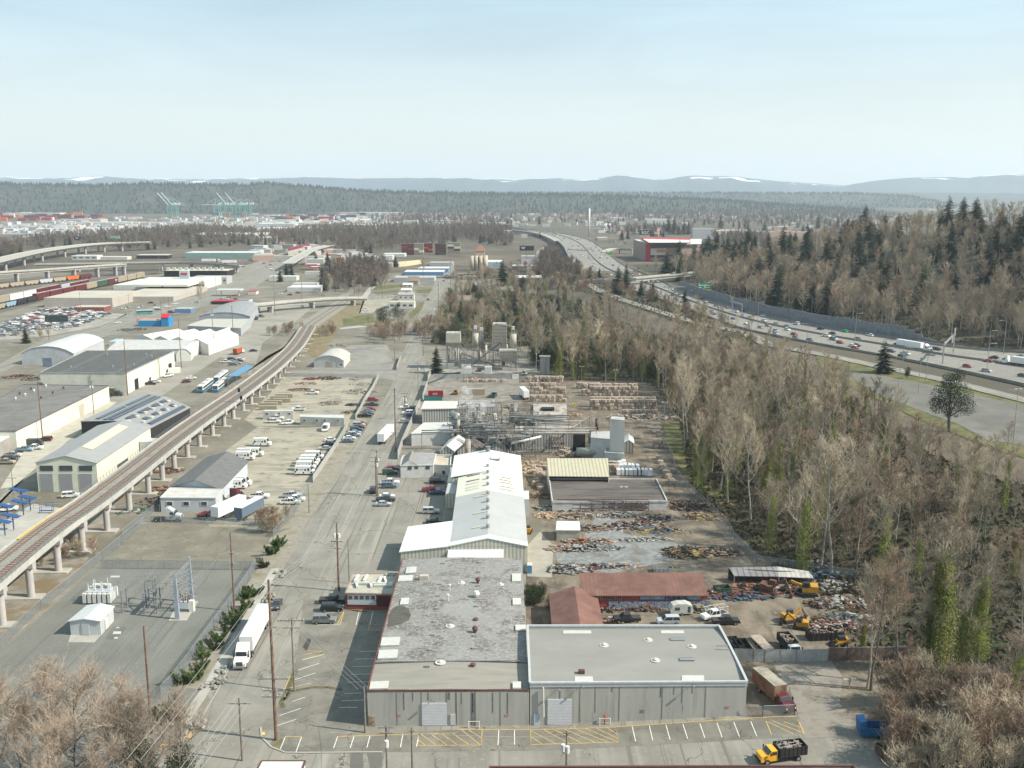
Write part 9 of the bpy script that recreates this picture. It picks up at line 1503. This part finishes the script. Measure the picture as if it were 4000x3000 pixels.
o=TG('retaining_wall','pale yellow arcaded retaining wall by the equipment yard','retaining wall',G('B',1230,880));MB().prism(gp('B',1230,890,1300,885,1430,865,1430,860,1230,880),0,5).bd('wall',M('yellow_wall',(.5,.46,.3),.8,.05),o)
for k,(x0,y0,x1,y1)in en_(((418,915,560,905),(470,940,605,930))):p,q=G('B',x0,y0),G('B',x1,y1);o=TG('fuel_canopy','red edged fuel station canopy, %s'%['rear one','front one'][k],'canopy',p);MB().box((mid(p,q).x,p.y+6,6),(q.x-p.x,14,1.2)).bd('canopy_roof',M('canopy_white',(.55,.5,.5),.6,0),o);MB().box((mid(p,q).x,p.y-1.2,6),(q.x-p.x,.3,1.4)).bd('red_fascia',M('awning_red'),o);[MB().tube((x,p.y+4,0),(x,p.y+4,5.5),.4).bd('column',WHT,o)for x in(p.x+5,q.x-5)]
for k,x in en_((690,715,745,770,800)):p=G('B',x,895);o=EX('%s excavator with raised boom in the equipment yard'%['leftmost orange','second orange','third orange','dark','rightmost orange'][k],p,rd_(100+k*20),2.0,1.6)
o=TG('fuel_canopy','white fuel station canopy beside the avenue at the big bare tree','canopy',G('A',1940,1135));p=G('A',1990,1140);MB().box((p.x,p.y,5.5),(22,10,1)).bd('canopy_roof',WHT,o);[MB().tube((p.x+d,p.y,0),(p.x+d,p.y,5),.4).bd('column',WHT,o)for d in(-8,8)]
RAILG=M('railyard',(.15,.125,.10),.95,.2,.05,c2=(.10,.09,.08),s2=.02,t2=.5);DR('railway_bed',gp('A',-300,1420,0,1290,400,1180,1000,1075,1240,960,1420,930,1420,950,900,930,0,1000,-300,1040),RAILG,.06);DR('salvage_yard',gp('A',-100,1420,400,1240,640,1240,980,1290,1100,1300,850,1410,350,1500,-100,1530),M('yard_pale',(.27,.255,.23),.95,.2,.1),.06)
tr=0
for line_,seq in(((-60,1090,790,990),[('hopper','tan'),('hopper','tan'),('hopper','tan'),('hopper','silver'),('hopper','tan'),('hopper','orange'),('hopper','maroon')]),((-60,1225,610,1080),[('boxcar','tan'),('boxcar','white'),('boxcar','white'),('boxcar','maroon'),('boxcar','maroon'),('hopper','silver')]),((300,1190,1240,985),[('boxcar','maroon'),('boxcar','maroon'),('boxcar','maroon'),('boxcar','maroon'),('boxcar','tan'),('boxcar','green'),('boxcar','maroon'),('boxcar','tan'),('boxcar','tan'),('boxcar','tan')]),((-60,1275,310,1190),[('hopper','tan'),('hopper','lightblue'),('hopper','black'),('hopper','black')]),((600,1085,760,1050),[('boxcar','maroon')]*2)):
 a,b=G('A',line_[0],line_[1]),G('A',line_[2],line_[3]);d=b-a;n_=len(seq);L_=d.length/n_;an=math.degrees(atan2(d.y,d.x))
 for k,(kd,cl)in en_(seq):PV_(kd,cl,'A',0,0,an,'%s %s, wagon %s of the %s rail line'%(cl,'hopper wagon' if kd=='hopper' else 'boxcar',['first','second','third','fourth','fifth','sixth','seventh','eighth','ninth','tenth'][k]+' from the left',['farthest','second','third','nearest','short'][tr]),'rail wagons in the yard',world=a+d*((k+.5)/n_),sc_=L_/17.2)
 tr+=1
q=[o for o in bpy.data.objects if o.get('label','').startswith('maroon boxcar, wagon seventh')]
if q:text('CN',2.2,(5,-1.56,2.9),(pi/2,0,0),WP,'lettering',q[0])
rk=random.Random(12)
yard=SC_([(p.x,p.y)for p in gp('A',0,1400,380,1250,640,1250,960,1300,700,1400,300,1470,0,1500)],190,4,rk)
yard.sort(key=lambda q:q[1]);fcars+=[(V3((x,y,.05)),rk.choice((10,190)))for x,y in yard[50:]]
for x,y in yard[:50]:cl=rk.choice(['white','white','silver','silver','grey','bluegrey','tan']);PV_('farcar',cl,'A',0,0,rk.choice((10,190))+rk.un(-4,4),'%s car packed in the salvage yard beside the rails'%cn[cl],'cars in the salvage yard',world=V3((x,y,0)))
for x,y in SC_([(p.x,p.y)for p in gp('B',60,860,300,760,250,900,100,1000)]+[],14,9,rk):cl=rk.choice(cols);PV_('farcar',cl,'B',0,0,rk.choice((60,240)),'%s car on the avenue near the bridge junction'%cn[cl],'cars on the avenue junction',world=V3((x,y,0)))
for t,pts,n_,s_ in(('B',(110,1115,600,1110,600,1140,110,1150),16,'in the lot behind the road bridge'),('B',(640,850,1050,835,1100,860,700,880),22,'in the equipment yard'),('C',(820,660,1050,650,1050,700,830,700),26,'in the casino parking lot'),('B',(1600,940,1760,940,1780,1000,1640,1000),10,'near the top of the street'),('A',(1480,1210,2000,1150,2100,1170,1700,1230),16,'near the fuel station'),('B',(-60,1330,60,1300,80,1350,0,1400),9,'in the row left of the railway'),('A',(1000,1235,1330,1190,1360,1225,1040,1270),14,'before the tan loading bay'),('C',(1060,890,1300,860,1320,900,1080,930),10,'on the ramp below the casino')):
 if n_:
  n_=int(n_*.55)
  for x,y in SC_([(p.x,p.y)for p in gp(t,*pts)],n_,5,rk):cl=rk.choice(cols);PV_('farcar',cl,t,0,0,rk.choice((0,90,180)),'%s car parked %s'%(cn[cl],s_),'cars '+s_,world=V3((x,y,0)))
# == PORT AND VALLEY BUILDINGS
CG=M('crane_green',(.10,.36,.30),.6,.05);CWH=M('crane_white',(.60,.63,.63),.6,.05)
def crane(t,x,yb,up,lab):
 p=G(t,x,yb);o=TG('port_crane',lab,'port crane',p);mb=MB();D=22;zb_=45
 for dx in(-9,9):
  for dy in(-D/2,D/2):mb.beam(p+V3((dx,dy,0)),p+V3((dx*.9,dy,zb_+3)),2.2,2.2)
  mb.beam(p+V3((dx,-D/2,18)),p+V3((dx,D/2,18)),2,2)
 for dy in(-D/2,D/2):mb.beam(p+V3((-9,dy,18)),p+V3((9,dy,18)),2,2);mb.beam(p+V3((-9,dy,zb_)),p+V3((9,dy,zb_)),2,2.5)
 mb.bd('portal_frame',CG,o);mb=MB();mb.beam(p+V3((-8,0,zb_+3)),p+V3((45,0,zb_+3)),4,2.5);mb.bd('girder',CG,o);mb=MB();mb.beam(p+V3((-6,0,zb_)),p+V3((-5,0,zb_+28)),2,2);mb.bd('mast',CG,o);mb=MB()
 tip=p+(V3((-50,0,zb_+52))if up else V3((-62,0,zb_+4)))
 mb.beam(p+V3((-8,-2,zb_+3)),tip+V3((0,-2,0)),1.6,2);mb.beam(p+V3((-8,2,zb_+3)),tip+V3((0,2,0)),1.6,2);mb.bd('boom',CWH,o);mb=MB();mb.beam(p+V3((-5,0,zb_+28)),tip.lerp(p+V3((-8,0,zb_+3)),.3),.8,.8);mb.beam(p+V3((-5,0,zb_+28)),p+V3((40,0,zb_+4)),.8,.8);mb.bd('stay',CWH,o);MB().box((p.x+14,p.y,zb_+8),(16,8,8)).bd('machine_house',CWH,o)
for k,(x,y,up)in en_(((1478,460,1),(1515,462,1),(1880,455,0),(1935,458,0),(1985,455,1),(2060,458,1),(2100,458,0),(2150,458,0))):crane('A',x,y,up,'green and white port crane, %s from the left%s'%(['first','second','third','fourth','fifth','sixth','seventh','eighth'][k],' with boom raised' if up else ''))
rk=random.Random(44);WR=M('far_white_roof',(.46,.46,.44),.7,.05,.01);FW=[M('far_wall_%d'%k,c,.8,.05)for k,c in en_(((.46,.46,.44),(.38,.36,.33),(.30,.31,.33),(.45,.32,.26),(.5,.47,.38)))]
def fb(t,x0,yb,x1,yt,dep,lab,w_=0,r_=0):return blk(t,x0,yb,x1,yt,dep,lab,FW[w_],WR if r_==0 else FW[r_],'building','far_building')
for q in(('A',25,455,515,425,60,'long cream terminal building at the far left of the port',4,0),('A',670,520,1200,506,60,'long white roofed dealership in the middle of the car lots',0,0),('A',490,552,690,536,40,'white roofed garage nearer than the long dealership',0,0),('A',380,655,1000,620,60,'pale warehouse behind the black billboard',0,0),('A',180,660,320,630,60,'grey white warehouse at the far left wood edge',1,0),('A',1640,660,2212,610,120,'huge white warehouse behind the bare trees, left part',0,0),('A',480,505,870,480,60,'long grey roofed wharf shed in the port',1,1),('A',1265,420,1420,390,50,'white silo like block beside the cranes',0,0),('A',1700,470,1900,450,40,'green container row under the cranes',2,2),('B',0,590,810,560,120,'very long white distribution warehouse behind the trees',0,0),('B',740,570,1018,528,120,'largest bright white warehouse in the centre distance',0,0),('B',0,690,150,640,60,'white warehouse at the bare tree line left of the bridge',0,0),('B',870,440,1262,420,90,'white warehouse with dark doors near the hill foot',0,0),('B',715,440,950,422,60,'dark brown low warehouse near the hill foot',3,0),('B',520,425,670,415,50,'small white roof at the hill foot',0,0),('B',1270,540,1395,488,25,'grey office block with stepped roof in the valley',0,1),('B',1500,510,1720,492,60,'low white roofed building right of the stepped office',0,0),('B',1620,432,1800,422,60,'thin white roof under the hills in the centre right',0,0),('B',150,500,370,485,50,'flat white roofed hall in the container area',0,0),('B',1930,575,2040,550,40,'pale building left of the dark tank hall',1,0),('B',2145,640,2212,580,50,'dark blue round roofed hall beside the viaduct',2,2),('B',0,550,330,520,60,'white roofed warehouses at the left of the valley centre',0,0),('B',350,500,372,455,12,'white square tower block in the container area',0,0),('B',1280,562,1500,553,50,'thin low white roof before the stepped office',0,0),('C',275,495,360,468,30,'brown office block right of the viaduct in the valley',3,1),('C',850,500,990,465,60,'stepped white roofed building in the valley right of the tanks',0,0),('C',1160,525,1370,480,60,'white roofed building complex above the casino sign',0,0),('C',1190,412,1330,400,60,'white roofs under the hills, first of three',0,0),('C',1410,415,1760,402,60,'white roofs under the hills, second of three',0,0),('C',1870,408,2030,395,60,'white roofs under the hills, third of three',0,0),('C',1450,447,1650,437,60,'thin white roof above the casino wood',0,0),('C',1820,605,2050,575,40,'pale roofed block right of the hotel',3,0),('C',1740,610,1860,580,30,'tan pitched roof block beside the hotel',4,4),('C',2120,640,2212,585,30,'brown block at the wood edge right of the hotel',3,1),('C',740,660,830,640,40,'low grey building at the freeway ramp',1,1),('D',0,630,80,588,25,'leftmost red brick gabled building in the housing area',3,3),('D',80,630,200,582,25,'middle red brick gabled building in the housing area',3,3),('D',200,630,350,590,25,'right red brick gabled building in the housing area',3,3),('D',50,575,220,545,20,'long brick building with white portico behind the gabled ones',3,1),('D',200,410,360,395,40,'white roofed hall far behind the housing',0,0),('D',1380,402,1640,392,60,'long white roof far beyond the hilltop conifers',0,0),('D',1680,415,1840,405,60,'second long white roof beyond the hilltop',0,0),('D',1010,500,1085,490,30,'white roof between the conifers on the hill',0,0)):fb(*q)
fcols=['red','maroon','orange','blue','white','tan','green']
for t,x0,x1,y0,y1,n_,s_ in(('A',0,870,440,500,46,'at the far left port terminal'),('A',1700,2212,395,450,34,'stacked under the port cranes'),('B',150,850,460,490,40,'in the far container area')):
 for k in rg(n_):x,y=rk.un(x0,x1),rk.un(y0,y1);cl=rk.choice(['red','red','maroon','orange','white']if t=='A' and x0==0 else fcols);q=PV_('container',cl,t,x,y,0,'%s container block %s'%(cl,s_),'containers '+s_,zz=.1);q.scale=(rk.un(1.5,4),4,rk.un(2,5.5))
def roofs(name,polys,n_,seed):
 r2=random.Random(seed);ms=[MB(),MB(),MB()]
 for t,pts,n1 in polys:
  for x,y in SC_([(p.x,p.y)for p in gp(t,*pts)],n1,14,r2):h_=r2.un(4,9);s=r2.un(8,30);ms[r2.choice((0,0,1,2))].box((x,y,h_/2),(s,r2.un(8,20),h_),r2.un(-.3,.3))
 for k,m_ in en_(ms):m_.bd(name,(WR,FW[1],FW[3])[k])['kind']='stuff'
roofs('distant_houses',(('A',(0,520,1000,470,2212,470,2212,560,1000,580,0,620),150),('B',(0,450,1200,440,2212,420,2212,560,1000,560,0,560),260),('C',(0,400,1000,380,2212,400,2212,500,900,560,0,560),300),('D',(0,500,900,470,1600,430,2212,420,2212,470,1000,540,0,620),120),('C',(700,560,1500,540,1550,600,1050,640,800,620),26),('B',(0,740,300,700,900,790,1100,800,600,900,0,850),40)),0,6)
mb=MB();r2=random.Random(15);mc=MB()
for x,y in SC_([(p.x,p.y)for p in gp('A',0,540,1100,500,1700,520,1700,560,600,600,0,600)],900,5,r2):(mb if r2.random()<.6 else mc).box((x,y,.8),(4.5,2,1.5),r2.choice((0,1.5)))
mb.bd('distant_parked_cars',M('far_cars',(.5,.52,.55),.4,.3,.2))['kind']='stuff';mc.bd('distant_parked_cars',M('far_cars_dark',(.08,.1,.13),.4,.3,.2))['kind']='stuff'
DR('car_terminal',gp('A',-300,560,0,520,700,500,1700,500,2212,520,2212,590,1300,590,600,610,0,610,-300,620),M('terminal_paving',(.26,.26,.26),.9,.1,.02),.2);DR('port_paving',gp('B',0,470,900,450,1200,455,1000,510,400,520,0,560),M('terminal_paving'),.2)
for q in((('A',0,560,1000,548,1700,545,1700,556,1000,560,0,572)),(('A',900,608,2212,590,2212,600,900,616)),(('B',0,512,1100,470,1110,480,0,522))):DR('pale_paving',gp(q[0],*q[1:]),M('pale_far',(.5,.5,.48),.9,.05,.02),.3)
CI=bpy.data.materials.new('assorted_paint');CI.use_nodes=True;n=CI.node_tree;bs=n.nodes['Principled BSDF'];_I(bs,'Roughness',.35);gg=n.nodes.new('ShaderNodeNewGeometry');cr=n.nodes.new('ShaderNodeValToRGB');cr.color_ramp.interpolation='CONSTANT';n.links.new(gg.outputs['Random Per Island'],cr.inputs[0]);n.links.new(cr.outputs[0],bs.inputs['Base Color']);el=cr.color_ramp.elements;el[0].color=(.7,.7,.68,1);el[1].position=.25;el[1].color=(.4,.42,.44,1)
for ps,c in((.42,(.06,.065,.07,1)),(.62,(.17,.18,.19,1)),(.75,(.02,.02,.022,1)),(.85,(.06,.1,.18,1)),(.93,(.3,.03,.03,1))):e=el.new(ps);e.color=c
mb=MB()
for p,a in fcars:an=rd_(a);z=p.z;mb.box((p.x,p.y,z+.65),(4.4,1.8,.7),an);mb.box((p.x-.2*cos(an),p.y-.2*sin(an),z+1.2),(2.6,1.6,.5),an,.8)
mb.bd('distant_cars',CI)['kind']='stuff'
# == HILLS, MOUNTAINS, HAZE
def ridge(name,pts,dist,depth,mat,jag=0,base=0.,step=6,seed=1,lb_=None):
 """range of hills at distance dist; pts = (photo x, photo y of the skyline)"""
 xs=[p[0]for p in pts];X0,X1=xs[0],xs[-1];rows=14;vs=[];fs=[];n=0;px=X0
 cols=[]
 while px<=X1:cols.append(px);px+=step
 for px in cols:
  i=min(max(bisect.bisect_right(xs,px)-1,0),len(xs)-2);u=(px-xs[i])/(xs[i+1]-xs[i]);y=pts[i][1]*(1-u)+pts[i+1][1]*u
  y-=jag*(noise.noise(V3((px*.021,seed,0)))+.5*noise.noise(V3((px*.07,seed,3))))
  hh=HC+(760-y)/FP*dist;dx=(px-2000)/FP
  for r in rg(rows):
   t=r/(rows-1);d=dist-depth*(1-t);hz=base+(hh-base)*ss(0,1,t)**.8
   hz+=(hh-base)*.13*sin(pi*t)*noise.noise(V3((px*.012,t*3,seed)))
   vs.append((dx*d,d,hz))
  vs.append((dx*(dist+depth),dist+depth,base))
 m=rows+1
 for c in rg(len(cols)-1):
  for r in rg(m-1):fs.append((c*m+r,(c+1)*m+r,(c+1)*m+r+1,c*m+r+1))
 mb=MB();mb.add(vs,fs);o=mb.bd(name,mat,smooth=True);o['kind']='structure';return vs,m,cols
WOODM=M('far_wood',(.03,.04,.03),.95,.35,.012,c2=(.07,.065,.05),s2=.0035,t2=.5,w2=.05,c3=(.03,.042,.033),s3=.02,t3=.5)
WOODM2=M('far_wood2',(.03,.042,.036),.95,.25,.006,c2=(.06,.06,.05),s2=.0025,t2=.55,w2=.05)
r1=ridge('wooded_hills',[(-400,728),(0,722),(200,726),(420,728),(600,722),(900,728),(1050,722),(1250,735),(1400,748),(1700,757),(2000,761),(2400,768),(2800,785),(3200,812),(3400,822)],5600,900,WOODM,4,seed=2)
r2=ridge('wooded_hills',[(1300,762),(1700,757),(2200,755),(2800,756),(3300,757),(3500,764),(3650,790),(3750,806)],8200,1500,WOODM2,2,seed=5)
ridge('wooded_hills',[(2600,754),(3200,752),(3500,752),(4000,756),(4400,756)],11500,1500,WOODM2,1.5,seed=8)
SNOW=M('mountain',(.05,.075,.095),.95,.2,.0006)
n=SNOW.node_tree;b=n.nodes['Principled BSDF'];g=n.nodes.new('ShaderNodeNewGeometry');sx=n.nodes.new('ShaderNodeSeparateXYZ');n.links.new(g.outputs['Position'],sx.inputs[0])
t=n.nodes.new('ShaderNodeTexNoise');_I(t,'Scale',.0022);_I(t,'Detail',5);n.links.new(g.outputs['Position'],t.inputs['Vector'])
m1=n.nodes.new('ShaderNodeMath');m1.operation='MULTIPLY_ADD';_I(m1,1,900);n.links.new(t.outputs[0],m1.inputs[0]);n.links.new(sx.outputs[2],m1.inputs[2])
r_=n.nodes.new('ShaderNodeMapRange');_I(r_,'From Min',845);_I(r_,'From Max',865);n.links.new(m1.outputs[0],r_.inputs[0])
x_=n.nodes.new('ShaderNodeMix');x_.data_type='RGBA';old=b.inputs['Base Color'].links[0].from_socket;n.links.new(old,x_.inputs[6]);_I(x_,7,(.85,.87,.9,1));n.links.new(r_.outputs[0],x_.inputs[0]);n.links.new(x_.outputs[2],b.inputs['Base Color'])
ridge('mountains',[(-400,705),(0,700),(120,703),(250,700),(430,690),(540,700),(650,704),(800,704),(1000,702),(1120,698),(1260,694),(1400,700),(1550,698),(1800,698),(2000,708),(2100,699),(2180,698),(2270,710),(2400,688),(2460,692),(2560,707),(2680,689),(2800,692),(2830,688),(2900,698),(3050,713),(3150,722),(3240,732),(3300,722),(3400,706),(3500,697),(3650,694),(3750,697),(3870,684),(4000,683),(4400,690)],15000,3000,SNOW,2.2,seed=11)
ridge('mountains',[(-400,696),(60,694),(200,700),(300,697),(600,700),(800,702),(1000,697),(1100,700),(1400,703),(1900,700),(2050,703),(2600,704),(2900,712),(3000,716),(3100,714),(3300,727),(3500,716),(4400,712)],21000,4000,SNOW,3.5,seed=17)
def fuzz(name,vs,m,cols,n_,hs,mat,seed,rmin=0):
 rr=random.Random(seed);mb=MB();rows=m-1
 for _ in rg(n_):
  c=rr.randrange(len(cols)-1);r=rr.randrange(rmin,rows-1)if rr.random()<.6 else rows-1-rr.randrange(1,3);u,v=rr.random(),rr.random()
  a=V3(vs[c*m+r]).lerp(V3(vs[(c+1)*m+r]),u);b_=V3(vs[c*m+r+1]).lerp(V3(vs[(c+1)*m+r+1]),u);p=a.lerp(b_,v);h=rr.un(*hs);q=h*rr.un(.18,.34)
  k=5;vv=[(p.x+q*cos(2*pi*i/k),p.y+q*sin(2*pi*i/k),p.z-1+rr.un(0,h*.3))for i in rg(k)]+[(p.x,p.y,p.z+h)]
  mb.add(vv,[(i,(i+1)%k,k)for i in rg(k)])
 tag(mb.bd(name,mat),None,None,kind='stuff')
FARG=M('far_conifers',(.022,.038,.03),.95,.3,.02);FARB=M('far_bare_wood',(.09,.08,.06),.95,.3,.02)
o_=fuzz('far_forest',*r1,5000,(10,24),FARG,1);fuzz('far_bare_forest',*r1,3500,(6,12),FARB,2)
fuzz('far_forest',*r2,3000,(12,24),FARG,3)
mb=MB();mb.box((0,11900,360),(60000,26000,760));hz=mb.bd('haze',bpy.data.materials.new('haze_air'));hz['kind']='stuff'
hm=hz.data.materials[0];hm.use_nodes=True;n=hm.node_tree;n.nodes.clear();ou=n.nodes.new('ShaderNodeOutputMaterial');pv=n.nodes.new('ShaderNodeVolumePrincipled')
_I(pv,'Color',(.77,.885,1,1));_I(pv,'Density',.00006);_I(pv,'Anisotropy',.15);n.links.new(pv.outputs[0],ou.inputs['Volume'])
